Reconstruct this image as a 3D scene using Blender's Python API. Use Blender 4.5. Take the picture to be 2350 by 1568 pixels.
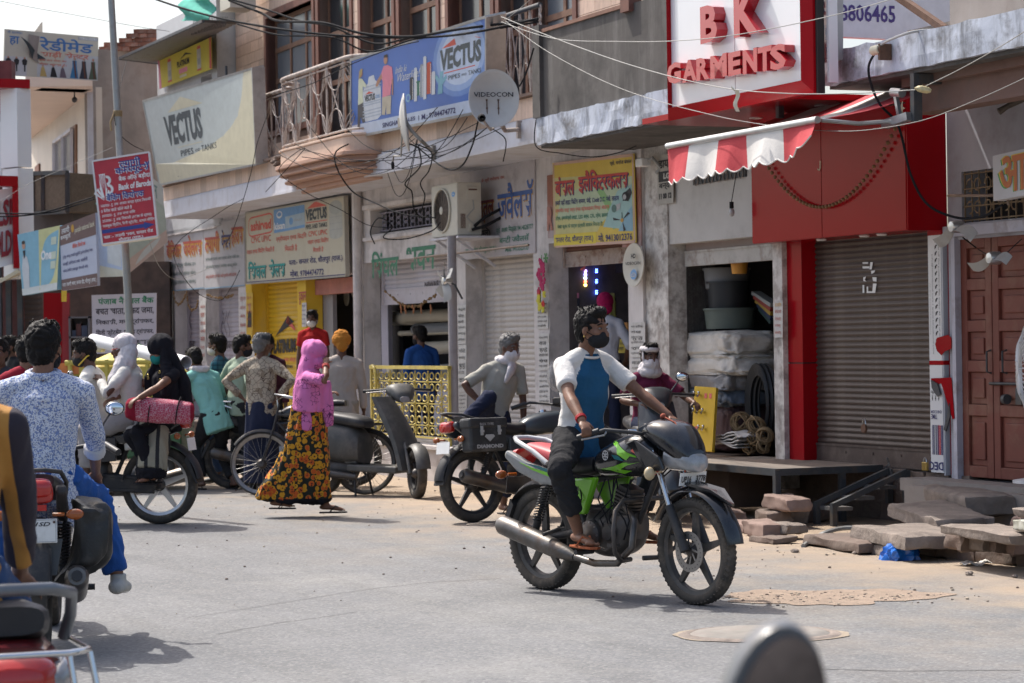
import bpy,bmesh,math,random
import numpy as np
from mathutils import Vector,Matrix,noise as mnoise
random.seed(7);np.random.seed(7)
SC=bpy.context.scene
for _o in list(bpy.data.objects):bpy.data.objects.remove(_o)
COL=SC.collection
F_PX=5600.0;CAM_H=1.545;ROLL=math.atan(0.015);CX,CY=1175.0,787.0
cam_d=bpy.data.cameras.new('camera');cam=bpy.data.objects.new('camera',cam_d);COL.objects.link(cam)
cam_d.sensor_width=36.0;cam_d.lens=F_PX/2350.0*36.0
cam_d.clip_start=0.1;cam_d.clip_end=3000
cam.matrix_world=Matrix.Translation((0,0,CAM_H))@Matrix.Rotation(math.radians(90),4,'X')@Matrix.Rotation(-ROLL,4,'Z')
cam_d.shift_y=3.5/2350.0
cam_d.dof.use_dof=True;cam_d.dof.focus_distance=14.6;cam_d.dof.aperture_fstop=7.5
SC.camera=cam
SUN_AZ=(-0.66,0.751);SUN_EL=math.radians(56)
world=bpy.data.worlds.new('World');SC.world=world;world.use_nodes=True
wn=world.node_tree.nodes;wl=world.node_tree.links
bg=wn['Background'];sky=wn.new('ShaderNodeTexSky');sky.sky_type='NISHITA';sky.sun_disc=False
sky.sun_elevation=SUN_EL;sky.sun_rotation=math.atan2(SUN_AZ[0],SUN_AZ[1])
sky.air_density=1.0;sky.dust_density=5.0;sky.ozone_density=1.0
wl.new(sky.outputs[0],bg.inputs[0]);bg.inputs[1].default_value=0.15
sun_d=bpy.data.lights.new('sun','SUN');sun=bpy.data.objects.new('sun',sun_d);COL.objects.link(sun)
sun_d.energy=3.5;sun_d.angle=math.radians(0.55);sun_d.color=(1.0,0.955,0.89)
_sd=Vector((SUN_AZ[0]*math.cos(SUN_EL),SUN_AZ[1]*math.cos(SUN_EL),math.sin(SUN_EL)))
sun.rotation_euler=_sd.to_track_quat('Z','Y').to_euler();sun.location=(-10,10,20)
SC.view_settings.view_transform='Standard';SC.view_settings.look='None'
SC.view_settings.exposure=0.72;SC.view_settings.gamma=1.0
try:SC.view_settings.use_curve_mapping=False
except Exception:pass
SC.cycles.max_bounces=6;SC.cycles.transparent_max_bounces=8
def ray(px,py):
 x=px-CX;y=py-CY
 c,s=math.cos(ROLL),math.sin(ROLL)
 return Vector(((x*c-y*s)/F_PX,1.0,-(y*c+x*s)/F_PX))
FD=Vector((-0.3922,0.9199));FN=Vector((-0.9199,-0.3922));FP=Vector((3.18,20.69))
FACADE=Matrix.Translation((FP.x,FP.y,0))@Matrix.Rotation(math.atan2(-FD.y,-FD.x),4,'Z')
WORLD=Matrix.Identity(4)
def S(px,py,v=0.0):
 "street front coordinates (along, out, up) of a point seen in the photo, v metres in front of the shop line"
 a=ray(px,py)
 t=((FP.x+v*FN.x)*FN.x+(FP.y+v*FN.y)*FN.y)/(a.x*FN.x+a.y*FN.y)
 X,Y=t*a.x,t*a.y
 return Vector((-((X-FP.x)*FD.x+(Y-FP.y)*FD.y),-v,CAM_H+t*a.z))
def sx(px,py=750,v=0.0):return S(px,py,v).x
def G(px,py,z=0.0):
 a=ray(px,py);t=(z-CAM_H)/a.z
 return Vector((a.x*t,a.y*t,z))
def D(px,py,dist):
 a=ray(px,py);return Vector((a.x*dist,dist,CAM_H+a.z*dist))
class MB:
 def __init__(s):s.v=[];s.f=[];s.m=[];s.k=0
 def add(s,vs,fs,k=None):
  b=len(s.v);s.v+=[tuple(p)for p in vs]
  s.f+=[tuple(b+i for i in f)for f in fs];s.m+=[s.k if k is None else k]*len(fs)
  return s
 def box(s,x0,x1,y0,y1,z0,z1,k=None):
  if x0>x1:x0,x1=x1,x0
  if y0>y1:y0,y1=y1,y0
  if z0>z1:z0,z1=z1,z0
  return s.add([(x0,y0,z0),(x1,y0,z0),(x1,y1,z0),(x0,y1,z0),(x0,y0,z1),(x1,y0,z1),(x1,y1,z1),(x0,y1,z1)],[(0,3,2,1),(4,5,6,7),(0,1,5,4),(1,2,6,5),(2,3,7,6),(3,0,4,7)],k)
 def hexa(s,p,k=None):
  return s.add(p,[(0,3,2,1),(4,5,6,7),(0,1,5,4),(1,2,6,5),(2,3,7,6),(3,0,4,7)],k)
 def beam(s,a,b,w,h=None,up=(0,0,1),k=None):
  h=h or w;a=Vector(a);b=Vector(b);t=(b-a).normalized();u=Vector(up)
  if abs(t.dot(u))>.98:u=Vector((1,0,0))
  r=t.cross(u).normalized()*w/2;u=r.cross(t).normalized()*h/2
  return s.hexa([a-r-u,b-r-u,b+r-u,a+r-u,a-r+u,b-r+u,b+r+u,a+r+u][0:8],k)
 def prism(s,pts,d,k=None):
  "pts: ordered 3D outline, d: extrusion vector"
  n=len(pts);d=Vector(d);P=[Vector(p)for p in pts]
  s.add(P+[p+d for p in P],[tuple(range(n-1,-1,-1)),tuple(range(n,2*n))]+[(i,(i+1)%n,n+(i+1)%n,n+i)for i in range(n)],k)
  return s
 def tube(s,pts,r,n=8,k=None,closed=False,cap=True,flat=1.0,up=(0,0,1),dome=False):
  P=[Vector(p)for p in pts];N=len(P)
  R=[r]*N if isinstance(r,(int,float))else list(r)
  if dome and not closed:
   a=(P[0]-P[1]).normalized();b=(P[-1]-P[-2]).normalized();r0,r1=R[0],R[-1]
   P=[P[0]+a*r0*.97,P[0]+a*r0*.75]+P+[P[-1]+b*r1*.75,P[-1]+b*r1*.97]
   R=[r0*.25,r0*.68]+R+[r1*.68,r1*.25];N=len(P)
  U=Vector(up);ring=[];prev=None
  for i in range(N):
   if closed:t=P[(i+1)%N]-P[i-1]
   else:t=P[min(i+1,N-1)]-P[max(i-1,0)]
   if t.length<1e-9:t=Vector((0,0,1))
   t.normalize()
   if prev is None:
    u=U-t*U.dot(t)
    if u.length<.05:u=Vector((1,0,0))-t*t.x
    if u.length<.05:u=Vector((0,1,0))-t*t.y
   else:u=prev-t*prev.dot(t)
   u.normalize();prev=u;w=t.cross(u)
   fl=flat[i]if isinstance(flat,(list,tuple))and i<len(flat)else(flat if isinstance(flat,(int,float))else 1)
   for j in range(n):
    a=2*math.pi*j/n
    ring.append(P[i]+u*(math.cos(a)*R[i]*fl)+w*(math.sin(a)*R[i]))
  fs=[]
  for i in range(N if closed else N-1):
   a=i*n;b=((i+1)%N)*n
   for j in range(n):fs.append((a+j,a+(j+1)%n,b+(j+1)%n,b+j))
  if cap and not closed:fs+=[tuple(range(n-1,-1,-1)),tuple((N-1)*n+j for j in range(n))]
  return s.add(ring,fs,k)
 def cyl(s,a,b,r,r2=None,n=16,k=None):return s.tube([a,b],[r,r if r2 is None else r2],n,k)
 def lathe(s,prof,c=(0,0,0),axis='z',n=24,k=None,closed=False,ang=(0,2*math.pi)):
  "prof: list of (radius, height)"
  full=abs(ang[1]-ang[0]-2*math.pi)<1e-6;m=n if full else n+1;vs=[]
  for rr,h in prof:
   for j in range(m):
    a=ang[0]+(ang[1]-ang[0])*j/n;x,y=rr*math.cos(a),rr*math.sin(a)
    p=(x,y,h)if axis=='z' else((x,h,y)if axis=='y' else(h,x,y))
    vs.append((p[0]+c[0],p[1]+c[1],p[2]+c[2]))
  fs=[];L=len(prof)
  for i in range(L if closed else L-1):
   a=i*m;b=((i+1)%L)*m
   for j in range(n):fs.append((a+j,a+(j+1)%m,b+(j+1)%m,b+j)if axis!='y' else(a+j,b+j,b+(j+1)%m,a+(j+1)%m))
  return s.add(vs,fs,k)
 def ball(s,c,r,rot=None,n=12,m=8,k=None):
  r=(r,r,r)if isinstance(r,(int,float))else r;vs=[];c=Vector(c)
  for i in range(m+1):
   th=math.pi*i/m
   for j in range(n):
    ph=2*math.pi*j/n
    p=Vector((r[0]*math.sin(th)*math.cos(ph),r[1]*math.sin(th)*math.sin(ph),r[2]*math.cos(th)))
    if rot is not None:p=rot@p
    vs.append(p+c)
  fs=[]
  for i in range(m):
   for j in range(n):fs.append((i*n+j,(i+1)*n+j,(i+1)*n+(j+1)%n,i*n+(j+1)%n))
  return s.add(vs,fs,k)
 def grid(s,fn,nu,nv,k=None,wrap=False):
  vs=[fn(i/nu,j/nv)for j in range(nv+1)for i in range(nu+(0 if wrap else 1))]
  w=nu if wrap else nu+1;fs=[]
  for j in range(nv):
   for i in range(nu):
    i2=(i+1)%w;fs.append((j*w+i,j*w+i2,(j+1)*w+i2,(j+1)*w+i))
  return s.add(vs,fs,k)
 def sheet(s,fn,nu,nv,th,k=None):
  "closed slab around a surface; th = thickness vector or (u,v)->vector"
  w=nu+1;top=[Vector(fn(i/nu,j/nv))for j in range(nv+1)for i in range(w)]
  T=Vector(th);bot=[p+T for p in top];n=len(top);fs=[]
  for j in range(nv):
   for i in range(nu):
    a=j*w+i;fs.append((a,a+1,a+1+w,a+w));fs.append((n+a,n+a+w,n+a+1+w,n+a+1))
  for i in range(nu):fs.append((i,n+i,n+i+1,i+1));a=nv*w+i;fs.append((a,a+1,n+a+1,n+a))
  for j in range(nv):a=j*w;fs.append((a,a+w,n+a+w,n+a));a=j*w+nu;fs.append((a,n+a,n+a+w,a+w))
  return s.add(top+bot,fs,k)
 def xf(s,M,start=0):
  for i in range(start,len(s.v)):s.v[i]=tuple(M@Vector(s.v[i]))
  return s
BASE={}
def _link(o):COL.objects.link(o);return o
def mesh_of(name,mb,mats,off=Vector((0,0,0)),smooth=False,fixn=True):
 me=bpy.data.meshes.new(name)
 me.from_pydata([(p[0]-off.x,p[1]-off.y,p[2]-off.z)for p in mb.v],[],mb.f)
 for m in(mats if isinstance(mats,(list,tuple))else[mats]):me.materials.append(m)
 if any(mb.m):me.polygons.foreach_set('material_index',mb.m)
 me.validate()
 if fixn:
  bm=bmesh.new();bm.from_mesh(me);bmesh.ops.recalc_face_normals(bm,faces=bm.faces)
  bm.to_mesh(me);bm.free()
 if smooth:
  me.polygons.foreach_set('use_smooth',[True]*len(me.polygons))
  try:me.set_sharp_from_angle(angle=math.radians(smooth if smooth is not True else 50))
  except Exception:pass
 me.update();return me
def tagp(o,label=None,cat=None,group=None,kind=None):
 if label:o['label']=label
 if cat:o['category']=cat
 if group:o['group']=group
 if kind:o['kind']=kind
 return o
def thing(name,label,cat,base=(0,0,0),frame=WORLD,group=None):
 o=_link(bpy.data.objects.new(name,None));o.empty_display_size=.2
 o.matrix_world=frame@Matrix.Translation(base);BASE[o]=Vector(base)
 return tagp(o,label,cat,group)
def part(parent,name,mb,mats,smooth=False,label=None,kind=None,bevel=0,fixn=True):
 o=_link(bpy.data.objects.new(name,mesh_of(name,mb,mats,BASE[parent],smooth,fixn)))
 o.parent=parent;BASE[o]=BASE[parent]
 if label:o['label']=label
 if kind:o['kind']=kind
 if bevel:_bev(o,bevel)
 return o
def _bev(o,w):
 m=o.modifiers.new('b','BEVEL');m.width=w;m.segments=2;m.limit_method='ANGLE';m.angle_limit=math.radians(40)
def solo(name,mb,mats,label,cat,base=None,frame=WORLD,group=None,smooth=False,kind=None,bevel=0,fixn=True):
 if base is None:
  A=np.array(mb.v);base=(float(A[:,0].mean()),float(A[:,1].mean()),float(A[:,2].min()))
 base=Vector(base)
 o=_link(bpy.data.objects.new(name,mesh_of(name,mb,mats,base,smooth,fixn)))
 o.matrix_world=frame@Matrix.Translation(base);BASE[o]=base
 if bevel:_bev(o,bevel)
 return tagp(o,label,cat,group,kind)
def inst(parent,name,me,loc,rot=None,scale=None):
 "one more piece sharing mesh data; loc in the thing's frame"
 o=_link(bpy.data.objects.new(name,me));o.parent=parent;o.location=Vector(loc)-BASE[parent]
 if rot:o.rotation_euler=rot
 if scale:o.scale=scale
 return o
MATS={}
def pm(name,col,rough=.75,var=.14,scale=3.0,bump=.15,bscale=60,metal=0,dirt=None,dscale=2.0,damt=.5,streak=None,spec=.4,coat=0,dust=0,emit=None,hue=None,hscale=6,bdist=.004):
 if name in MATS:return MATS[name]
 m=bpy.data.materials.new(name);m.use_nodes=True;nt=m.node_tree;N=nt.nodes;L=nt.links
 b=N['Principled BSDF'];b.inputs['Roughness'].default_value=rough;b.inputs['Metallic'].default_value=metal
 b.inputs['Specular IOR Level'].default_value=spec
 if coat:b.inputs['Coat Weight'].default_value=coat;b.inputs['Coat Roughness'].default_value=.08
 tc=N.new('ShaderNodeTexCoord')
 def nz(sc,det=5,vec=None,r=.6):
  t=N.new('ShaderNodeTexNoise');t.inputs['Scale'].default_value=sc;t.inputs['Detail'].default_value=det;t.inputs['Roughness'].default_value=r
  L.new(vec or tc.outputs['Object'],t.inputs['Vector']);return t.outputs['Fac']
 def rng(fac,a,b_,c=0.,d=1.):
  r=N.new('ShaderNodeMapRange');r.inputs[1].default_value=a;r.inputs[2].default_value=b_;r.inputs[3].default_value=c;r.inputs[4].default_value=d
  L.new(fac,r.inputs[0]);return r.outputs[0]
 def mix(f,a,b_,mode='MIX'):
  x=N.new('ShaderNodeMix');x.data_type='RGBA';x.blend_type=mode
  if isinstance(f,float):x.inputs[0].default_value=f
  else:L.new(f,x.inputs[0])
  for i,c in((6,a),(7,b_)):
   if isinstance(c,(tuple,list)):x.inputs[i].default_value=(*c[:3],1)
   else:L.new(c,x.inputs[i])
  return x.outputs[2]
 lo=tuple(max(0,c*(1-var))for c in col);hi=tuple(min(1,c*(1+var))for c in col)
 c=mix(rng(nz(scale,8),.3,.7),lo,hi)
 if hue:c=mix(rng(nz(hscale,4),.45,.62),c,hue)
 if streak:
  mp=N.new('ShaderNodeMapping');mp.inputs['Scale'].default_value=(5,5,.8);L.new(tc.outputs['Object'],mp.inputs[0])
  c=mix(rng(nz(1.2,7,mp.outputs[0],.7),.5,.72,0,streak[1]),c,streak[0])
 if dirt:c=mix(rng(nz(dscale,10,None,.68),.5,.66,0,damt),c,dirt)
 if dust:
  g=N.new('ShaderNodeNewGeometry');sp=N.new('ShaderNodeSeparateXYZ');L.new(g.outputs['Normal'],sp.inputs[0])
  f=N.new('ShaderNodeMath');f.operation='MULTIPLY';L.new(rng(sp.outputs[2],-.3,1,.25,1),f.inputs[0]);L.new(rng(nz(7,8),.3,.7,.3*dust,dust),f.inputs[1])
  c=mix(f.outputs[0],c,(.33,.27,.2))
  L.new(rng(f.outputs[0],0,.5,rough,.85),b.inputs['Roughness'])
 L.new(c,b.inputs['Base Color'])
 if bump:
  bp=N.new('ShaderNodeBump');bp.inputs['Strength'].default_value=bump;bp.inputs['Distance'].default_value=bdist
  L.new(nz(bscale,6),bp.inputs['Height']);L.new(bp.outputs[0],b.inputs['Normal'])
 if emit:b.inputs['Emission Color'].default_value=(*emit[0],1);b.inputs['Emission Strength'].default_value=emit[1]
 MATS[name]=m;return m
def pat(name,kind,cols,scale,rough=.85,sc3=(1,1,1),bump=.3,bscale=25,thr=None):
 "patterned cloth: cols = colours of the print"
 if name in MATS:return MATS[name]
 m=pm(name,cols[0],rough,.12,5,bump,bscale,bdist=.01);nt=m.node_tree;N=nt.nodes;L=nt.links;b=N['Principled BSDF']
 base=b.inputs['Base Color'].links[0].from_socket
 tc=N.new('ShaderNodeTexCoord');mp=N.new('ShaderNodeMapping');mp.inputs['Scale'].default_value=sc3;L.new(tc.outputs['Object'],mp.inputs[0])
 def mixc(f,a,col):
  x=N.new('ShaderNodeMix');x.data_type='RGBA';L.new(f,x.inputs[0]);L.new(a,x.inputs[6]);x.inputs[7].default_value=(*col,1);return x.outputs[2]
 def thrn(sock,t,lt=False):
  x=N.new('ShaderNodeMath');x.operation='LESS_THAN' if lt else 'GREATER_THAN';L.new(sock,x.inputs[0]);x.inputs[1].default_value=t;return x.outputs[0]
 def noi(s,d=3):
  t=N.new('ShaderNodeTexNoise');t.inputs['Scale'].default_value=s;t.inputs['Detail'].default_value=d;L.new(mp.outputs[0],t.inputs['Vector']);return t.outputs['Fac']
 def vor(s,f='F1',rnd=1.0):
  t=N.new('ShaderNodeTexVoronoi');t.feature=f;t.inputs['Scale'].default_value=s;t.inputs['Randomness'].default_value=rnd;L.new(mp.outputs[0],t.inputs['Vector']);return t
 c=base
 if kind=='speckle':
  c=mixc(thrn(noi(scale,2),.53),c,cols[1]);c=mixc(thrn(noi(scale*1.7,2),.60),c,cols[2])
 elif kind=='flower':
  v=vor(scale);c=mixc(thrn(v.outputs['Distance'],.56,True),c,cols[1])
  sep=N.new('ShaderNodeSeparateColor');L.new(v.outputs['Color'],sep.inputs[0])
  mm=N.new('ShaderNodeMath');mm.operation='MULTIPLY';L.new(thrn(sep.outputs[0],.52),mm.inputs[0]);L.new(thrn(v.outputs['Distance'],.52,True),mm.inputs[1]);c=mixc(mm.outputs[0],c,cols[2])
  c=mixc(thrn(v.outputs['Distance'],.17,True),c,cols[3]);c=mixc(thrn(noi(scale*2.2,3),.62),c,cols[0])
 elif kind=='line':
  v=vor(scale,'DISTANCE_TO_EDGE');c=mixc(thrn(v.outputs['Distance'],.045,True),c,cols[1])
  if thr:x=noi(scale*.25,2);mm=N.new('ShaderNodeMath');mm.operation='GREATER_THAN';L.new(x,mm.inputs[0]);mm.inputs[1].default_value=.5;mx2=N.new('ShaderNodeMix');mx2.data_type='RGBA';L.new(mm.outputs[0],mx2.inputs[0]);L.new(base,mx2.inputs[6]);L.new(c,mx2.inputs[7]);c=mx2.outputs[2]
 elif kind=='camo':
  c=mixc(thrn(noi(scale,3),.54),c,cols[1]);c=mixc(thrn(noi(scale*1.6,3),.57),c,cols[2])
  v=vor(scale*2,'DISTANCE_TO_EDGE');c=mixc(thrn(v.outputs['Distance'],.035,True),c,cols[3])
 elif kind in('check','stripe'):
  for ax,co,t in(((1,0,0),cols[1],.75),((0,0,1),cols[-1],.75)):
   w=N.new('ShaderNodeTexWave');w.wave_type='BANDS';w.bands_direction='X' if ax[0]else 'Z';w.inputs['Scale'].default_value=scale;w.inputs['Distortion'].default_value=.6;w.inputs['Detail Scale'].default_value=.4
   L.new(mp.outputs[0],w.inputs['Vector'])
   if kind=='stripe' and not ax[0]:continue
   x=N.new('ShaderNodeMix');x.data_type='RGBA';mu=N.new('ShaderNodeMath');mu.operation='MULTIPLY';L.new(thrn(w.outputs['Fac'],t),mu.inputs[0]);mu.inputs[1].default_value=.6 if kind=='check' else 1.
   L.new(mu.outputs[0],x.inputs[0]);L.new(c,x.inputs[6]);x.inputs[7].default_value=(*co,1);c=x.outputs[2]
 L.new(c,b.inputs['Base Color']);return m
_TX={}
VIR='\u094d'
def glyphs(txt,bold=.0,shear=0.0):
 """flat filled lettering as (verts2D, faces, w, h); '~' after a consonant = its half form"""
 if any(c>"\u0900" for c in txt):bold=min(bold,.022)
 key=(txt,bold,shear)
 if key in _TX:return _TX[key]
 V=[];Fc=[];x0=0.0
 for i,ch in enumerate(txt.split('~')):
  cu=bpy.data.curves.new('t','FONT');cu.body=ch;cu.resolution_u=2;cu.offset=bold;cu.shear=shear
  o=bpy.data.objects.new('t',cu);COL.objects.link(o)
  dg=bpy.context.evaluated_depsgraph_get();dg.update();me=bpy.data.meshes.new_from_object(o.evaluated_get(dg))
  bpy.data.objects.remove(o);bpy.data.curves.remove(cu)
  if not me.vertices:continue
  if i<txt.count('~'):
   bm=bmesh.new();bm.from_mesh(me);mx=max(v.co.x for v in bm.verts)
   bmesh.ops.bisect_plane(bm,geom=bm.verts[:]+bm.edges[:]+bm.faces[:],plane_co=(mx-.16,0,0),plane_no=(1,0,0),clear_outer=True)
   bm.to_mesh(me);bm.free()
  vs=[(v.co.x,v.co.y)for v in me.vertices];b=len(V);mn=min(v[0]for v in vs)if i else 0;mx=max(v[0]for v in vs)
  V+=[(x+x0-mn,y)for x,y in vs];Fc+=[tuple(b+k for k in p.vertices)for p in me.polygons];x0+=mx-mn
  bpy.data.meshes.remove(me)
 if not V:V=[(0,0),(1,0),(1,1)];Fc=[(0,1,2)]
 A=np.array(V);A-=A.min(0);w,h=A.max(0)
 _TX[key]=(A/(w,h),Fc,float(w),float(h));return _TX[key]
class Panel:
 "a board given by its four corners (bottom left, bottom right, top right, top left); content placed in u,v of 0..1"
 def __init__(s,c,th=.03):
  s.c=[Vector(p)for p in c];a,b,t,d=s.c;s.n=(b-a).cross(d-a).normalized();s.th=th;s.L=0;s.mbs={}
  s.W=(b-a).length;s.H=(d-a).length
 def p(s,u,v,o=0.0):
  a,b,t,d=s.c;return(a*(1-u)+b*u)*(1-v)+(d*(1-u)+t*u)*v+s.n*o
 def body(s,mb,th=None):
  th=th or s.th;a=[s.p(*q)for q in((0,0),(1,0),(1,1),(0,1))]
  if abs((a[2]-a[0]).dot(s.n))>.004:mb.sheet(lambda u,v:s.p(u,v),16,16,-s.n*th)
  else:mb.prism(a,-s.n*th)
  return mb
 def _mb(s,m):return s.mbs.setdefault(m,MB())
 def rect(s,u0,v0,u1,v1,m,o=.002,n=1):
  return s.poly([(u0,v0),(u1,v0),(u1,v1),(u0,v1)],m,o)
 def poly(s,pts,m,o=.002):
  pts3=[s.p(u,v,o)for u,v in pts];s._mb(m).add(pts3,[tuple(range(len(pts3)))]);return s
 def ell(s,cu,cv,ru,rv,m,o=.003,n=20):
  return s.poly([(cu+ru*math.cos(6.2832*i/n),cv+rv*math.sin(6.2832*i/n))for i in range(n)],m,o)
 def line(s,pts,w,m,o=.003):
  for(a,b)in zip(pts,pts[1:]):
   d=Vector(((b[0]-a[0])*s.W,(b[1]-a[1])*s.H));d=Vector((-d.y,d.x)).normalized()*w/2;du,dv=d.x/s.W,d.y/s.H
   s.poly([(a[0]-du,a[1]-dv),(b[0]-du,b[1]-dv),(b[0]+du,b[1]+dv),(a[0]+du,a[1]+dv)],m,o)
  return s
 def text(s,t,u0,v0,u1,v1,m,o=.004,bold=.012,th=0,shear=0,sh=None,curve=0,rot=0):
  V,Fc,w,h=glyphs(t,bold,shear);mb=s._mb(m);q=[]
  for x,y in V:
   if rot==90:x,y=1-y,x
   elif rot==180:x,y=1-x,1-y
   elif rot==270:x,y=y,1-x
   q.append((u0+(u1-u0)*x,v0+(v1-v0)*y+curve*4*x*(1-x)))
  P=[s.p(u,v,o+th)for u,v in q]
  mb.add(P,Fc)
  if sh:s._mb(sh[0]).add([s.p(u+sh[1],v+sh[2],o*.6)for u,v in q],Fc)
  if th:
   e={}
   for f in Fc:
    for a,b in zip(f,f[1:]+f[:1]):e[(a,b)]=e.get((a,b),0)+1
   P2=[s.p(u,v,o)for u,v in q];n=len(P)
   mb.add(P+P2,[(b,a,n+a,n+b)for(a,b)in e if(b,a)not in e])
  return s
 def lines(s,n,u0,v0,u1,v1,m,seed=1,wds=(3,7),fill=.6):
  "rows of small hand-lettered words, too small to read in the photo"
  r=random.Random(seed);K='कखगचजटडतदनपबमयरलवसह';M=['','','ा','ी','े','ो','ं','ु']
  hh=(v1-v0)/n
  for i in range(n):
   t=' '.join(''.join(r.choice(K)+r.choice(M)for _ in range(r.randint(2,4)))for _ in range(r.randint(*wds)))
   y=v1-hh*(i+1);s.text(t,u0,y+hh*(1-fill)/2,u1-(u1-u0)*r.uniform(0,.22),y+hh*(1+fill)/2,m,bold=.008)
  return s
 def flush(s,parent,name='lettering',names=None):
  for m,mb in s.mbs.items():
   part(parent,(names or{}).get(m.name,name),mb,m,fixn=False)
  s.mbs={}
def C(name,col,rough=.6,**k):return pm('c_'+name,col,rough,k.pop('var',.08),k.pop('scale',8),k.pop('bump',0),**k)
WHITE=C('white',(.72,.73,.72));BLACK=C('black',(.022,.022,.025));RED=C('red',(.50,.022,.03));BLUE=C('blue',(.035,.07,.30))
GREENP=C('greenp',(.03,.17,.11));TEAL=C('teal',(.03,.30,.27));YEL=C('yel',(.72,.50,.06));DGREY=C('dgrey',(.06,.06,.065));ORANGE=C('orange',(.6,.2,.06))
LRED=C('lred',(.6,.12,.09));CREAM=C('cream',(.62,.58,.44));GREY=C('grey',(.35,.36,.36));LBLUE=C('lblue',(.16,.33,.58));PINKC=C('pink',(.7,.25,.33));BROWNC=C('brown',(.12,.05,.035));NAVY=C('navy',(.03,.03,.13))
# materials of the street
def road_mat():
 m=bpy.data.materials.new('road');m.use_nodes=True;nt=m.node_tree;N=nt.nodes;L=nt.links;b=N['Principled BSDF']
 b.inputs['Roughness'].default_value=.86;b.inputs['Specular IOR Level'].default_value=.35
 tc=N.new('ShaderNodeTexCoord');O=tc.outputs['Object']
 def nz(s,d=6,r=.6,vec=None):
  t=N.new('ShaderNodeTexNoise');t.inputs['Scale'].default_value=s;t.inputs['Detail'].default_value=d;t.inputs['Roughness'].default_value=r;L.new(vec or O,t.inputs['Vector']);return t.outputs['Fac']
 def mr(f,a,b_,c=0.,d=1.):
  r=N.new('ShaderNodeMapRange');[setattr(r.inputs[i+1],'default_value',q)for i,q in enumerate((a,b_,c,d))];L.new(f,r.inputs[0]);return r.outputs[0]
 def mx(f,a,b_):
  x=N.new('ShaderNodeMix');x.data_type='RGBA';L.new(f,x.inputs[0])
  for i,c in((6,a),(7,b_)):
   if isinstance(c,tuple):x.inputs[i].default_value=(*c,1)
   else:L.new(c,x.inputs[i])
  return x.outputs[2]
 def ma(op,a,b_):
  x=N.new('ShaderNodeMath');x.operation=op
  for i,c in enumerate((a,b_)):
   if isinstance(c,(int,float)):x.inputs[i].default_value=c
   else:L.new(c,x.inputs[i])
  return x.outputs[0]
 c=mx(mr(nz(1.1,8),.3,.7),(.115,.118,.123),(.156,.158,.162))
 mp=N.new('ShaderNodeMapping');mp.inputs['Scale'].default_value=(.25,3.0,1);L.new(O,mp.inputs[0])
 c=mx(mr(nz(1.0,8,.6,mp.outputs[0]),.46,.70,0,.6),c,(.10,.10,.10));c=mx(mr(nz(.45,9,.7),.52,.68,0,.45),c,(.24,.235,.22));c=mx(mr(nz(2.3,9,.75),.62,.70,0,.5),c,(.075,.073,.07))
 v=N.new('ShaderNodeTexVoronoi');v.inputs['Scale'].default_value=62;L.new(O,v.inputs['Vector'])
 sp=N.new('ShaderNodeSeparateColor');L.new(v.outputs['Color'],sp.inputs[0])
 c=mx(mr(sp.outputs[0],.55,1,0,.40),c,(.28,.28,.27));c=mx(mr(sp.outputs[1],.72,1,0,.5),c,(.07,.07,.07))
 xs=N.new('ShaderNodeSeparateXYZ');L.new(O,xs.inputs[0])
 vv=ma('ADD',ma('ADD',ma('MULTIPLY',xs.outputs[1],-1),ma('MULTIPLY',ma('SUBTRACT',nz(.55,9,.65),.5),4.2)),ma('MULTIPLY',xs.outputs[0],.06))
 sand=mx(mr(nz(5,9,.7),.3,.7),(.36,.28,.20),(.27,.205,.15));sand=mx(mr(nz(45,3),.55,.7,0,.5),sand,(.24,.19,.15))
 f1=mr(vv,3.6,1.7,0,1.0);f2=ma('MULTIPLY',mr(vv,5.6,2.2,0,.6),mr(nz(1.6,9,.7),.40,.62))
 c=mx(f2,c,(.31,.245,.175));c=mx(f1,c,sand)
 L.new(c,b.inputs['Base Color'])
 bp=N.new('ShaderNodeBump');bp.inputs['Strength'].default_value=.4;bp.inputs['Distance'].default_value=.012
 hh=ma('ADD',ma('MULTIPLY',v.outputs['Distance'],-.5),nz(14,9,.7));L.new(hh,bp.inputs['Height']);L.new(bp.outputs[0],b.inputs['Normal'])
 return m
def skyless(*a):pass
LAV=pm('lavender_plaster',(.60,.565,.55),.8,.10,2.5,.25,30,dirt=(.22,.20,.19),dscale=2.2,damt=.55,streak=((.2,.18,.17),.4))
LAVD=pm('lavender_dark',(.30,.28,.33),.8,.12,2.5,.25,30,dirt=(.16,.14,.14),dscale=2.6,damt=.5)
WPL=pm('white_plaster',(.52,.50,.475),.85,.08,2.0,.3,26,dirt=(.30,.28,.26),dscale=1.2,damt=.5)
WPLW=pm('weathered_pillar',(.60,.575,.54),.9,.14,3,.5,20,dirt=(.16,.14,.125),dscale=5.5,damt=.75,streak=((.16,.14,.13),.35),hue=(.40,.36,.33),hscale=9)
SLABW=pm('blue_white_slab',(.46,.50,.58),.9,.14,3,.5,18,dirt=(.10,.095,.09),dscale=3.2,damt=.85,streak=((.05,.05,.05),.85))
FASC=pm('white_fascia',(.56,.56,.60),.8,.07,2,.2,30,dirt=(.36,.30,.25),dscale=2.5,damt=.35,streak=((.3,.25,.21),.35))
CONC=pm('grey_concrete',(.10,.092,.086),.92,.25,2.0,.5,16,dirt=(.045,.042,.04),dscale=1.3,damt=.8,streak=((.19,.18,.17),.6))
CONC2=pm('grey_brown_plaster',(.27,.235,.21),.92,.25,1.2,.5,12,dirt=(.17,.12,.10),dscale=.9,damt=.7,streak=((.34,.31,.28),.45))
CREAMP=pm('cream_plaster',(.62,.56,.48),.85,.05,1.5,.15,20,dirt=(.5,.42,.35),dscale=1.2,damt=.3)
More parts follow.
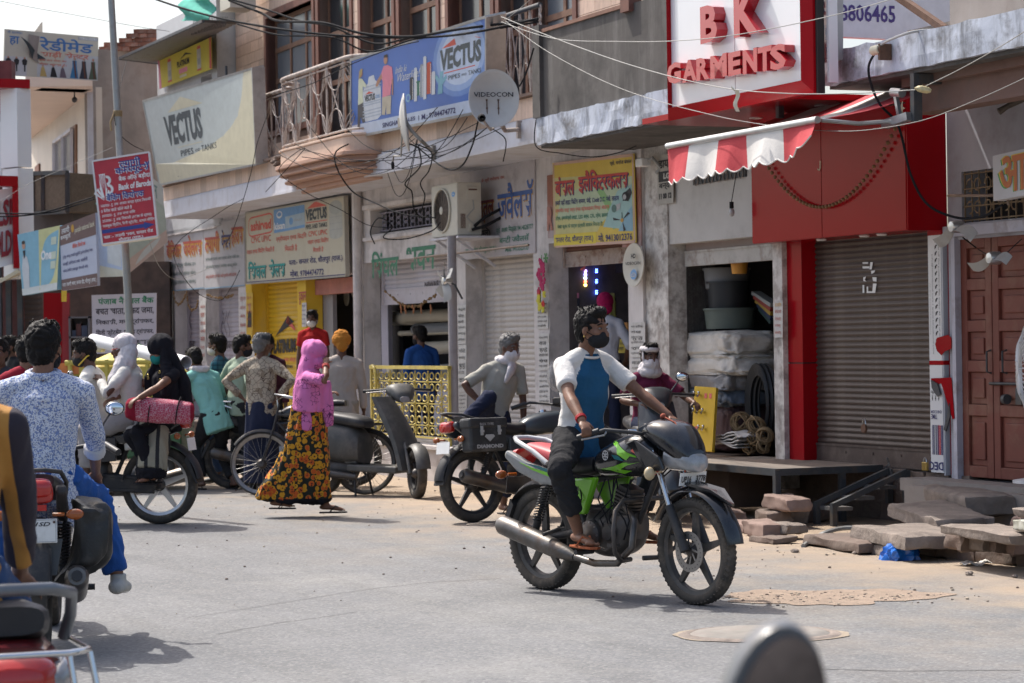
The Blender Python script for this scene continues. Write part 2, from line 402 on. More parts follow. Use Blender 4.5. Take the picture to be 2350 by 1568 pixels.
TILE=pm('pink_tile',(.60,.435,.335),.55,.08,4,.1,60,dirt=(.33,.22,.17),dscale=6,damt=.35)
_nt=TILE.node_tree;_oi=_nt.nodes.new('ShaderNodeObjectInfo');_hs=_nt.nodes.new('ShaderNodeHueSaturation');_mr=_nt.nodes.new('ShaderNodeMapRange')
_mr.inputs[3].default_value=.84;_mr.inputs[4].default_value=1.14;_nt.links.new(_oi.outputs['Random'],_mr.inputs[0]);_nt.links.new(_mr.outputs[0],_hs.inputs['Value'])
_b=_nt.nodes['Principled BSDF'];_nt.links.new(_b.inputs['Base Color'].links[0].from_socket,_hs.inputs['Color']);_nt.links.new(_hs.outputs[0],_b.inputs['Base Color'])
GROUT=pm('grout',(.20,.14,.11),.9,.1,5,.2,40)
REDBR=pm('red_brown_paint',(.17,.072,.05),.6,.15,5,.1,40,dirt=(.10,.05,.035),dscale=4,damt=.5)
WOODF=pm('window_wood',(.22,.12,.075),.6,.2,6,.15,50)
DGLASS=pm('window_glass',(.03,.035,.04),.12,.2,1,0,spec=.6)
FROST=pm('frosted_glass',(.16,.18,.20),.25,.1,1,0,spec=.6)
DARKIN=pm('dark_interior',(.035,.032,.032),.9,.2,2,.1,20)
STEEL=pm('galvanised_steel',(.42,.43,.44),.35,.12,8,.1,80,metal=.8,dirt=(.2,.18,.16),dscale=5,damt=.4)
DSTEEL=pm('dark_steel',(.05,.055,.06),.5,.2,8,.15,60,dirt=(.13,.09,.06),dscale=6,damt=.5)
RUST=pm('rusty_iron',(.13,.07,.045),.85,.3,8,.3,60,dirt=(.05,.035,.03),dscale=5,damt=.6)
RAILW=pm('flaking_white_rail',(.38,.33,.30),.75,.2,12,.3,60,dirt=(.15,.075,.05),dscale=9,damt=.9)
SHUTB=pm('brown_shutter',(.082,.060,.049),.5,.14,3,.1,60,dirt=(.15,.12,.10),dscale=3.5,damt=.6,metal=.1)
SHUTW=pm('beige_shutter',(.52,.48,.45),.5,.08,3,.1,60,dirt=(.25,.21,.18),dscale=3,damt=.55,metal=.1)
SHUTL=pm('lavender_shutter',(.40,.37,.41),.55,.08,3,.1,60,dirt=(.23,.2,.2),dscale=3,damt=.5)
SHUTY=pm('yellow_shutter',(.62,.38,.02),.5,.08,3,.1,60,dirt=(.40,.24,.03),dscale=3,damt=.45)
YELP=pm('yellow_pillar_paint',(.62,.40,.03),.75,.1,3,.2,40,dirt=(.4,.30,.12),dscale=3,damt=.5)
ACPR=pm('red_cladding',(.31,.005,.010),.2,.06,1.0,.06,3,spec=.12,bdist=.02)
ACPD=pm('black_joint',(.02,.02,.02),.6,0,1,0)
ACPW=pm('white_cladding',(.72,.73,.75),.16,.03,1,.05,3,spec=.5,coat=.3,bdist=.02)
BRICK=pm('red_brick',(.27,.11,.07),.9,.22,5,.4,40,dirt=(.36,.30,.25),dscale=6,damt=.6)
_nt=BRICK.node_tree;_oi=_nt.nodes.new('ShaderNodeObjectInfo');_hs=_nt.nodes.new('ShaderNodeHueSaturation');_mr=_nt.nodes.new('ShaderNodeMapRange')
_mr.inputs[3].default_value=.65;_mr.inputs[4].default_value=1.25;_nt.links.new(_oi.outputs['Random'],_mr.inputs[0]);_nt.links.new(_mr.outputs[0],_hs.inputs['Value'])
_b=_nt.nodes['Principled BSDF'];_nt.links.new(_b.inputs['Base Color'].links[0].from_socket,_hs.inputs['Color']);_nt.links.new(_hs.outputs[0],_b.inputs['Base Color'])
STONE=pm('brown_sandstone',(.155,.12,.10),.92,.2,4,.7,14,dirt=(.12,.08,.065),dscale=3,damt=.7,bdist=.02)
STONEG=pm('grey_stone',(.21,.175,.15),.92,.3,4,.8,12,dirt=(.14,.115,.10),dscale=3,damt=.7,bdist=.025)
PAPER=pm('paper',(.55,.54,.52),.9,.1,5,.1,30,dirt=(.35,.32,.28),dscale=8,damt=.5)
CABLE=pm('black_cable',(.018,.018,.02),.8,.1,10,0,spec=.1)
WCABLE=pm('white_cable',(.30,.30,.285),.6,.1,10,0,dirt=(.3,.28,.24),dscale=4,damt=.6)
GALV=pm('awning_tube',(.55,.56,.56),.3,.1,10,.05,50,metal=.85)
# ground
FI=FACADE.inverted()
gm=MB();gm.box(-900,900,-900,900,-.3,0)
ground=solo('road',gm,road_mat(),None,None,base=(0,0,0),frame=FACADE,kind='structure')
r_=random.Random(3)
def blob(mb,c,rx,ry,z,n=40,amp=.18,seed=1,ang=0.0,k=None):
 r=random.Random(seed);ph=[r.uniform(0,6.28)for _ in range(6)];pts=[]
 for i in range(n):
  a=6.2832*i/n;q=1+amp*(.5*math.sin(2*a+ph[0])+.3*math.sin(3*a+ph[1])+.25*math.sin(5*a+ph[2])+.2*math.sin(9*a+ph[3])+.12*math.sin(15*a+ph[4]))
  x,y=rx*q*math.cos(a),ry*q*math.sin(a);pts.append((c.x+x*math.cos(ang)-y*math.sin(ang),c.y+x*math.sin(ang)+y*math.cos(ang),z))
 mb.add(pts,[tuple(range(n))],k);return mb
a_,b_=G(1690,1368),G(2125,1372);p_=blob(MB(),(a_+b_)/2,(b_-a_).length/2,.50,.004,90,.32,4)
solo('patch',p_,pm('red_gravel',(.28,.215,.165),.95,.2,8,.8,50,dirt=(.26,.2,.16),dscale=12,damt=.7,bdist=.02),None,None,kind='structure')
a_,b_=G(1545,1456),G(1945,1458)
p_=blob(MB(),(a_+b_)/2,(b_-a_).length/2,.34,.004,50,.07,9);solo('patch',p_,pm('sand_ring',(.27,.225,.17),.95,.25,12,.8,50,dirt=(.2,.16,.13),dscale=14,damt=.7),None,None,kind='structure')
mh=thing('manhole','round worn concrete manhole patch set in the road in front of the motorcycle','manhole',(a_+b_)/2)
p_=MB();p_.lathe([(0,.022),(.30,.024),(.335,.018),(.36,.006)],((a_+b_)/2),n=40)
for i in range(len(p_.v)):
 v=p_.v[i];c=(a_+b_)/2;p_.v[i]=(c.x+(v[0]-c.x)*1.03,c.y+(v[1]-c.y)*.82,v[2]+.003*mnoise.noise(Vector(v)*9))
part(mh,'cover',p_,pm('worn_concrete',(.21,.195,.175),.9,.2,6,.7,30,dirt=(.2,.17,.15),dscale=7,damt=.8),smooth=True)
p_=MB();p_.lathe([(.355,.010),(.375,.016),(.40,.010),(.415,.004)],((a_+b_)/2),n=40)
for i in range(len(p_.v)):v=p_.v[i];c=(a_+b_)/2;p_.v[i]=(c.x+(v[0]-c.x)*1.03,c.y+(v[1]-c.y)*.82,v[2])
part(mh,'rim',p_,STONEG,smooth=True)
def rock(mb,c,r,seed,sq=(1,1,.6),n=7,m=5,k=None):
 s=len(mb.v);mb.ball((0,0,0),1,n=n,m=m,k=k)
 for i in range(s,len(mb.v)):
  v=Vector(mb.v[i]);v=v*(1+.32*mnoise.noise(v*1.3+Vector((seed*3.7,seed,0))));mb.v[i]=(c[0]+v.x*r*sq[0],c[1]+v.y*r*sq[1],c[2]+v.z*r*sq[2])
 return mb
gr=MB()
for i in range(1500):
 if i<420:c=(G(1690,1368)+G(2125,1372))/2;x=c.x+r_.gauss(0,.42);y=c.y+r_.gauss(0,.20)
 else:
  u=r_.uniform(-16,4);v=r_.uniform(.4,3.6)if r_.random()<.75 else r_.uniform(3,8);P=FACADE@Vector((u,-v,0));x,y=P.x,P.y
 rr=r_.choice((.003,.004,.005,.006,.010))*r_.uniform(.8,1.4)
 rock(gr,(x,y,rr*.4),rr,i,n=5,m=3,k=i%3)
solo('gravel',gr,[STONEG,STONE,pm('pale_pebble',(.33,.28,.22),.9,.2,8,0)],None,None,kind='stuff')
# helpers for buildings
def wallgrid(mb,s0,s1,h0,h1,y0,y1,ops=()):
 xs=sorted({s0,s1}|{q for o in ops for q in(o[0],o[1])if s0<q<s1});zs=sorted({h0,h1}|{q for o in ops for q in(o[2],o[3])if h0<q<h1})
 for a,b in zip(xs,xs[1:]):
  run=None
  for c,d in zip(zs,zs[1:]):
   mx_,mz=(a+b)/2,(c+d)/2;solid=not any(o[0]<mx_<o[1]and o[2]<mz<o[3]for o in ops)
   if solid:run=(run[0],d)if run else(c,d)
   if(not solid)and run:mb.box(a,b,y0,y1,*run);run=None
  if run:mb.box(a,b,y0,y1,*run)
 return mb
_SL={}
def slat_mesh(w,p,mat,amp=.011):
 key=(round(w,3),round(p,3),mat.name,amp)
 if key not in _SL:
  mb=MB();pr=[(-.002,0),(-amp*.2,p*.06),(-amp*.85,p*.22),(-amp,p*.42),(-amp*.8,p*.64),(-amp*.1,p*.82),(.003,p*.9),(.003,p*1.02)]
  mb.add([(0,y,z)for y,z in pr]+[(w,y,z)for y,z in pr],[(i,i+len(pr),i+1+len(pr),i+1)for i in range(len(pr)-1)])
  _SL[key]=mesh_of('slat',mb,mat,smooth=60,fixn=False)
 return _SL[key]
def shutter(par,s0,s1,h0,h1,y,pitch,mat,rail=.16,railmat=None,amp=.011,name='shutter'):
 mb=MB();mb.box(s0+.005,s1-.005,y-.022,y+.012,h0,h0+rail)
 mb.box(s0,s1,y-.030,y-.012,h0-.004,h0+.02);mb.box(s0,s1,y-.030,y-.022,h0+rail-.02,h0+rail)
 for x in(s0-.001,s1-.034):mb.box(x,x+.035,y-.04,y+.03,h0,h1+.02)
 for i in range(int((s1-s0)/.45)+1):
  x=s0+.1+i*.45
  if x<s1-.05:mb.cyl((x,y-.03,h0+rail*.6),(x,y-.022,h0+rail*.6),.012,n=8)
 sh=part(par,name,mb,railmat or mat)
 me=slat_mesh(s1-s0,pitch,mat,amp);n=int(math.ceil((h1-h0-rail)/pitch))
 for i in range(n):
  o=inst(sh,'slat',me,(s0,y,h0+rail+i*pitch));o.location=Vector((s0,y,h0+rail+i*pitch))-BASE[par]
 return sh
def room(par,s0,s1,h0,h1,y0,depth,mat=DARKIN,floor=None,name='interior_wall'):
 mb=MB();t=.05
 mb.box(s0-t,s0,y0,y0+depth,h0,h1);mb.box(s1,s1+t,y0,y0+depth,h0,h1);mb.box(s0-t,s1+t,y0+depth,y0+depth+t,h0,h1)
 mb.box(s0-t,s1+t,y0,y0+depth,h1,h1+t);part(par,name,mb,mat)
def tiles(par,s0,s1,h0,h1,y,tw,th,mat,ops=(),name='tile',vis=lambda s,h:True,t=.012,cap=290,off=.5):
 "running bond of separate tiles; beyond the cap one joined part"
 mb=MB();e=.0;g=.006;mb.box(0,1,-t,0,0,th-g);me=mesh_of(name,mb,mat);rest=MB();n=0;rows=int((h1-h0)/th+.999)
 for r in range(rows):
  z=h0+r*th;zz=min(z+th,h1);iv=[(s0,s1)]
  for o in ops:
   if o[2]<zz-.01 and o[3]>z+.01:iv=[q for a,b in iv for q in((a,min(b,o[0])),(max(a,o[1]),b))if q[1]-q[0]>.03]
  for a,b in iv:
   k=math.floor((a-s0)/tw-(off if r%2 else 0));x=s0+(k+(off if r%2 else 0))*tw
   while x<b-.005:
    xa,xb=max(x,a),min(x+tw,b);x+=tw
    if xb-xa<.02:continue
    if n<cap and vis((xa+xb)/2,z):
     inst(par,name,me,(xa+g/2,y,z),scale=(xb-xa-g,1,(zz-z-g)/(th-g)));n+=1
    else:rest.box(xa+g/2,xb-g/2,y-t,y,z,zz-g)
 if rest.v:part(par,name,rest,mat,kind='stuff')
def PN(pts,th=.03):return Panel([S(*p)for p in pts],th)
def sign(name,label,pts,th,mat,cat='sign',side=None,frame=FACADE,pn=None,group=None,edge=None):
 P=pn or PN(pts,th);b=P.c[0];t=thing(name,label,cat,b,frame,group)
 part(t,'board',P.body(MB(),th),mat)
 if edge:
  e=MB();cs=[P.p(*q)for q in((0,0),(1,0),(1,1),(0,1))]
  for a,c in zip(cs,cs[1:]+cs[:1]):e.beam(a-P.n*(th/2-.004),c-P.n*(th/2-.004),edge[0],th+.01,up=P.n)
  part(t,'frame',e,edge[1])
 return t,P
inview=lambda s,h:True
def vis_above(s,h):
 P=FACADE@Vector((s,0,h));return CAM_H+.16*P.y>h
# 1. tiled corner house with the pipe shop (pink tiles, lavender shops)
sL,sR=-19.2,-4.16;FL=.42;SB=3.56
th_=thing('shop_building','long building with pink tiled upper storey, curved balcony and lavender shop fronts below','building',(sL,0,0),FACADE)
bays=dict(a=(sx(402,750,.25),sx(458,750,.25)),b=(sx(474,750,.25),sx(548,750,.25)),c=(sx(580,750,.25),sx(685,750,.25)),d=(sx(705,750,.25),sx(816,750,.25)),e=(sx(836,750,.25),sx(1048,750,.25)),f=(sx(1070,750,.25),sx(1226,750,.25)),g=(sx(1262,750,.25),sx(1443,750,.25)))
SWH=2.50
ops=[(a,b,FL,SWH)for a,b in(bays['a'],bays['b'],bays['c'],bays['d'],bays['e'],bays['f'],bays['g'])]
ops[4]=(bays['e'][0],bays['e'][1],FL,2.62);ops[6]=(bays['g'][0],bays['g'][1],FL,2.62);ops[5]=(*bays['f'],FL,2.54)
vent=(sx(850,515,.25),sx(1000,515,.25),2.98,3.30);ops.append(vent)
sLL=sx(379,750,.25);w=wallgrid(MB(),sL,sR,0,SB,-.25,-.02,ops);wallgrid(w,sLL,sL,0,3.42,-.25,-.02,ops);w.box(sLL,sLL+.03,-.02,6,0,3.42);w.box(sLL,sL,-.3,3,3.42,3.5);part(th_,'wall',w,LAV)
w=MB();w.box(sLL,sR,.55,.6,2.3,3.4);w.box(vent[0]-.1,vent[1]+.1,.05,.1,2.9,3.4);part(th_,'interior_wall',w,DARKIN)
p_=MB();p_.box(sLL,sR,-1.1,6,0,.36);p_.box(sLL,sR,-1.14,-1.0,.36,.40);p_.box(sLL,sR,-1.0,3,.36,FL);part(th_,'plinth',p_,pm('white_plinth',(.5,.47,.46),.85,.15,3,.4,20,dirt=(.22,.18,.16),dscale=2.4,damt=.8,streak=((.25,.2,.17),.6)))
p_=MB();p_.box(sL-.1,sR-.2,-1.1,.5,SB,3.83);p_.box(sL-.12,sR-.19,-1.13,-1.1,SB+.02,3.80);p_.box(sL-.12,sR-.19,-1.15,-1.1,SB,SB+.035)
part(th_,'slab',p_,FASC)
p_=MB();p_.box(sL-.1,sR-.2,-1.08,.5,3.83,4.06);p_.box(sL-.1,sR-.2,-1.16,-1.0,4.05,4.08);part(th_,'tile_bed',p_,GROUT)
bulgeL,bulgeR=sx(604,400,1.5),sx(800,400,1.5)
tiles(th_,sL-.1,sR-.2,3.835,4.05,-1.08,.30,.215,TILE,ops=[(bulgeL+.2,bulgeR-.2,3,5)],name='fascia_tile',cap=60,off=0)
def bulge(v1,h0,h1,d=0.0,mb=None,rl=.75,rr=.35):
 mb=mb or MB();a,b=bulgeL-d,bulgeR+d;n=8;pts=[(a,-1.0)]
 for i in range(n+1):t=math.pi/2*i/n;pts.append((a+rl*(1-math.cos(t)),-1.0-(v1-1.0)*math.sin(t)))
 for i in range(n+1):t=math.pi/2*(1-i/n);pts.append((b-rr*(1-math.cos(t)),-1.0-(v1-1.0)*math.sin(t)))
 pts.append((b,-1.0));mb.prism([(x,y,h0)for x,y in pts],(0,0,h1-h0));return pts
p_=MB();bulge(1.46,4.04,4.07,.02,p_);bulge(1.44,3.86,4.04,0,p_);part(th_,'balcony',p_,TILE,bevel=.006)
p_=MB();bulge(1.50,3.81,3.86,.05,p_);bulge(1.42,3.76,3.81,0,p_);bulge(1.45,3.73,3.76,.02,p_);bulge(1.34,3.67,3.73,-.04,p_);bulge(1.38,3.645,3.67,0,p_);bulge(1.22,3.58,3.645,-.1,p_);bulge(1.16,3.53,3.58,-.2,p_)
part(th_,'moulding',p_,pm('moulding_paint',(.44,.27,.20),.7,.12,4,.2,30,dirt=(.3,.2,.16),dscale=4,damt=.5),bevel=.008)
p_=MB()
for i in range(26):rock(p_,(bulgeL+.10+.25*r_.random(),-1.18-.24*r_.random(),3.90+.13*r_.random()),.045,i,n=6,m=4)
part(th_,'rubble',p_,STONE,kind='stuff')
UW=[(sx(a,200,0),sx(b,200,0),h0,h1)for a,b,h0,h1 in((616,722,4.75,6.45),(737,809,4.1,6.6),(834,906,4.1,6.5),(923,1008,4.1,6.5),(1036,1133,4.1,6.5),(1153,1222,4.1,6.4),(1231,1322,4.5,6.0))]
w=wallgrid(MB(),sL+.3,sR,4.06,9.0,0,.25,UW);w.box(sL+.3,sL+.33,.25,8,3.6,9);part(th_,'upper_wall',w,GROUT)
tiles(th_,sL+.3,sR,4.07,8.3,0,.40,.165,TILE,ops=[(a-.10,b+.10,c-.08,d+.1)for a,b,c,d in UW],cap=285,vis=vis_above)
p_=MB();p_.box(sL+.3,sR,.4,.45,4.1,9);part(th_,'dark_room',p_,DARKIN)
for i,(a,b,c,d)in enumerate(UW):
 f=MB()
 for x0,x1,z0,z1 in((a-.10,a,c-.08,d+.1),(b,b+.10,c-.08,d+.1),(a,b,d,d+.1),(a,b,c-.08,c)):f.box(x0,x1,-.035,.24,z0,z1)
 win=part(th_,'window' if c>4.4 else 'balcony_door',f,REDBR)
 fr=MB();W=b-a;n=2 if W<1.4 else 3;y0,y1=.12,.17
 for k in range(n+1):x=a+W*k/n;fr.box(x-.035 if k else x,x+.035 if k<n else x,y0,y1,c,d)
 for z in(c+.02,c+(d-c)*.45,c+(d-c)*.72,d-.03):fr.box(a,b,y0-.004,y1+.004,z-.035,z+.035)
 f2=part(th_,'frame',fr,WOODF);f2.parent=win
 g=MB();g.box(a,b,.140,.148,c,d);g2=part(th_,'pane',g,FROST if i in(0,6)else DGLASS);g2.parent=win
rp=[(x,y)for x,y in bulge(1.40,0,0.01,0,MB())]
rp=rp[1:-1];RH0,RH1=4.12,4.98
rail=thing('balcony_railing','flaking white and rust iron railing round the curved balcony between the two pipe signs','railing',(rp[0][0],rp[0][1],RH0),FACADE)
rl=[Vector((x,y,0))for x,y in rp];rl=[Vector((sL+.3,-1.0,0)),Vector((bulgeL-.05,-1.0,0))]+rl+[Vector((sx(812,200,1.0),-1.0,0))]
def at_len(pl,t):
 L=[(b-a).length for a,b in zip(pl,pl[1:])];d=t*sum(L)
 for(a,b),l in zip(zip(pl,pl[1:]),L):
  if d<=l:return a+(b-a)*(d/max(l,1e-6))
  d-=l
 return pl[-1]
up=Vector((0,0,1))
p_=MB();p_.tube([q+up*RH1 for q in rl],.028,8);part(rail,'handrail',p_,RAILW,smooth=True)
p_=MB();p_.tube([q+up*RH0 for q in rl],.014,6);p_.tube([q+up*(RH1-.06)for q in rl],.012,6);part(rail,'rail_bar',p_,RAILW,smooth=True)
for i in range(19):
 q=at_len(rl,i/18);p_=MB()
 if i%3==0:
  for s_ in(-1,1):p_.tube([q+up*(RH0+(RH1-RH0)*k/16)+Vector((s_*.016*math.sin(k*1.5708),0,0))for k in range(17)],.008,5)
 else:p_.beam(q+up*RH0,q+up*RH1,.02)
 part(rail,'baluster',p_,RAILW)
 if i<18:
  q2=at_len(rl,(i+1)/18);p_=MB();pt=lambda u,h:q+(q2-q)*u+up*(RH0+(RH1-RH0-.06)*h)
  p_.tube([pt(0,0),pt(1,1)],.008,5);p_.tube([pt(0,1),pt(1,0)],.008,5)
  for s_ in(0,1):p_.tube([pt(.5+.5*math.sin(a*math.pi/10),s_+(.36 if s_==0 else-.36)*abs(math.cos(a*math.pi/10)))for a in range(-5,6)],.007,5)
  for s_ in(0,1):p_.tube([pt(s_+(.34 if s_==0 else-.34)*math.cos(a*math.pi/10),.5+.5*math.sin(a*math.pi/10))for a in range(-5,6)],.007,5)
  part(rail,'scrollwork',p_,RAILW)
a,b=sx(1150,200,1.0),sx(1232,200,1.05)
rail2=thing('balcony_railing','rusty iron railing with twisted end post right of the blue pipe sign','railing',(a,-1.02,RH0),FACADE)
p_=MB();p_.tube([(sx(812,200,1.0),-1.0,RH1),(b,-1.0,RH1)],.028,8);part(rail2,'handrail',p_,DSTEEL,smooth=True)
for i in range(5):
 q=Vector((a+(b-a)*i/4,-1.0,0));p_=MB()
 if i==4:
  for s_ in(-1,1):p_.tube([q+up*(RH0+(RH1-RH0)*k/20)+Vector((s_*.022*math.sin(k*1.5708),0,0))for k in range(21)],.010,5)
 else:p_.beam(q+up*RH0,q+up*RH1,.02)
 part(rail2,'baluster',p_,RAILW)
 if i<4:
  q2=q+Vector(((b-a)/4,0,0));p_=MB();pt=lambda u,h:q+(q2-q)*u+up*(RH0+(RH1-RH0)*h)
  p_.tube([pt(0,0),pt(1,1)],.008,5);p_.tube([pt(0,1),pt(1,0)],.008,5);p_.tube([pt(.5+.5*math.sin(t_*math.pi/10),.36*abs(math.cos(t_*math.pi/10)))for t_ in range(-5,6)],.007,5)
  part(rail2,'scrollwork',p_,RAILW)
y_=.0
sh1=shutter(th_,bays['a'][0],bays['a'][1],.50,SWH,.0,.075,SHUTL);sh2=shutter(th_,bays['b'][0],bays['b'][1],.50,SWH,.0,.075,SHUTL)
sh3=shutter(th_,bays['c'][0],bays['c'][1],.50,SWH,.0,.070,SHUTY)
sh5=shutter(th_,bays['f'][0],bays['f'][1],.45,2.56,.0,.062,SHUTW)
p_=MB();p_.box(bays['c'][0]-.001,bays['c'][0]+.004,-.253,0,FL,SWH+.03);p_.box(sx(567,750,.25),bays['c'][0],-.262,-.25,FL,SWH);part(th_,'painted_pillar',p_,YELP);p_=MB();p_.box(bays['c'][1],bays['d'][0],-.262,-.25,FL,SWH+.03);p_.box(bays['d'][0]-.001,bays['d'][0]+.004,-.262,-.02,FL,SWH);part(th_,'painted_pillar',p_,YELP)
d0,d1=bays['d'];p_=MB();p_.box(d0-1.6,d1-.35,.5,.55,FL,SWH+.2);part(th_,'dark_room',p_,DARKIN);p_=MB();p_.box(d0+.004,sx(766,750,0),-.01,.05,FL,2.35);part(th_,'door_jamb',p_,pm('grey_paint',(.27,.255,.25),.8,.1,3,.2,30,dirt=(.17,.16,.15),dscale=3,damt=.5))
p_=MB();p_.box(d0+.006,d1-.01,-.13,.02,2.26,2.47);part(th_,'roller_box',p_,pm('pink_rust',(.42,.17,.13),.8,.15,5,.2,40,dirt=(.3,.14,.1),dscale=4,damt=.6),bevel=.01)
p_=MB();p_.box(d0+.006,d1-.01,-.10,-.02,2.37,2.45);part(th_,'roller_lip',p_,SHUTW)
for(px,py,rr)in((795,684,.11),(812,668,.09)):
 c=S(px,py,-.3);p_=MB();p_.lathe([(0,c.y-.006),(rr,c.y-.004),(rr,c.y+.004),(0,c.y+.006)],(c.x,0,c.z),'y',20)
 solo('disc',p_,CREAM,'small round cream hanging disc in the dark doorway, '+('lower one' if rr>.1 else 'upper one at the door head'),'hanging disc',frame=FACADE)
e0,e1=bays['e'];shutter(th_,e0+.12,e1-.02,2.07,2.64,.0,.065,pm('white_shutter',(.50,.47,.50),.5,.08,3,.1,60,dirt=(.3,.26,.25),dscale=3,damt=.5),rail=.20)
p_=MB();p_.box(e1,e1+.05,-.02,1.8,FL,2.62);p_.box(e0-2,e1,-.02,1.8,2.62,2.66);part(th_,'interior_wall',p_,pm('shop_inner_wall',(.36,.35,.41),.85,.1,2,.1,20));
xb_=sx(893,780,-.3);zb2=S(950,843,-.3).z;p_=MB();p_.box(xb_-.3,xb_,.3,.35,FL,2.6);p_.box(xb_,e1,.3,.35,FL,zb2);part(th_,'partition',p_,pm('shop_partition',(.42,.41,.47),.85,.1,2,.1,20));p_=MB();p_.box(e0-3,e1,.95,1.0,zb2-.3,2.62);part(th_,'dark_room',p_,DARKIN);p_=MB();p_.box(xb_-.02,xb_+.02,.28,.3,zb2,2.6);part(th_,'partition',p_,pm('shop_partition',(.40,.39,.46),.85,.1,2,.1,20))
p_=MB()
for i in range(9):
 x=vent[0]+(vent[1]-vent[0])*(i+.5)/9
 for z in(3.07,3.14,3.21):p_.tube([(x+.075*math.cos(a),-.10,z+.05*math.sin(a))for a in[k*.785 for k in range(8)]],.010,4,closed=True)
p_.box(vent[0],vent[1],-.12,-.08,3.02,3.035);p_.box(vent[0],vent[1],-.12,-.08,3.25,3.265);part(th_,'vent_grille',p_,LAVD)
p_=MB();p_.box(vent[0]-.15,sx(1040,480,.3),-.31,-.25,3.31,3.36);p_.box(vent[0]-.15,sx(1040,560,.3),-.31,-.25,2.90,2.945);part(th_,'ledge',p_,LAV)
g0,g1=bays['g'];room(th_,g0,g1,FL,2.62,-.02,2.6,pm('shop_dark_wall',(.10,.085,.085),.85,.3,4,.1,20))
shutter(th_,g0+.01,g1-.01,2.36,2.63,-.05,.055,pm('rust_shutter',(.20,.085,.055),.6,.1,4,.1,50),rail=.16,railmat=pm('peeling_rail',(.36,.29,.25),.8,.2,8,.3,40,dirt=(.2,.1,.07),dscale=9,damt=.9))
p_=MB();wallgrid(p_,sx(1256,470,.262),sR+.005,2.5,3.36,-.262,-.25,[(g0-.02,g1-.1,2.38,2.68)]);part(th_,'painted_panel',p_,pm('brick_red_paint',(.30,.12,.08),.8,.12,3,.2,30,dirt=(.2,.1,.07),dscale=3,damt=.6,hue=(.40,.33,.33),hscale=1.2))
p_=MB();c0=S(823,470,.30);p_.cyl((c0.x,-.33,FL-.05),(c0.x,-.33,SB),.062,n=14);solo('drain_pipe',p_,LAV,'lavender painted drain pipe running up beside the dark doorway','pipe',frame=FACADE,smooth=True)
c0=S(1040,800,.95);p_=MB();p_.cyl((c0.x,-.95,.38),(c0.x,-.95,2.75),.052,n=14);solo('post',p_,pm('grey_post',(.30,.28,.29),.7,.1,3,.2,30,dirt=(.2,.17,.16),dscale=4,damt=.5),'round grey post at the right end of the yellow railing','post',frame=FACADE,smooth=True)
y0,y1=sx(853,940,1.02),sx(1033,940,1.02)
yr=thing('railing','yellow painted iron railing with scroll squares in front of the pipe shop','railing',(y0,-1.02,.40),FACADE)
YR=pm('yellow_iron',(.50,.40,.10),.6,.12,6,.15,50,dirt=(.25,.19,.07),dscale=6,damt=.6)
p_=MB();p_.box(y0,y1,-1.045,-.995,1.26,1.30);p_.box(y0,y1,-1.035,-1.005,.47,.49);p_.box(y0,y0+.03,-1.035,-1.005,.38,1.3);p_.box(y1-.03,y1,-1.035,-1.005,.38,1.3);part(yr,'frame',p_,YR)
nx=6
for i in range(nx):
 for j in range(3):
  a=y0+.04+(y1-y0-.08)*i/nx;w_=(y1-y0-.08)/nx;z=.50+.25*j;hh=.235;p_=MB();cx_,cz=a+w_/2,z+hh/2
  for dx in(-1,1):
   for dz in(-1,1):p_.tube([(cx_+dx*(w_*.27+w_*.16*math.cos(t)),-1.02,cz+dz*(hh*.27+hh*.17*math.sin(t)))for t in[k*.785 for k in range(8)]],.0085,4,closed=True)
  p_.beam((a,-1.02,cz),(a+w_,-1.02,cz),.014);p_.beam((cx_,-1.02,z),(cx_,-1.02,z+hh+.01),.014);p_.ball((cx_,-1.03,cz),.022,n=8,m=6)
  part(yr,'scroll_square',p_,YR)
p_=MB();p_.tube([(y0+.16+.12*math.cos(t),-1.06,1.1+.2*math.sin(t))for t in[k*.4-1.4 for k in range(9)]],.018,6);part(yr,'hook',p_,YR)
# 2. middle white shop with the grey parapet (storage shop)
m0,m1=sR+.003,sx(1797,780,.2)
mb_=thing('shop_building','weathered white shop building with dark grey parapet above a blue white slab','building',(m0,0,0),FACADE)
st0,st1=sx(1540,800,.2),sx(1776,800,.2)
w=wallgrid(MB(),m0,st0,0,3.5,-.22,.3);part(mb_,'pillar',w,WPLW)
w=MB();w.box(st1,m1,-.2,.3,.2,2.49);part(mb_,'pillar',w,WPLW)
w=MB();w.box(st0,sx(1735,500,.2)+.9,-.2,.1,2.49,3.5);w.box(m0,.1,.1,.35,3.5,3.6);part(mb_,'wall',w,WPL)
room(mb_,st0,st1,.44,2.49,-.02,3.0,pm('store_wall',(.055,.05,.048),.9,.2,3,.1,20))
w=MB();w.box(m0,.3,-.05,3,.0,.44);part(mb_,'plinth',w,STONE)
p_=MB();p_.box(st0+.05,st1,-.06,0,2.27,2.40);p_.box(st0+.05,st1,-.07,-.02,2.40,2.42);part(mb_,'shutter_rail',p_,pm('dirty_white_steel',(.42,.40,.37),.6,.12,5,.2,50,dirt=(.18,.12,.09),dscale=8,damt=.6))
p_=MB();p_.box(st0+.04,st1,-.04,.1,2.42,2.49);part(mb_,'roller_box',p_,pm('pinkish_steel',(.30,.24,.22),.6,.1,4,.1,50))
p_=MB();bsl,bsr=-4.36,-1.35
nb=40;p_.sheet(lambda u,v:(bsl+(bsr-bsl)*u,-1.3+.02*mnoise.noise((u*9,v*3,1)),3.50+.27*v+(.018*mnoise.noise((u*22,v,4))if v in(0,1)else 0)),nb,3,(0,1.4,0));part(mb_,'slab',p_,SLABW)
p_=MB();p_.box(bsl+.02,bsr,-1.26,.1,3.47,3.50);part(mb_,'slab_underside',p_,CONC)
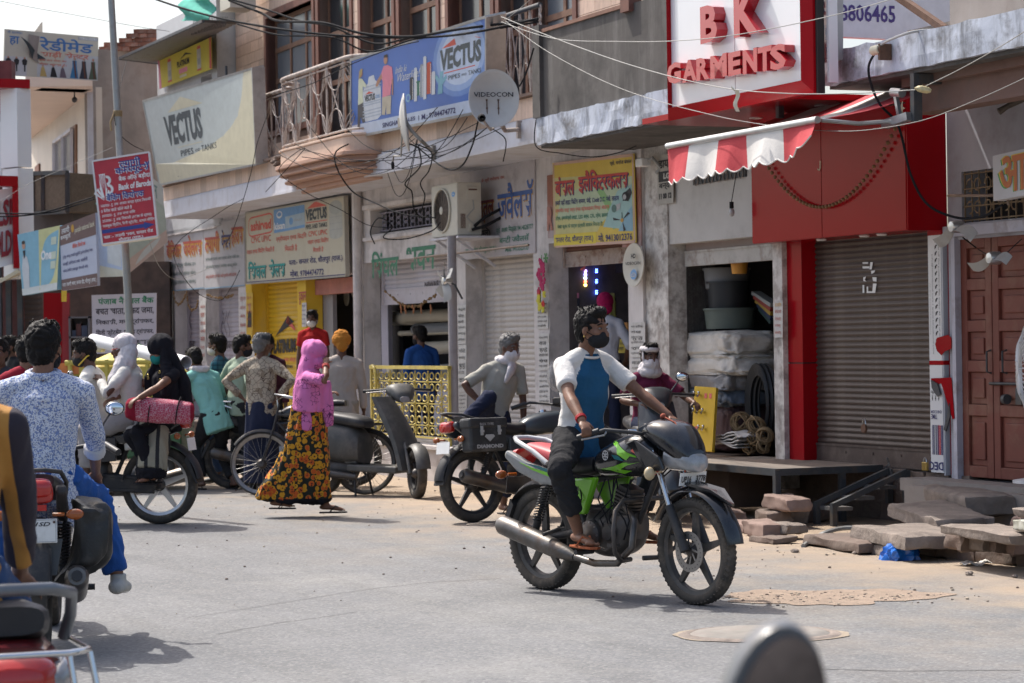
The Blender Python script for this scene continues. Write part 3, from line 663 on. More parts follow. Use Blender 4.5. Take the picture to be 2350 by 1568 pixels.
p_=MB();p_.box(bsl+.03,-1.45,-1.28,-1.12,3.77,4.62);p_.box(bsl-.04,bsl+.14,-1.32,-1.05,3.77,4.68);p_.box(bsl+.03,bsl+.2,-1.2,.2,3.77,4.62);part(mb_,'parapet',p_,CONC)
p_=MB();p_.box(bsl+.1,-2.35,-1.30,-1.10,4.60,4.635);part(mb_,'coping',p_,pm('brick_coping',(.22,.12,.085),.8,.2,6,.3,30))
p_=MB();p_.cyl((-2.0,-1.0,3.77),(-2.0,-1.0,6),.09,n=12);part(mb_,'column',p_,CONC,smooth=True)
p_=MB();p_.box(-2.35,-2.17,-1.33,-1.2,4.55,6.2);part(mb_,'door_post',p_,REDBR)
p_=PN([(1590,425,.22),(1710,405,.22),(1710,370,.22),(1590,390,.22)],.02);t_=MB();p_.body(t_);vb=part(mb_,'vent_grille',t_,DSTEEL)
t_=MB()
for i in range(7):
 for j in range(2):q=p_.p((i+.5)/7,(j+.5)/2,.006);t_.tube([q+Vector((.045*math.cos(a),0,.045*math.sin(a)))for a in[k*.785 for k in range(8)]],.007,4,closed=True)
v2=part(mb_,'grille_scroll',t_,CONC2);v2.parent=vb
# 3. garment shop in red cladding
k0=sx(1797,800,.1)
gs=thing('garment_shop','shop front clad in glossy red panels with a closed brown roller shutter','building',(k0,0,0),FACADE)
c0_,c1_,c2_=sx(1795,800,.15),sx(1842,800,.15),sx(2134,800,.08)
p_=MB();p_.box(c0_,c1_,-.15,.1,.45,1.322);p_.box(c0_,c1_,-.15,.1,1.334,2.46);part(gs,'red_column',p_,ACPR)
p_=MB();p_.box(c0_+.01,c1_-.01,-.14,.08,1.32,1.336);part(gs,'joint',p_,ACPD)
shb=shutter(gs,c1_-.05,c2_+.05,.452,2.46,.0,.0495,SHUTB,rail=.165,railmat=pm('brown_rail',(.085,.06,.05),.6,.2,5,.2,50,dirt=(.15,.12,.1),dscale=5,damt=.6),amp=.013)
P_=PN([(1728,556,.38),(2082,528,.38),(2082,238,.38),(1728,300,.38)],.38)
q0,q1=P_.c[0],P_.c[1];zb,zt=2.413,3.43;xm=S(1888,540,.38).x
for a,b in((q0.x,xm-.006),(xm+.006,q1.x-.006)):p_=MB();p_.box(a,b,-.385,-.36,zb,zt);part(gs,'red_panel',p_,ACPR)
p_=MB();p_.box(q1.x-.006,q1.x+.012,-.378,-.01,zb,zt+.05);part(gs,'red_panel',p_,ACPR)
p_=MB();p_.box(q0.x+.01,q1.x,-.36,.0,zb+.012,zt-.01);part(gs,'joint',p_,ACPD)
p_=MB();p_.box(q0.x,q1.x,-.375,-.01,zb-.006,zb+.008);part(gs,'red_soffit',p_,ACPR)
for px in(1862,2000,1960):
 c=S(px,552,.3);p_=MB();p_.lathe([(0,-.012),(.035,-.012),(.045,-.004),(.045,0)],(c.x,-.2,zb-.006),n=16);part(gs,'downlight',p_,WHITE)
z1=3.44;p_=MB();p_.box(-1.42,q1.x+.0,-1.58,-.01,z1,z1+.05);part(gs,'red_soffit',p_,ACPR)
for s_ in(-.6,.5):p_=MB();p_.lathe([(.045,0),(.05,-.006),(.06,-.002),(.06,0)],(s_,-.9,z1),n=16);part(gs,'downlight',p_,GALV)
p_=MB();s2,s3=c2_,sx(2163,800,.08)
p_.box(s2,s3,-.085,.0,.44,2.37);wb=part(gs,'white_strip',p_,pm('film_white',(.66,.67,.68),.3,.05,2,0))
p_=MB();p_.box(s3,s3+.02,-.08,.02,.42,2.41);p_.box(s3+.02,sx(2185,800,0),-.03,.02,.42,2.41);part(gs,'strip_side',p_,pm('film_grey',(.40,.42,.46),.3,.05,2,0))
p_=MB();p_.box(s2,s3+.022,-.088,0,2.37,2.41);p_.box(s2,s3+.022,-.088,0,1.315,1.35);p_.box(sx(2184,800,0),sx(2187,800,0),-.032,.02,.42,2.41);part(gs,'red_edge',p_,ACPR)
FP_=Panel([(s2,-.0855,.44),(s3,-.0855,.44),(s3,-.0855,2.37),(s2,-.0855,2.37)])
FP_.text('An ISO Certified Company',.10,.58,.20,.80,GREY,rot=270,bold=0);FP_.text('info@timexbond.com / www.timexbond.com',.30,.50,.42,.92,DGREY,rot=270,bold=0);FP_.text('peel off the protection film within 45 days of installation',.82,.50,.93,.97,DGREY,rot=270,bold=0)
for i in range(17):v=.98-.028*i;FP_.poly([(.55,v-.012),(.66,v-.005),(.66,v+.002),(.73,v+.002),(.73,v+.008),(.66,v+.008),(.55,v+.001)],BLACK)
FP_.text('info',.1,.33,.5,.345,DGREY,rot=180);FP_.text('TIME',.1,.225,.55,.245,NAVY,rot=180);FP_.text('DECOR',.05,.25,.9,.262,NAVY,rot=180);FP_.text('DEC',-.1,.01,1.0,.045,NAVY,rot=180,bold=.02)
for i in range(3):FP_.poly([(.2+.25*i,.30),(.25+.25*i,.315),(.22+.25*i,.315),(.22+.25*i,.325),(.18+.25*i,.325),(.18+.25*i,.315),(.15+.25*i,.315)],BLACK)
for i,(u,c)in enumerate(((.15,NAVY),(.24,NAVY),(.31,GREY),(.42,NAVY),(.50,GREY),(.58,NAVY),(.66,RED),(.74,RED),(.84,NAVY),(.92,NAVY))):FP_.rect(u,.075,u+.045+.02*(i%2),.20,c)
FP_.flush(gs)
for pts in([(2150,775),(2175,768),(2183,775),(2183,800),(2168,806),(2160,815),(2150,805),(2146,790)],[(2136,868),(2183,866),(2190,960),(2186,962),(2160,880),(2140,885)]):
 p_=MB();p_.prism([S(x,y,.092)for x,y in pts],(0,.004,0));part(gs,'torn_film',p_,ACPR)
p_=MB();p_.prism([S(x,y,.11)for x,y in[(2136,872),(2150,880),(2158,905),(2150,910),(2138,890)]],(0,.012,0));part(gs,'torn_film',p_,DGREY)
p_=MB();p_.prism([S(x,y,.10)for x,y in[(2178,925),(2172,960),(2165,985),(2170,990),(2180,955)]],(0,.012,0));part(gs,'torn_film',p_,DGREY)
MK=Panel([S(1980,672,.02),S(2012,672,.02),S(2012,600,.02),S(1980,600,.02)])
for q in([(0,.98),(.4,.98),(.4,.93),(0,.93)],[(0,.85),(.5,.85),(.5,.78),(0,.78)],[(.55,.98),(.75,.98),(.65,.75),(.5,.75)],[(.6,.7),(.9,.72),(.85,.66),(.65,.60)],[(.05,.5),(.25,.52),(.15,.42),(.3,.36),(.05,.38)],[(.7,.5),(1,.5),(1,.36),(.75,.38)],[(0,.25),(.12,.25),(.12,0),(.0,0)],[(.3,.2),(.4,.2),(.4,.05),(.7,.05),(.75,.3),(1,.3),(.9,0),(.3,0)]):MK.poly(q,WHITE)
MK.flush(gs,'paint_mark')
def padlock(px,py,v,r,label,mat):
 c=S(px,py,v);t=thing('padlock',label,'padlock',c,FACADE);p_=MB()
 p_.lathe([(0,-.012),(r*.9,-.012),(r,-.006),(r,.006),(r*.9,.012),(0,.012)],(c.x,c.y,c.z),'y',16)if mat is RUST else p_.box(c.x-r,c.x+r,c.y-.012,c.y+.012,c.z-r,c.z+r)
 part(t,'body',p_,mat,bevel=.004);p_=MB();p_.tube([(c.x+r*.62*math.cos(a),c.y,c.z+r*.9+r*1.1*math.sin(a))for a in[math.pi*k/8 for k in range(9)]],.0055,6);part(t,'shackle',p_,GALV,smooth=True);return t
padlock(2123,1070,.10,.035,'brass padlock with a steel shackle on the shutter bottom beside the white strip',pm('brass',(.55,.38,.12),.35,.1,5,0,metal=.8))
padlock(1983,983,.35,.04,'round rusty padlock hanging from a chain over the iron steps',RUST)
ch=MB();pts=[S(x,y,v)for x,y,v in((2034,1052,.05),(2040,1062,.08),(2030,1075,.12),(2042,1085,.15),(2020,1080,.2),(2008,1092,.2),(2036,1100,.18),(2000,1095,.25),(1990,1080,.3),(1985,960,.35))]
pts=[S(x,y,v)for x,y,v in((2036,1050,.05),(2040,1064,.1),(2046,1085,.12),(2047,1108,.14))];p2=[S(x,y,v)for x,y,v in((2038,1066,.1),(2022,1085,.15),(2005,1098,.2),(1998,1108,.22))]
for P2 in(pts,p2):
 for a,b in zip(P2,P2[1:]):
  n=max(2,int((b-a).length/.022))
  for i in range(n):
   c=a+(b-a)*(i+.5)/n;d=(b-a).normalized()*.014;s_=Vector((0,.008,0))if i%2 else Vector((.008,0,0))
   ch.tube([c-d,c-d*.6+s_,c+d*.6+s_,c+d,c+d*.6-s_,c-d*.6-s_],.0032,5,closed=True)
solo('chain',ch,DSTEEL,'dark steel chain looped over the shutter handle above the iron steps','chain',frame=FACADE,smooth=True)
# 4. house with the wooden door at the right edge
h0=sx(2187,800,.02);dr=thing('house','lavender plastered house with a panelled brown wooden double door and a scroll grille window','house',(h0,0,0),FACADE)
dl,dr_=sx(2214,800,.0),sx(2400,800,0)+.2
w=wallgrid(MB(),h0,6.0,0,3.5,-.05,.2,[(dl-.04,dr_+.04,.40,2.32),(sx(2207,470,.05),dr_,2.45,2.86)]);part(dr,'wall',w,pm('blue_grey_plaster',(.36,.36,.40),.85,.1,2,.2,25,dirt=(.22,.2,.2),dscale=1.6,damt=.6))
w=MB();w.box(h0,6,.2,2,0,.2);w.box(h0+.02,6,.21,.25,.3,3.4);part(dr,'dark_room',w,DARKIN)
p_=MB();p_.box(dl-.05,dl,-.085,.1,.40,2.34);p_.box(dl-.14,dr_+.1,-.10,.0,2.345,2.43);p_.box(dr_,dr_+.06,-.09,.1,.4,2.34);part(dr,'door_frame',p_,pm('door_frame_paint',(.44,.44,.50),.75,.1,3,.2,30,dirt=(.25,.2,.18),dscale=5,damt=.6))
DOORM=pm('brown_door',(.16,.045,.03),.6,.14,3,.15,40,dirt=(.23,.13,.085),dscale=2.6,damt=.6)
mid=sx(2285,800,0)
for a,b in((dl,mid-.005),(mid+.005,dr_)):
 p_=MB();H0,H1=.42,2.335;e=.085;n=5;xs_=[a,a+e,b-e,b]
 p_.box(a,a+e,-.03,.02,H0,H1);p_.box(b-e,b,-.03,.02,H0,H1);zs=[H0,.95,1.30,1.62,1.95,H1]
 for i,z in enumerate(zs):zz=z if i==0 else(z-.09 if i==len(zs)-1 else z-.04);p_.box(a+e,b-e,-.03,.02,zz,zz+.09)
 leaf=part(dr,'door_leaf',p_,DOORM,bevel=.005)
 for z_,z2 in zip(zs,zs[1:]):
  p2=MB();lo=z_+.05 if z_>H0 else z_+.09;hi=z2-.04 if z2<H1 else z2-.09
  p2.box(a+e,b-e,-.004,.012,lo,hi);p2.box(a+e+.05,b-e-.05,-.018,0,lo+.05,hi-.05);q=part(dr,'door_panel',p2,DOORM,bevel=.01);q.parent=leaf
for px in(2267,2303):c=S(px,830,.06);p_=MB();p_.tube([(c.x,-.03,c.z+.09),(c.x,-.07,c.z+.08),(c.x,-.07,c.z-.08),(c.x,-.03,c.z-.09)],.009,6);part(dr,'handle',p_,DSTEEL,smooth=True)
p_=MB();c=S(2280,880,.05);p_.cyl((c.x-.05,-.05,c.z),(c.x+.42,-.05,c.z),.012,n=8);p_.box(c.x+.3,c.x+.38,-.055,-.03,c.z-.16,c.z-.03);p_.cyl((c.x+.16,-.06,c.z-.12),(c.x+.2,-.06,c.z-.12),.04,n=14);part(dr,'bolt',p_,DSTEEL,smooth=True)
gw0,gw1=sx(2207,470,.05),dr_
p_=MB();GOLD=pm('dull_gold_iron',(.20,.14,.08),.6,.2,6,.2,50)
for z in(2.47,2.58,2.72,2.84):p_.beam((gw0,-.03,z),(gw1,-.03,z),.010)
for i in range(14):x=gw0+.02+i*.10;p_.beam((x,-.03,2.45),(x,-.03,2.86),.009)
for i in range(5):
 x=gw0+.15+i*.25
 for dx in(-1,1):
  for zc in(2.57,2.75):p_.tube([(x+dx*(.055+.045*math.cos(t)),-.035,zc+.05*math.sin(t))for t in[k*.7 for k in range(8)]],.007,4)
part(dr,'window_grille',p_,GOLD)
p_=MB();p_.box(h0,6,-.5,0,0,.36);p_.box(h0-.3,6,-.35,-.0,.30,.40);part(dr,'step',p_,pm('door_step',(.25,.225,.205),.9,.15,3,.5,20,dirt=(.2,.17,.15),dscale=3,damt=.7))
rs0,rs1=1.228,6.5
p_=MB();p_.sheet(lambda u,v:(rs0+(rs1-rs0)*u,-1.3+.02*mnoise.noise((u*9,v*3,7)),3.515+.255*v+(.018*mnoise.noise((u*30,v,9))if v in(0,1)else 0)),50,3,(0,1.5,0));part(dr,'slab',p_,SLABW)
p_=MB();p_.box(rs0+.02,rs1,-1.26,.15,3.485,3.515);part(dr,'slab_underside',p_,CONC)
p_=MB();p_.box(sx(2100,180,1.0),rs1,-1.05,-.85,3.22,3.49);p_.box(sx(2100,180,1.0),rs1,-1.12,-.8,3.42,3.485);part(dr,'beam',p_,pm('brown_beam',(.17,.10,.08),.85,.2,3,.3,30,dirt=(.10,.08,.07),dscale=3,damt=.6))
p_=MB();p_.box(sx(2180,40,.9),rs1,-.9,-.7,3.77,5.2);p_.box(rs0+.5,sx(2180,40,.9),-.85,-.7,3.77,3.9);part(dr,'upper_wall',p_,CONC2)
fw=thing('foundation_wall','low wall of rough dark sandstone blocks under the brown shutter','wall',(-2.6,0,0),FACADE)
p_=MB();p_.box(-2.9,1.25,.02,.5,0,.44);part(fw,'mortar',p_,pm('dark_mortar',(.07,.055,.045),.95,.3,4,.3,30))
rr=random.Random(5);ms=[]
for k in range(5):
 b=MB();s0_=0
 b.grid(lambda u,v:(0,0,0),1,1);b.v=[];b.f=[];b.m=[]
 b.box(0,1,-.5,.5,0,1);me=mesh_of('stone',b,STONE);bm=bmesh.new();bm.from_mesh(me);bmesh.ops.subdivide_edges(bm,edges=bm.edges[:],cuts=2,use_grid_fill=True)
 for v in bm.verts:
  q=v.co.copy();v.co+=Vector((rr.uniform(-.03,.03),rr.uniform(-.05,.05),rr.uniform(-.05,.05)))+.05*mnoise.noise(q*3+Vector((k*5,0,0)))*Vector((0,1,0))
  if abs(q.x-.5)>.45 and(q.z<.05 or q.z>.95):v.co.x+=.05*(1 if q.x<.5 else-1)
 bm.to_mesh(me);bm.free();ms.append(me)
for r in range(3):
 x=-2.9+rr.uniform(-.1,0)
 while x<1.2:
  w_=rr.uniform(.24,.42);inst(fw,'stone',rr.choice(ms),(x,.0,.005+r*.145),scale=(w_-.018,.10,.132));x+=w_
# 5. house beyond the tiled one (white, corrugated awning)
s5=sx(362,200,.4)
hb=thing('house','pale plastered house with a corrugated sheet awning between the tiled building and the grey wall','building',(s5,0,0),FACADE)
ops5=[(sx(412,190,.3),sx(438,190,.3),5.0,5.75),(sx(461,180,.3),sx(486,180,.3),5.0,5.85)]
w=wallgrid(MB(),s5-.4,sL+.25,3.45,7.0,-.3,.2,ops5);part(hb,'wall',w,pm('pale_wall',(.50,.51,.52),.85,.08,2,.2,20,dirt=(.3,.3,.3),dscale=1.4,damt=.6))
w=MB();w.box(s5-.4,sL,.2,.25,4.9,6);f_=part(hb,'shutter_board',w,REDBR)
co=[S(275,134,1.25),S(466,48,1.25),S(541,52,.3),S(362,145,.3)]
p_=MB();A,B,C_,D_=co
p_.sheet(lambda u,v:(A*(1-u)+B*u)*(1-v)+(D_*(1-u)+C_*u)*v+Vector((0,0,.022*math.sin(u*2*math.pi*26))),156,3,(0,0,-.006));part(hb,'corrugated_awning',p_,pm('corrugated_sheet',(.36,.36,.35),.5,.1,3,.1,30,metal=.2,dirt=(.25,.22,.19),dscale=3,damt=.6),smooth=30)
p_=MB();p_.beam(A,B,.04);p_.beam(A,D_,.04);p_.beam(B,C_,.04);part(hb,'awning_frame',p_,DSTEEL)
p_=MB();p_.box(sx(541,20,.25),sL+.25,-.35,.3,6.98,7.06);part(hb,'coping',p_,FASC)
p_=MB();cA=S(418,52,.8);p_.sheet(lambda u,v:S(416+70*u,48-50*v,1.0)+Vector((.05*math.sin(u*9),.06*math.sin(v*7+u*4),0)),12,8,(0,.01,0));solo('cloth',p_,pm('green_net',(.06,.33,.26),.9,.15,6,.2,20),'green net cloth hung at the roof corner above the corrugated awning','cloth',frame=FACADE,smooth=True)
p_=MB()
for i in range(22):a=S(440+3.6*i,80-.9*i,.9);b_=S(446+3.6*i,38,.9);p_.beam(a,b_,.008)
solo('wire_mesh',p_,DSTEEL,'wire mesh guard on the roof edge below the green cloth','mesh',frame=FACADE)
p_=MB();p_.box(sx(505,10,.6),sx(528,10,.6),-.6,-.2,6.6,8.5);solo('pillar',p_,CREAMP,'cream pillar stub on the roof edge beside the green cloth','pillar',frame=FACADE)
p_=MB();c=S(520,170,.9);p_.tube([c-up*.25,c+Vector((-.02,0,.12))],.02,6);solo('rod',p_,DSTEEL,'short dark rod sticking up behind the grey pipe sign','rod',frame=FACADE)
# 6. grey plaster building further left (its side wall faces the road)
def wl2(x0,d0,x1,d1,h0,h1,mb,th=.25,y=400):
 a=D(x0,y,d0);b=D(x1,y,d1);n=Vector((-(b.y-a.y),b.x-a.x,0)).normalized()*th
 if n.y<0:n=-n
 mb.hexa([(a.x,a.y,h0),(b.x,b.y,h0),(b.x+n.x,b.y+n.y,h0),(a.x+n.x,a.y+n.y,h0),(a.x,a.y,h1),(b.x,b.y,h1),(b.x+n.x,b.y+n.y,h1),(a.x+n.x,a.y+n.y,h1)]);return mb
hz=lambda px,py,d:D(px,py,d).z
base6=D(215,400,42);gb=thing('building','grey brown plastered building with a cream recessed front and brick topped parapet','building',(base6.x,base6.y,0))
p_=MB();wl2(214,42,420,43.2,0,hz(300,118,42.5),p_);wl2(100,41.2,214,41.6,hz(150,205,41.5),hz(150,88,41.5),p_,.5);part(gb,'wall',p_,CONC2)
p_=MB();wl2(60,52,210,42.02,0,hz(140,200,42),p_,.2);part(gb,'cream_wall',p_,CREAMP)
p_=MB();wl2(203,41.95,216,41.97,0,hz(205,205,42),p_,.1);part(gb,'corner_post',p_,FASC)
p_=MB();h_=hz(150,205,41.5);a=D(60,300,52);b=D(214,300,42.3);c=D(214,300,41.0);d=D(60,300,41.0);p_.prism([(a.x,a.y,h_),(b.x,b.y,h_),(c.x,c.y,h_),(d.x,d.y,h_)],(0,0,.2));part(gb,'balcony_ceiling',p_,pm('pinkish_ceiling',(.60,.50,.45),.85,.05,2,0))
def onc(x,y):
 a,b=D(60,400,52),D(210,400,42.02);r=ray(x,y);t=(a.x*(b.y-a.y)-a.y*(b.x-a.x))/(r.x*(b.y-a.y)-(b.x-a.x));return Vector((r.x*t,t,CAM_H+r.z*t))
W_=Panel([onc(130,470),onc(178,470),onc(178,285),onc(130,322)]);p_=MB();W_.body(p_,-.04);win=part(gb,'window',p_,WOODF)
p_=MB();q=Panel([W_.p(.08,.03,.05),W_.p(.94,.03,.05),W_.p(.94,.95,.05),W_.p(.08,.95,.05)]);q.body(p_,-.01);g_=part(gb,'pane',p_,DGLASS);g_.parent=win
p_=MB()
for u in(.0,.5,1.0):p_.beam(q.p(u,0,.03),q.p(u,1,.03),.06)
for v in(0,.42,1.0):p_.beam(q.p(0,v,.03),q.p(1,v,.03),.06)
for i in range(14):p_.beam(q.p(.03+i*.07,.45,.02),q.p(.03+i*.07,1,.02),.012)
f2=part(gb,'frame',p_,FASC);f2.parent=win
W_=Panel([onc(84,480),onc(93,480),onc(93,375),onc(84,383)]);p_=MB();W_.body(p_,-.04);part(gb,'window',p_,REDBR)
pb=MB();pb.box(-.11,.11,-.05,.05,0,.07);mbr=mesh_of('brick',pb,BRICK);rr=random.Random(2)
for r in range(5):
 x0_,x1_=((266,470),(275,470),(288,470),(296,470),(322,470))[r]
 n=int((x1_-x0_)/18)
 for i in range(n):
  p=D(x0_+18*(i+.5*(r%2)),118-10.5*r+(.0 if r else 1),42.45);inst(gb,'brick',mbr,(p.x,p.y+rr.uniform(-.04,.04),hz(300,118,42.5)+.077*r),rot=(0,0,rr.uniform(-.1,.1)))
for i in range(3):p=D(243+10*i,104,42.3);inst(gb,'brick',mbr,(p.x,p.y,hz(300,118,42.5)-.005+(.07 if i==1 else 0)),rot=(0,0,rr.uniform(-.3,.3)))
bulb=MB();c=D(171,222,41.8);bulb.tube([c+up*.2,c],.012,6);bulb.ball(c-up*.05,.05,n=8,m=6);solo('bulb',bulb,DGREY,'bare bulb hanging under the cream balcony ceiling at far left','bulb',smooth=True)
P_=Panel([D(76,490,40.8),D(156,485,40.2),D(156,396,40.2),D(76,398,40.8)]);cl=thing('air_cooler','dark air cooler with woven brown pad sides standing on the ledge at the left','air cooler',P_.c[0])
p_=MB();P_.body(p_,.7);part(cl,'body',p_,pm('cooler_pad',(.16,.125,.09),.95,.2,20,.6,90))
p_=MB();cs=[P_.p(*q,.01)for q in((0,0),(1,0),(1,1),(0,1))]
for a,b in zip(cs,cs[1:]+cs[:1]):p_.beam(a,b,.07)
p_.beam(P_.p(.3,0,.01),P_.p(.3,1,.01),.06);part(cl,'frame',p_,DSTEEL)
p_=MB();wl2(72,41,165,40.6,hz(120,585,41),hz(120,490,41),p_,.8);wl2(165,41.9,225,41.9,hz(200,590,42),hz(200,470,42),p_,.4)
solo('ledge_wall',p_,pm('dark_ledge',(.10,.09,.085),.9,.2,3,.3,20),'dark grey ledge wall under the air cooler','wall')
p_=MB();rr=random.Random(8)
for i in range(26):q=D(rr.uniform(162,225),rr.uniform(438,500),41.6);p_.beam(q,q+Vector((rr.uniform(-.3,.3),0,rr.uniform(-.06,.06))),.07,.04)
solo('rubble_heap',p_,pm('broken_brick',(.16,.12,.10),.95,.3,5,.5,30),'heap of broken slabs on the ledge beside the air cooler','rubble')
# 7. far left shop with white and red cladding
b7=D(40,400,37);fs=thing('shop_building','shop with white cladding pillars and a red fascia beam at the far left edge','building',(b7.x,b7.y,0))
p_=MB();wl2(41,36.6,73,36.8,hz(60,383,36.7),hz(60,203,36.7),p_,.4);wl2(41,36.6,76,36.8,hz(60,640,36.7),hz(60,386,36.7),p_,.4);wl2(3,37.2,12,37.3,hz(5,405,37),hz(5,276,37),p_,.3);part(fs,'white_pillar',p_,ACPW)
p_=MB();wl2(12,37.5,41,37.5,hz(20,405,37),hz(20,250,37),p_,.3);wl2(-40,37.6,3,37.5,hz(20,405,37),hz(20,250,37),p_,.3);part(fs,'grey_panel',p_,pm('grey_pinkish_panel',(.38,.34,.35),.3,.05,2,0))
p_=MB();wl2(-60,36.4,72,36.7,hz(40,203,36.7),hz(40,182,36.7),p_,1.5);wl2(-60,36.0,40,36.4,hz(20,426,36.2),hz(20,402,36.2),p_,.3);wl2(28,36.42,41.5,36.44,hz(20,615,36.3),hz(20,402,36.2),p_,.3);wl2(-60,37.3,40,37.3,hz(20,255,37),hz(20,200,37),p_,.2);part(fs,'red_beam',p_,ACPR)
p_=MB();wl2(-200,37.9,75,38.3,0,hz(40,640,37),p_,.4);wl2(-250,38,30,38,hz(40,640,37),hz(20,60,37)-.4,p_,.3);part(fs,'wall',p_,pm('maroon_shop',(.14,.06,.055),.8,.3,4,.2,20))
P_=Panel([D(-30,622,36.6),D(28,606,36.7),D(28,430,36.7),D(-30,440,36.6)]);sg,_=sign('shop_sign','white board with raised dark red capital letters at the far left edge',None,.05,ACPW,pn=P_,frame=WORLD)
P_.text('ALSI',.02,.52,.97,.86,C('dred',(.25,.02,.03)),th=.06,bold=.03,o=.0);P_.text('GOLD',.02,.12,.97,.46,C('dred',(.25,.02,.03)),th=.06,bold=.03,o=.0);P_.flush(sg,'raised_letters')
p_=MB();P_=Panel([D(-20,652,36.0),D(40,618,36.2),D(62,630,37.4),D(-20,640,37.4)]);P_.body(p_,.05);part(fs,'shade_board',p_,CREAM)
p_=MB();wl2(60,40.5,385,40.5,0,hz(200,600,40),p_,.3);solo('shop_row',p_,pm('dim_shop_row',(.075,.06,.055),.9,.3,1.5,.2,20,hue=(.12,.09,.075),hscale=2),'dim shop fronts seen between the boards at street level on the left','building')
def plane_box(name,label,cat,x0,y0,x1,y1,d,th,mat,d2=None):
 P=Panel([D(x0,y1,d),D(x1,y1,d2 or d),D(x1,y0,d2 or d),D(x0,y0,d)]);m=MB();P.body(m,th);return solo(name,m,mat,label,cat),P
plane_box('red_panel','tall red shop panel behind the head of the man in the blue print shirt','panel',100,672,143,905,37.4,.1,ACPR)
plane_box('red_panel','narrow red shop panel to the left of the bank notice board','panel',143,672,158,905,37.2,.1,C('dred2',(.33,.03,.035)))
t=thing('roller_shutter','grey brown closed roller shutter at the far left behind the crowd','shutter',D(55,900,38.2));a=D(58,800,37.8);bm_=D(98,800,37.8);me=slat_mesh(bm_.x-a.x,.085,SHUTB);p_=MB();p_.box(a.x,bm_.x,a.y,a.y+.04,.1,.3);part(t,'rail',p_,SHUTB)
for i in range(28):inst(t,'slat',me,(a.x,a.y,.3+i*.085))
p_=MB()
for x in(0,22,48):q=D(x,800,37.6);p_.box(q.x-.04,q.x+.04,q.y-.05,q.y+.05,0,2.9)
solo('door_frame',p_,DSTEEL,'dark metal door frames of the shop at the far left edge','door frame')
sh_a,sh_b=D(158,800,37.0),D(207,800,37.0);sr=thing('shelf','open grey metal shelf with small packets in the shop left of the bank notice','shelf',(sh_a.x,sh_a.y,.3));p_=MB()
for z in(.55,.95,1.35,1.72,2.02):p_.box(sh_a.x,sh_b.x,sh_a.y,sh_a.y+.35,z,z+.025)
for x in(sh_a.x,sh_b.x-.03):p_.box(x,x+.03,sh_a.y,sh_a.y+.35,.3,2.05)
p_.box(sh_a.x,sh_b.x,sh_a.y+.35,sh_a.y+.37,.3,2.05);part(sr,'rack',p_,pm('shelf_grey',(.14,.13,.14),.6,.1,4,.1,30))
rr=random.Random(6);p_=MB()
for z in(.575,.975,1.375,1.745):
 x=sh_a.x+.04
 while x<sh_b.x-.06:w_=rr.uniform(.04,.1);p_.box(x,x+w_*.9,sh_a.y+.05,sh_a.y+.2,z,z+rr.uniform(.08,.22),k=rr.randrange(5));x+=w_
part(sr,'packets',p_,[C('pk0',(.08,.03,.03)),C('pk1',(.05,.06,.10)),C('pk2',(.22,.14,.06)),C('pk3',(.12,.11,.1)),C('pk4',(.22,.05,.04))],kind='stuff')
# signs
VG=C('vectus_grey',(.42,.47,.47),.35);VB=C('vectus_beige',(.52,.49,.36),.35);DK=C('dkgreen_grey',(.06,.075,.085))
sg,P=sign('shop_sign','large pale grey box sign with a beige roof emblem left of the curved balcony',[(366,424,1.25),(588,377,1.25),(579,157,1.3),(328,232,1.55)],.17,VG,side=None,edge=(.03,STEEL))
P.poly([(0,0),(1,0),(1,1),(.93,1),(.86,.55),(.72,.38),(.45,.27),(.2,.22),(0,.25)],VB,.001);P.poly([(0,.0),(1,0),(1,.155),(0,.165)],C('vg2',(.45,.50,.48),.35),.0016)
P.poly([(.22,.79),(.36,.93),(.56,.79)],VB,.002)
P.text('VECTUS',.17,.41,.53,.76,DK,bold=.045);P.text('PIPES',.29,.265,.42,.335,DK);P.text('AND',.435,.28,.485,.315,DK,bold=.0);P.text('TANKS',.50,.265,.65,.335,DK);P.text('SINGHAL SALES. MOB. 9784474772',.22,.045,.86,.125,DK)
P.line([(.27,.375),(.52,.375)],.012,VB);P.flush(sg)
BS=pm('blue_sign',(.075,.17,.50),.35,.15,.8,0);BSB=C('sign_pale',(.50,.58,.72),.35)
sg,P=sign('shop_sign','long bright blue box sign showing a white water tank, two people and coloured pipes',[(806,316,1.25),(1115,254,1.25),(1116,38,1.45),(806,137,1.45)],.22,BS,edge=(.03,STEEL))
P.rect(0,0,1,.155,BSB,.001)
for i,(ru,rv)in enumerate(((.19,.44),(.165,.38),(.14,.31))):P.poly([(min(1,.83+ru*math.cos(k*.2618)),min(.99,max(.16,.66+rv*math.sin(k*.2618))))for k in range(24)],C('glow%d'%i,((.16,.28,.60),(.30,.43,.70),(.50,.60,.78))[i],.35),.0012+.0004*i)
P.poly([(.70,.80),(.82,.90),(.97,.80)],LRED);P.text('VECTUS',.69,.55,.97,.79,C('vdark',(.10,.12,.13)),bold=.05);P.line([(.72,.52),(.93,.52)],.012,LRED);P.text('PIPES',.75,.43,.83,.48,DK);P.text('AND',.84,.44,.875,.465,DK,bold=0);P.text('TANKS',.885,.43,.97,.48,DK)
P.text('SINGHAL',.26,.045,.40,.105,NAVY,bold=.02);P.text('SALES  |',.42,.045,.54,.105,NAVY,bold=.02);P.text('M.: 9784474772',.56,.045,.80,.11,NAVY,bold=.02)
P.text('India ki',.36,.66,.45,.74,WHITE,shear=.4,curve=.01,bold=0);P.text('Waterline!',.38,.56,.55,.66,WHITE,shear=.4,bold=0)
TK=C('tank_white',(.60,.64,.70));TK2=C('tank_shade',(.40,.46,.56))
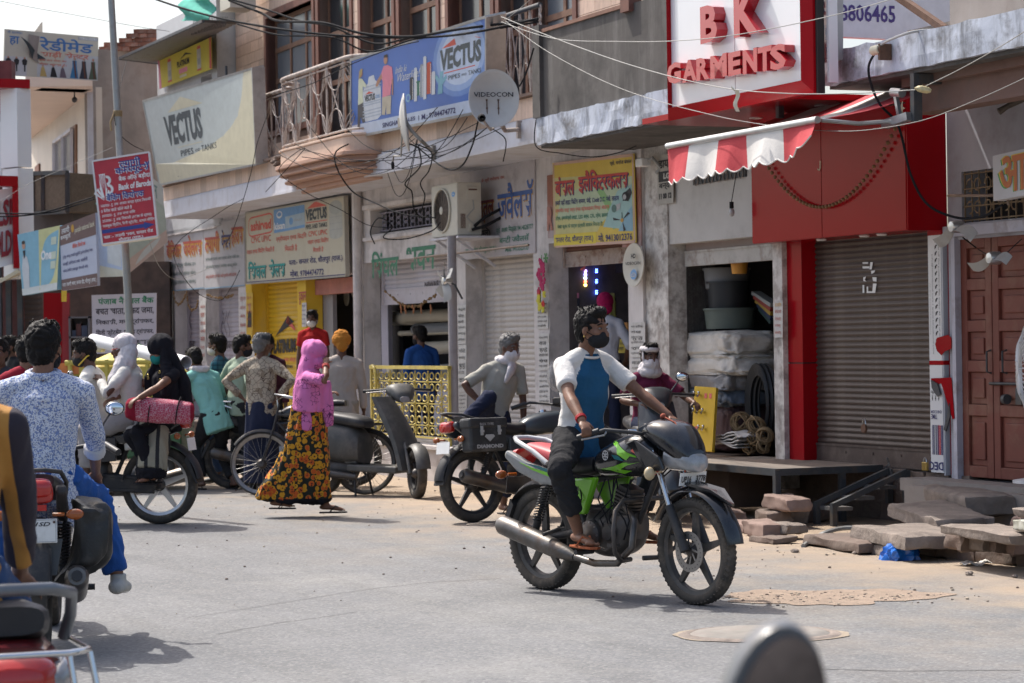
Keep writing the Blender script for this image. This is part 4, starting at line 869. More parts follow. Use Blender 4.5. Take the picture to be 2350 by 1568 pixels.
P.poly([(.10,.19),(.095,.55),(.12,.62),(.14,.64),(.145,.70),(.15,.72),(.19,.73),(.20,.66),(.225,.62),(.245,.55),(.25,.21),(.22,.17),(.13,.165)],TK)
for v in(.22,.26,.30,.37,.40,.56,.60):P.line([(.10,v),(.25,v+.005)],.014,TK2,.004)
P.text('VECTUS',.115,.42,.20,.50,DK,bold=.04,o=.005);P.poly([(.12,.51),(.15,.54),(.19,.51)],LRED,.005);P.text('COOL',.205,.43,.24,.475,LBLUE,o=.005,bold=.03)
SK=C('skin_print',(.45,.25,.17));HR=C('hair_print',(.05,.035,.03));BG=C('beige_print',(.50,.45,.36))
P.ell(.085,.79,.013,.045,SK,.004);P.poly([(.07,.82),(.085,.85),(.10,.84),(.095,.80),(.08,.74),(.066,.72)],C('blond',(.45,.33,.15)),.005);P.poly([(.065,.74),(.095,.72),(.13,.63),(.125,.60),(.10,.62),(.10,.50),(.105,.42),(.06,.40),(.062,.55)],C('ptop',(.62,.66,.50)),.004)
P.poly([(.058,.42),(.105,.42),(.11,.30),(.12,.165),(.10,.16),(.08,.25),(.075,.10),(.055,.10)],C('dgtr',(.09,.09,.10)),.0035)
P.ell(.285,.87,.016,.055,SK,.004);P.poly([(.27,.90),(.275,.93),(.30,.93),(.302,.89)],HR,.005);P.poly([(.25,.72),(.27,.80),(.30,.80),(.335,.76),(.345,.60),(.33,.55),(.325,.43),(.26,.42),(.262,.62),(.25,.66)],PINKC,.004)
P.poly([(.252,.72),(.215,.64),(.205,.58),(.22,.57),(.25,.65),(.258,.66)],SK,.0045);P.poly([(.335,.62),(.345,.60),(.345,.42),(.335,.42)],SK,.0045);P.poly([(.258,.43),(.33,.42),(.325,.20),(.29,.20),(.29,.32),(.28,.20),(.255,.21)],BG,.0038)
for u,v0,v1,c,w_ in((.485,.33,.66,C('pblack',(.06,.06,.07)),.028),(.515,.30,.76,TK,.022),(.535,.36,.60,C('pgreen',(.05,.17,.12)),.03),(.56,.33,.78,C('pgrey',(.30,.33,.38)),.022),(.583,.30,.86,TK,.022),(.613,.35,.78,C('pred',(.50,.09,.05)),.032),(.645,.33,.66,TK,.026)):
 P.rect(u-w_/2,v0-.02,u+w_/2,v1-.10,c,.004);P.ell(u,v1-.10,w_/2,.014,c,.0045);P.rect(u+w_/2-.006,v0-.02,u+w_/2-.002,v1-.10,WHITE,.0044)
P.poly([(.675,.30),(.68,.42),(.655,.50),(.665,.53),(.69,.47),(.69,.55),(.715,.55),(.71,.46),(.735,.50),(.74,.46),(.71,.40),(.71,.30)],C('pteal',(.22,.45,.55)),.004);P.ell(.46,.34,.018,.05,C('pteal2',(.25,.45,.62)),.004);P.ell(.46,.34,.010,.03,BS,.0046)
P.flush(sg,'print')
SCR=pm('sign_cream',(.50,.47,.36),.5,.06,3,0,dirt=(.36,.31,.22),dscale=3,damt=.4)
sg,P=sign('shop_sign','cream shop board with three pipe logos in red and blue over large teal lettering',[(566,651,.36),(794,633,.36),(790,450,.40),(564,489,.40)],.05,SCR,edge=(.02,pm('sign_edge',(.35,.33,.28),.6,.1,5,.1,30)))
n=8
pts=[]
for cu,cv,a0 in((.26,.88,0),(.07,.86,1),(.07,.72,2),(.26,.74,3)):
 for k in range(5):a=math.pi/2*(a0+k/4);pts.append((cu+.035*math.cos(a),cv+.06*math.sin(a)))
P.line(pts+pts[:1],.022,LRED);P.text('ashirvad',.055,.73,.28,.87,LRED,bold=.035)
P.poly([(.31,.66),(.625,.68),(.625,.98),(.31,.98)],LBLUE);P.poly([(.43,.70),(.625,.72),(.625,.88),(.43,.86)],C('plb',(.36,.47,.55)),.0032);P.ell(.37,.90,.030,.05,WHITE,.004);P.ell(.37,.905,.022,.03,LBLUE,.0045);P.text('kisan',.315,.70,.425,.80,WHITE,bold=.03);P.ell(.49,.79,.02,.05,LBLUE,.004);P.text('classic',.52,.78,.60,.82,GREY)
P.poly([(.65,.92),(.73,1.0),(.84,.92)],LRED);P.text('VECTUS',.635,.76,.84,.91,DK,bold=.05);P.line([(.64,.735),(.84,.735)],.012,LRED);P.text('PIPES AND TANKS',.635,.65,.84,.71,DK)
P.text('CPVC UPVC',.06,.56,.275,.65,LRED);P.text('CPVC UPVC',.66,.55,.84,.62,LRED)
P.text('एग्रीपाइप एण~ड िफटिंग'.replace('िफटिंग','िफटिंग'),.33,.52,.64,.62,LRED);P.text('िमलती है',.42,.38,.545,.48,LRED);P.text('पाइप एण~ड िफिटंग',.65,.44,.85,.52,LRED);P.text('िमलती है',.70,.33,.80,.41,LRED);P.text('पाइप एण~ड िफिटंग िमलती है',.01,.40,.31,.49,LRED)
P.text('िसंघल',.02,.06,.22,.31,TEAL,bold=.05,sh=(BLACK,.005,-.008));P.text('सेल~स',.25,.06,.42,.31,TEAL,bold=.05,sh=(BLACK,.005,-.008))
P.text('पता:- सन~तर रोड, धौलपुर (राज.)',.46,.18,.975,.29,NAVY,bold=.02);P.text('मोबा. 9784474772',.47,.04,.80,.14,NAVY,bold=.02);P.line([(.0,-.0+.02),(1,.02)],.012,NAVY)
P.ell(.92,.88,.06,.09,C('tankg',(.36,.38,.36)),.003);P.rect(.86,.52,.98,.86,C('tankg2',(.42,.43,.39)),.0028);P.ell(.92,.53,.06,.05,C('tankg2',(.42,.43,.39)),.0029)
for v in(.6,.68,.76):P.line([(.862,v),(.978,v)],.008,GREY)
P.flush(sg)
PW=pm('painted_wall_white',(.44,.43,.44),.85,.06,2,.1,30,dirt=(.3,.27,.26),dscale=2,damt=.5);OR=C('ored',(.38,.07,.05),dirt=(.4,.3,.25),dscale=20,damt=.4);OY=C('oyel',(.5,.28,.05))
sg,P=sign('painted_sign','faded painted wall sign with red lettering on yellow above the leftmost lavender shutter',[(382,670,.27),(468,662,.27),(466,512,.27),(380,522,.27)],.015,PW)
P.text('बीिनआर',.02,.52,.42,.80,OR,bold=.07,sh=(OY,.02,-.03));P.text('ज~वेलर~स',.48,.52,.96,.84,OR,bold=.07,sh=(OY,.02,-.03));P.lines(3,.05,.06,.97,.46,C('gwords',(.12,.17,.16)),3);P.line([(0,.01),(1,.01)],.02,C('pblue',(.22,.34,.45)));P.flush(sg)
sg,P=sign('painted_sign','painted wall sign in red and navy lettering above the second lavender shutter',[(469,664,.27),(562,656,.27),(560,500,.27),(467,511,.27)],.015,PW)
P.text('त~यागी',.03,.55,.40,.86,OR,bold=.07,sh=(OY,.02,-.03));P.text('पेन~ट~स',.45,.58,.68,.86,NAVY,bold=.06,sh=(OY,.02,-.03));P.text('हाउस',.70,.60,.97,.88,OR,bold=.07,sh=(OY,.02,-.03));P.lines(2,.05,.27,.95,.50,C('gwords',(.12,.17,.16)),5,(5,8));P.lines(1,.05,.12,.98,.24,OR,6,(8,9));P.line([(0,.01),(1,.01)],.02,C('pblue',(.22,.34,.45)));P.flush(sg)
P=PN([(853,640,.253),(1000,622,.253),(1000,560,.253),(853,578,.253)],.01);P.text('िसंघल',0,0,.44,1,C('bgreen',(.05,.20,.12)),bold=.045);P.text('भवन',.56,.1,1.0,1.0,C('bgreen',(.05,.20,.12)),bold=.045);P.flush(th_)
PJ=pm('painted_wall_lav',(.46,.43,.44),.85,.08,2,.15,30,dirt=(.24,.21,.21),dscale=2,damt=.6)
sg,P=sign('painted_sign','painted jeweller wall sign with large blue and maroon lettering above the beige shutter',[(1058,597,.27),(1228,580,.27),(1226,365,.27),(1056,400,.27)],.015,PJ)
MAR=C('maroon',(.20,.03,.045));JB=C('jblue',(.055,.11,.30));P.text('िमत्तल',.16,.40,.47,.72,MAR,bold=.05,sh=(OY,.005,-.012));P.text('ज~वैलसॅ',.52,.40,.99,.80,JB,bold=.05,sh=(OY,.005,-.012));P.text('ॐ श्री गणेशाय नम:',.30,.84,.62,.90,OR)
P.text('चांदी वाले)',.10,.22,.42,.34,BLACK,bold=.03);P.text('प्रो. अजय िमत्तल 9414028777',.50,.24,.98,.33,GREENP);P.text('बन~टी ज~वैलसॅ',.54,.14,.93,.22,GREENP);P.text('Mob. 9413525755',.62,.04,.92,.11,GREENP);P.text('सन~तर रोड धौलपुर (राज.)',.07,.05,.50,.14,GREENP);P.flush(sg)
BY=pm('banner_yellow',(.58,.42,.06),.55,.1,2,.35,4,bdist=.03)
sg,P=sign('banner','wrinkled yellow and green electrical shop banner with pictures of torches and a fan',[(1272,567,.285),(1460,556,.285),(1455,352,.285),(1268,374,.285)],.008,BY)
G1=C('by1',(.50,.47,.20));G2=C('by2',(.40,.48,.32));G3=C('by3',(.28,.44,.42));G4=C('by4',(.20,.36,.45));G5=C('by5',(.22,.40,.16))
P.poly([(0,.15),(.55,.15),(.75,.55),(.60,.80),(0,.82)],G1,.001);P.poly([(.05,.35),(.6,.25),(.97,.5),(.97,.75),(.5,.72),(.1,.6)],G2,.0014);P.poly([(.62,.2),(.97,.14),(.97,.66),(.8,.6),(.7,.4)],G3,.0018);P.poly([(.80,.14),(.97,.13),(.97,.42),(.9,.34)],G4,.0021);P.poly([(.50,.72),(.58,.72),(.86,.22),(.74,.16),(.70,.35)],G5,.0016)
P.line([(.015,.01),(.985,.01),(.985,.985),(.015,.985),(.015,.01)],.03,C('bpink',(.52,.34,.26)),.0023)
ER=C('ered',(.45,.05,.04));P.text('बंसल',.03,.60,.28,.83,ER,bold=.06,sh=(NAVY,.008,-.012),o=.006);P.text('इलैिक~ट~रकल~स',.33,.60,.93,.87,ER,bold=.06,sh=(NAVY,.008,-.012),o=.006)
P.text('प्रो. मनोज बंसल',.72,.88,.97,.95,DGREY,bold=.02);P.text('हमारे यहाँ लाइट िफिटंग सामान, पंखे, 12volt D.C. पंखे, लाइट~स',.03,.48,.82,.56,NAVY,bold=.02);P.text('स्थानीय पार्ट पम्प ऐंगल स्टेबलाइजर िगफ्ट आइटम',.03,.39,.70,.46,LRED);P.text('टॉर्च, इमरजेन्सी लाइट, LED बल्ब, CFL, प्रेस, झालर',.03,.30,.68,.37,GREENP,bold=.02);P.text('पंखा कूलर के पार्ट~स इत्यािद सामान िमलता है।',.05,.20,.62,.27,GREENP)
P.poly([(0,.015),(.53,.015),(.53,.145),(0,.145)],C('bby',(.62,.5,.05)),.0026);P.text('सन~तर रोड, धौलपुर (राज.)',.02,.03,.50,.13,NAVY,bold=.03);P.text('मो. 9413012376',.56,.03,.96,.13,NAVY,bold=.025)
P.ell(.90,.53,.045,.05,BLACK,.006);P.poly([(.86,.48),(.90,.58),(.95,.62),(.97,.56),(.93,.47)],BLACK,.006);P.ell(.885,.52,.02,.03,GREY,.0065);P.ell(.76,.40,.03,.045,C('tgreen',(.08,.16,.14)),.006);P.poly([(.77,.36),(.83,.39),(.84,.46),(.78,.44)],GREY,.0055)
for a in(40,170,285):a=math.radians(a);ca,sa=math.cos(a),math.sin(a);P.poly([(.85+.015*ca,.26+.02*sa),(.85+.10*ca-.014*sa,.26+.12*sa+.016*ca),(.85+.11*ca+.014*sa,.26+.13*sa-.016*ca)],BLACK,.006)
P.ell(.85,.26,.018,.022,OY,.0066);P.line([(.85,.28),(.85,.35)],.012,BLACK,.006);P.flush(sg,'print')
P=PN([(1256,530,.27),(1270,528,.27),(1270,472,.27),(1256,475,.27)],.01);P.text('R',0,0,1,1,C('brickt',(.38,.16,.12)),bold=.05);P.flush(th_)
P=PN([(1534,283,1.62),(1868,206,1.62),(1866,-60,1.62),(1526,-60,1.62)],.12);z0,z1=P.c[0].z,None
zb_=(P.c[0].z+P.c[1].z)/2;P=Panel([Vector((P.c[0].x,-1.62,zb_)),Vector((P.c[1].x,-1.62,zb_)),Vector((P.c[1].x,-1.62,zb_+1.32)),Vector((P.c[0].x,-1.62,zb_+1.32))],.14)
bk=thing('shop_sign','big glossy white garment shop sign in a red frame with big red letters','sign',P.c[0],FACADE)
a=MB();P.body(a,.08);part(bk,'box',a,ACPR)
fr=.055;fw_,fh_=.10/P.W,.10/P.H
for u0,u1 in((fw_,.5-.002),(.5+.002,1-fw_)):q=Panel([P.p(u0,fh_,.012),P.p(u1,fh_,.012),P.p(u1,1-fh_,.012),P.p(u0,1-fh_,.012)]);a=MB();q.body(a,.010);part(bk,'white_panel',a,ACPW)
a=MB();o_=[(0,0),(1,0),(1,1),(0,1)];i_=[(fw_,fh_),(1-fw_,fh_),(1-fw_,1-fh_),(fw_,1-fh_)]
for k in range(4):k2=(k+1)%4;a=MB();a.add([P.p(*o_[k],.001),P.p(*o_[k2],.001),P.p(*i_[k2],.055),P.p(*i_[k],.055),P.p(*i_[k2],.005),P.p(*i_[k],.005)],[(0,1,2,3),(3,2,4,5)]);part(bk,'frame_side',a,ACPR)
LR=pm('letter_red',(.42,.02,.03),.15,.05,2,0,coat=.6)
P.text('B',.335,.42,.455,.65,LR,th=.10,o=.012,bold=.04);P.text('K',.57,.405,.73,.69,LR,th=.10,o=.012,bold=.04)
for i,ch in enumerate('GARMENTS'):
 u=(.075,.19,.295,.395,.52,.62,.72,.80)[i];w_=(.105,.105,.09,.115,.085,.095,.09,.10)[i];P.text(ch,u,.215-.008*i,u+w_,.35-.006*i,LR,th=.09,o=.012,bold=.045)
P.flush(bk,'raised_letters')
p_=MB();p_.box(P.c[1].x,P.c[1].x+.03,-1.60,-1.54,zb_-.01,zb_+1.3);part(bk,'black_edge',p_,ACPD)
p_=MB();p_.box(P.c[1].x+.03,P.c[1].x+.06,-1.52,-1.44,3.49,zb_+1.3);part(bk,'side_panel',p_,ACPW)
sg,P=sign('shop_sign','narrow white vertical board with dark blue sideways letters beside the garment sign',[(1888,142,1.35),(1921,136,1.35),(1921,-40,1.35),(1868,-40,1.35)],.05,pm('old_white_board',(.50,.53,.54),.6,.08,3,.1,30,dirt=(.3,.3,.3),dscale=4,damt=.5),edge=(.012,GREY))
P.text('MAR',.12,.62,.40,1.0,NAVY,rot=90,bold=.06);P.text('BOND',.55,.72,.92,1.15,NAVY,rot=90,bold=.06);P.text('TRADE IN QUALITY',.30,.03,.55,.45,C('lb',(.25,.36,.5)),rot=90,curve=.02);P.ell(.60,.35,.22,.12,C('lb',(.25,.36,.5)),.003);P.flush(sg)
PU=C('purple',(.055,.03,.16),.4)
sg,P=sign('shop_sign','blue and purple board with a large phone number above the weathered slab at right',[(1926,84,.8),(2180,97,-.4),(2180,-60,-.4),(1921,-60,.8)],.06,C('bwhite',(.55,.56,.60),.4))
zz=P.H;P.rect(0,.66,.34,1,C('skyb',(.055,.26,.52),.4),.002);P.poly([(.34,.66),(1,.635),(1,1),(.34,1)],PU,.002);P.text('8806465',.01,.25,.50,.52,PU,bold=.02);P.flush(sg)
p_=MB();a,b=S(2052,-14,.9),S(2168,66,.9);p_.beam(a,b,.06,.05);p_.beam(b,b+Vector((.05,.4,.0)),.05);solo('iron_angle',p_,RUST,'rusty angle iron slanting across the purple phone board','bracket',frame=FACADE)
sg,P=sign('shop_sign','white box sign with one large orange letter at the right edge over the rod',[(2280,461,.42),(2420,435,.42),(2420,325,.42),(2278,358,.42)],.10,pm('sign_offwhite',(.55,.55,.56),.6,.06,3,.1,30,dirt=(.4,.38,.35),dscale=3,damt=.4))
P.text('आ',.08,.12,.55,.92,C('gr',(.08,.32,.10)),bold=.07,o=.003);P.text('आ',.10,.14,.56,.94,C('yy',(.65,.5,.08)),bold=.07,o=.0045);P.text('आ',.12,.13,.56,.92,C('oo',(.50,.17,.07)),bold=.055,o=.006);P.flush(sg)
sg,P=sign('banner','bright yellow banner with two white bottles under the corrugated awning',[(366,204,.42),(486,158,.42),(484,85,.42),(363,140,.42)],.01,pm('banner_bright',(.62,.52,.06),.55,.1,2,.2,6,bdist=.02))
P.poly([(.0,0),(.05,0),(.03,1),(0,1)],PINKC);P.poly([(.96,.05),(1,0),(1,1),(.97,1)],LRED);P.text('PLATINUM',.37,.47,.60,.68,BLACK,bold=.04);P.poly([(.42,.70),(.53,.88),(.66,.74),(.54,.80)],BLACK);P.rect(.40,.24,.56,.40,PINKC);P.rect(.41,.10,.54,.18,CREAM)
for u in(.22,.78):P.rect(u-.035,.14,u+.035,.80,C('bott',(.5,.48,.42)),.003);P.rect(u-.03,.80,u+.03,.90,LRED,.003);P.rect(u-.025,.3,u+.025,.5,GREY,.004);P.rect(u-.04,.10,u+.04,.16,LRED,.0035)
P.flush(sg)
P=Panel([D(8,172,39.5),D(224,185,40.4),D(226,85,40.4),D(11,66,39.5)]);sg,_=sign('banner','torn cream banner with blue lettering and sari pictures on the roof edge at top left',None,.03,pm('banner_cream',(.50,.48,.40),.6,.05,3,.1,10),pn=P,frame=WORLD)
BT=C('btext',(.06,.16,.38));P.rect(0,0,.24,.42,C('bgrey',(.46,.48,.50)),.001);P.poly([(.35,.0),(1,0),(1,.55),(.66,.55),(.6,.3),(.35,.3)],C('bgrey',(.46,.48,.50)),.001)
P.text('हा',.05,.66,.155,.86,BT,bold=.07);P.text('रेडीमेड',.37,.60,.94,.90,BT,bold=.06);P.text('साड़ी सेन~टर',.38,.44,.90,.60,C('sred',(.5,.16,.12)),bold=.05);P.text('एक बार सेवा का',.37,.355,.66,.42,C('sred',(.5,.16,.12)),bold=.02);P.text('मौका अवश्य दें।',.37,.26,.66,.33,C('sred',(.5,.16,.12)),bold=.02);P.rect(.78,.90,.99,.97,C('bbar',(.30,.34,.40)));P.text('7780638293',.79,.91,.98,.965,WHITE);P.text('मो. 8209951',.03,.915,.18,.975,BT)
for u in(.045,.13,.215):P.ell(u,.42-.03,.012,.03,SK,.003);P.poly([(u-.028,.34),(u-.01,.38),(u+.012,.38),(u+.03,.34),(u+.022,.25),(u+.012,.24),(u+.012,.10),(u-.002,.10),(u-.006,.24),(u-.02,.25)],BLACK,.004)
for u,v,c in((.41,.02,C('y1',(.45,.33,.12))),(.52,.02,BLACK),(.62,.02,C('v1',(.14,.11,.14)))):P.poly([(u-.03,v),(u+.045,v),(u+.015,v+.20),(u-.002,v+.24),(u-.018,v+.19)],c,.004);P.ell(u,.265,.010,.022,SK,.0045)
for u,c in((.745,C('b1',(.04,.18,.36))),(.845,C('k1',(.03,.04,.06))),(.945,C('g1',(.09,.12,.08)))):P.poly([(u-.045,.02),(u+.045,.02),(u+.025,.30),(u+.022,.42),(u-.022,.42),(u-.02,.28)],c,.004);P.ell(u,.465,.012,.03,SK,.0045);P.poly([(u-.012,.46),(u,.50),(u+.014,.47),(u+.012,.43),(u-.01,.44)],HR,.004);P.line([(u-.005,.42),(u+.02,.03)],.03,BROWNC,.0046)
P.flush(sg,'print')
T_=MB();T_.sheet(lambda u,v:P.p(.15+.13*u+.14*v,.86-.46*v-.22*u*(1-v),.06+.05*math.sin(u*3+v*4)),8,8,(0,.01,0));part(sg,'torn_flap',T_,C('flap',(.03,.04,.045)),smooth=True)
T_=MB();T_.prism([P.p(.26,.42,.02),P.p(.36,.30,.02),P.p(.34,.5,.02),P.p(.36,.9,.02),P.p(.245,.93,.02)],(0,.012,0));part(sg,'bare_hole',T_,CONC2)
p_=MB();P2=Panel([D(75,78,40.5),D(97,79,40.5),D(97,50,40.5),D(94,52,40.5)]);P2.body(p_,.03);solo('board_corner',p_,CREAMP,'triangular end of a pale board rising above the torn banner','board')
P=Panel([D(235,561,28.5),D(362,542,28.5),D(342,349,28.7),D(212,370,28.7)],.05);sg,_=sign('pole_sign','red kiosk sign with white fan emblem and blue arrow fixed to the steel pole',None,.06,C('signred',(.42,.035,.045),.35),pn=P,frame=WORLD,edge=(.02,C('signw',(.62,.6,.6))))
SB_=C('sbl',(.04,.06,.24));
for i in range(6):
 a0=math.radians(52+i*17);a1=a0+math.radians(12);o=(.145,.50);r0,r1=.02,.155+.012*i
 P.poly([(o[0]+r0*math.cos(a0),o[1]+r0*math.sin(a0)*P.W/P.H*1.35),(o[0]+r1*math.cos(a0),o[1]+1.5*r1*math.sin(a0)*P.W/P.H),(o[0]+r1*math.cos(a1),o[1]+1.5*r1*math.sin(a1)*P.W/P.H)],WHITE)
for c_,r in(((.205,.745),.06),((.225,.635),.065)):P.line([(c_[0]+r*math.cos(a),c_[1]+r*.75*math.sin(a))for a in[k*.3-1.6 for k in range(12)]],.03,WHITE)
P.rect(.08,.55,.19,.83,WHITE,.0015);
for i in range(5):P.line([(.15,.53),(.08+.028*i,.82)],.006,C('signred',(.42,.035,.045),.35),.0035)
P.text('त~यागी',.46,.87,.84,.975,SB_,bold=.07,sh=(WHITE,-.012,-.006));P.text('कम~प~यूटसॅ',.38,.77,.99,.90,SB_,bold=.07,sh=(WHITE,-.012,-.006));P.text('बैंक ऑफ़ बड़ौदा',.42,.70,.98,.775,WHITE,bold=.02);P.text('Bank of Baroda',.40,.605,.98,.68,WHITE,bold=.03,shear=.15);P.text('बैंिकंग िकयोस~क',.17,.495,.84,.59,SB_,bold=.06,sh=(WHITE,-.010,-.005))
for i,t_ in enumerate(('10000/- रु. तक आधार कार्ड द्वारा िनकासी','0 बैलेंस खाते खोले जाते है','30000/- रु. तक जमा रािश','25000/- रु. तक िनकासी (ATM के द्वारा)','पासबुक िप्रंिटंग, िमनी स्टेटमेंट, आधार सीिडंग')):P.text('· '+t_,.02,.425-.06*i,(.95,.6,.65,.93,.98)[i],.475-.06*i,WHITE,bold=.01)
P.poly([(.02,.125),(.78,.125),(.78,.105),(.97,.145),(.78,.19),(.78,.17),(.02,.17)],SB_);P.text('पता :- त~यागी भवन, सन~तर रोड',.04,.055,.93,.105,WHITE,bold=.02);P.text('धौलपुर (राज.)',.30,.003,.74,.05,WHITE,bold=.02);P.flush(sg)
p_=MB();a=D(300,792,28.9);b=D(253,-40,28.9);base=a+(a-b).normalized()*(a.z/(b.z-a.z))*(b-a).length;
d_=(b-a)/(b.z-a.z);bot=a-d_*a.z;p_.tube([bot,a,b],[.052,.048,.040],14);pole=thing('street_pole','tall leaning grey steel pole that carries the red kiosk sign','pole',bot);part(pole,'shaft',p_,pm('pole_steel',(.30,.31,.31),.45,.12,5,.1,40,metal=.5,dirt=(.2,.17,.14),dscale=5,damt=.5),smooth=True)
q=bot+d_*D(270,262,28.9).z;p_=MB()
for i in range(5):p_.tube([(q.x+.05*math.cos(t),q.y+.05*math.sin(t),q.z-.02+.014*i)for t in[k*.785 for k in range(8)]],.008,5,closed=True)
p_.tube([q+Vector((-.04,-.04,0)),q+Vector((-.08,-.05,-.1)),q+Vector((-.07,-.05,-.2))],.012,6);part(pole,'rope',p_,pm('jute',(.30,.22,.12),.9,.2,20,.3,60),smooth=True)
P=Panel([D(52,678,34.5),D(131,664,34),D(138,517,34),D(40,538,34.5)]);sg,_=sign('hanging_board','tilted hanging board half sky blue half yellow green with a man in white',None,.12,C('skyblue',(.20,.40,.50),.4),pn=P,frame=WORLD)
P.rect(.5,0,1,1,C('ylg',(.52,.52,.26),.4),.002);P.rect(0,0,1,.11,C('hbw',(.55,.58,.56)),.0026);P.text('One',.55,.50,.82,.66,WHITE,bold=.04);P.ell(.13,.80,.04,.06,SK,.004);P.poly([(.06,.10),(.05,.45),(.09,.62),(.13,.66),(.2,.6),(.24,.45),(.22,.10)],C('shirtw',(.5,.53,.55)),.0035);P.poly([(.10,.72),(.16,.72),(.15,.62),(.12,.58)],BLACK,.0045);P.ell(.13,.85,.04,.03,HR,.0048)
for v in(.78,.55,.40):P.rect(.80,v-.06,.93,v+.06,C('hbw2',(.50,.56,.45)),.003)
P.flush(sg,'print')
P=Panel([D(142,667,34.0),D(224,655,33.6),D(219,488,33.6),D(137,520,34.0)]);sg,_=sign('hanging_board','wrinkled white vinyl board with brown top and bottom bands and small lettering',None,.05,pm('vinyl',(.46,.49,.58),.5,.05,3,.3,5,bdist=.03),pn=P,frame=WORLD)
BR=C('hbrown',(.17,.11,.10));P.rect(0,.70,1,1,BR,.002);P.rect(0,0,1,.17,BR,.002);P.text('त~यागी',.05,.87,.27,.97,WHITE);P.text('कम~प~यूटसॅ',.02,.76,.30,.86,WHITE);P.text('punjab national bank',.42,.80,.97,.90,CREAM);P.ell(.36,.90,.04,.06,OY,.004);P.text('बैंिकंग िकयोस~क',.34,.60,.70,.67,LRED,bold=.04);P.lines(3,.06,.24,.94,.56,NAVY,11,(4,7));P.text('पता: त~यागी भवन, सन~तर रोड, धौलपुर (राज.)',.03,.04,.97,.13,WHITE);P.flush(sg)
P=Panel([D(228,636,33.8),D(284,634,33.4),D(283,535,33.2),D(224,440,33.6)]);sg,_=sign('hanging_board','pale blue and white board partly hidden behind the red kiosk sign',None,.05,C('pblueb',(.38,.46,.60),.4),pn=P,frame=WORLD)
P.rect(.0,0,1,.14,C('hbw3',(.5,.5,.42)),.002);P.rect(.35,.2,.9,.9,C('hbw4',(.50,.54,.56)),.0015);P.flush(sg,'print')
P=Panel([D(288,634,33.4),D(385,555,33.8),D(372,425,33.8),D(286,360,33.4)]);sg,_=sign('hanging_board','large pale board slanting down behind the red kiosk sign and the pole',None,.05,C('palebd',(.52,.54,.50),.5),pn=P,frame=WORLD)
P.poly([(0,0),(1,0),(1,.22),(0,.12)],C('peach',(.52,.40,.33)),.002);P.poly([(0,.12),(1,.22),(1,.62),(.6,.75),(.3,.3),(0,.22)],C('palegr',(.42,.47,.40)),.0025);P.text('लल',.55,.72,.85,.92,C('dgr',(.20,.28,.27)));P.flush(sg,'print')
P=Panel([D(213,812,34.4),D(358,806,34.4),D(359,672,34.4),D(210,677,34.4)]);sg,_=sign('notice_board','white bank notice board with green heading and black hand lettering behind the steel pole',None,.04,pm('noticew',(.50,.48,.55),.7,.05,3,.1,20),pn=P,frame=WORLD)
P.text('पंजाब नैशनल बैंक',.10,.83,.96,.96,C('ngreen',(.03,.20,.10)),bold=.045)
for i,t_ in enumerate(('बचत खाता, नकद जमा,','िनकासी, मनी ट्रांसफर,','िमनी स्टेटमेंट, फण्ड ट्रांसफर,','आधार कनेक~शन,')):P.text(t_,.06,.64-.175*i,.96,.76-.175*i,C('nblack',(.05,.045,.06)),bold=.04)
P.flush(sg)
sg,_=plane_box('shop_sign','small yellow board with red letters between the hanging boards','sign',141,650,152,692,34.9,.04,YEL)
def poster(x0,y0,x1,y1,v,seed,label,mat=PAPER,ink=DGREY,n=6,head=None,extra=None):
 P=PN([(x0,y1,v),(x1,y1-1,v),(x1,y0-1,v),(x0,y0,v)],.004);t,_=sign('poster',label,None,.004,mat,cat='poster',pn=P)
 P.lines(n,.06,.04,.95,(.80 if head else .96),ink,seed,(1,3),.55)
 if head:P.lines(1,.05,.82,.95,.97,head,seed+50,(1,2),.8)
 if extra:extra(P)
 P.flush(t,'print');return t
def two_eyes(P):
 for v in(.25,.52):
  for u in(.3,.7):P.ell(u,v,.13,.035,BLACK,.003);P.ell(u,v,.07,.018,PAPER,.004)
poster(1051,700,1069,790,.262,1,'tall paper notice curling at the top of the narrow pillar beside the beige shutter')
poster(1052,792,1070,900,.262,2,'narrow black printed notice with round marks left of the beige shutter',extra=two_eyes)
poster(1053,902,1071,960,.262,3,'lowest paper notice on the pillar right of the grey post')
poster(1233,690,1258,755,.262,4,'paper notice under the flower garland on the pillar right of the beige shutter')
poster(1236,765,1260,850,.262,5,'printed notice with round faces on the pillar right of the beige shutter',extra=two_eyes)
poster(1237,855,1262,930,.262,6,'faded notice low on the pillar right of the beige shutter')
poster(1447,740,1480,820,.262,7,'white printed notice below the oval dish on the pillar',extra=two_eyes)
poster(1449,824,1482,900,.262,8,'second printed notice below the oval dish on the pillar')
poster(460,690,472,830,.262,9,'red and yellow hand lettered strip between the two lavender shutters',PAPER,OR,7)
poster(551,672,565,800,.262,10,'white strip of red and blue lettering left of the yellow pillar',PAPER,OR,6)
poster(566,672,580,760,.268,11,'yellow election poster with a dark clad man left of the yellow shutter',C('py',(.55,.36,.04)),OR,5,extra=lambda P:(P.ell(.5,.62,.2,.09,SK,.004),P.poly([(.2,.1),(.25,.45),(.5,.55),(.8,.45),(.85,.1)],BLACK,.004)))
poster(555,790,584,850,.27,12,'torn white newspaper sheets pasted low on the yellow pillar',PAPER,GREY,6)
poster(693,695,703,750,.27,13,'small blue and white sticker strip on the yellow pillar right of the yellow shutter',PAPER,NAVY,5)
poster(1778,690,1796,775,.22,14,'orange and white poster on the thin pillar left of the red column',PAPER,OR,4,head=OY)
P=PN([(1510,470,.235),(1545,465,.235),(1545,350,.235),(1508,357,.235)],.004);t,_=sign('poster','torn black lettered poster high on the white pillar left of the striped awning',None,.004,pm('paper2',(.42,.40,.36),.9,.1,5,.1,30),cat='poster',pn=P)
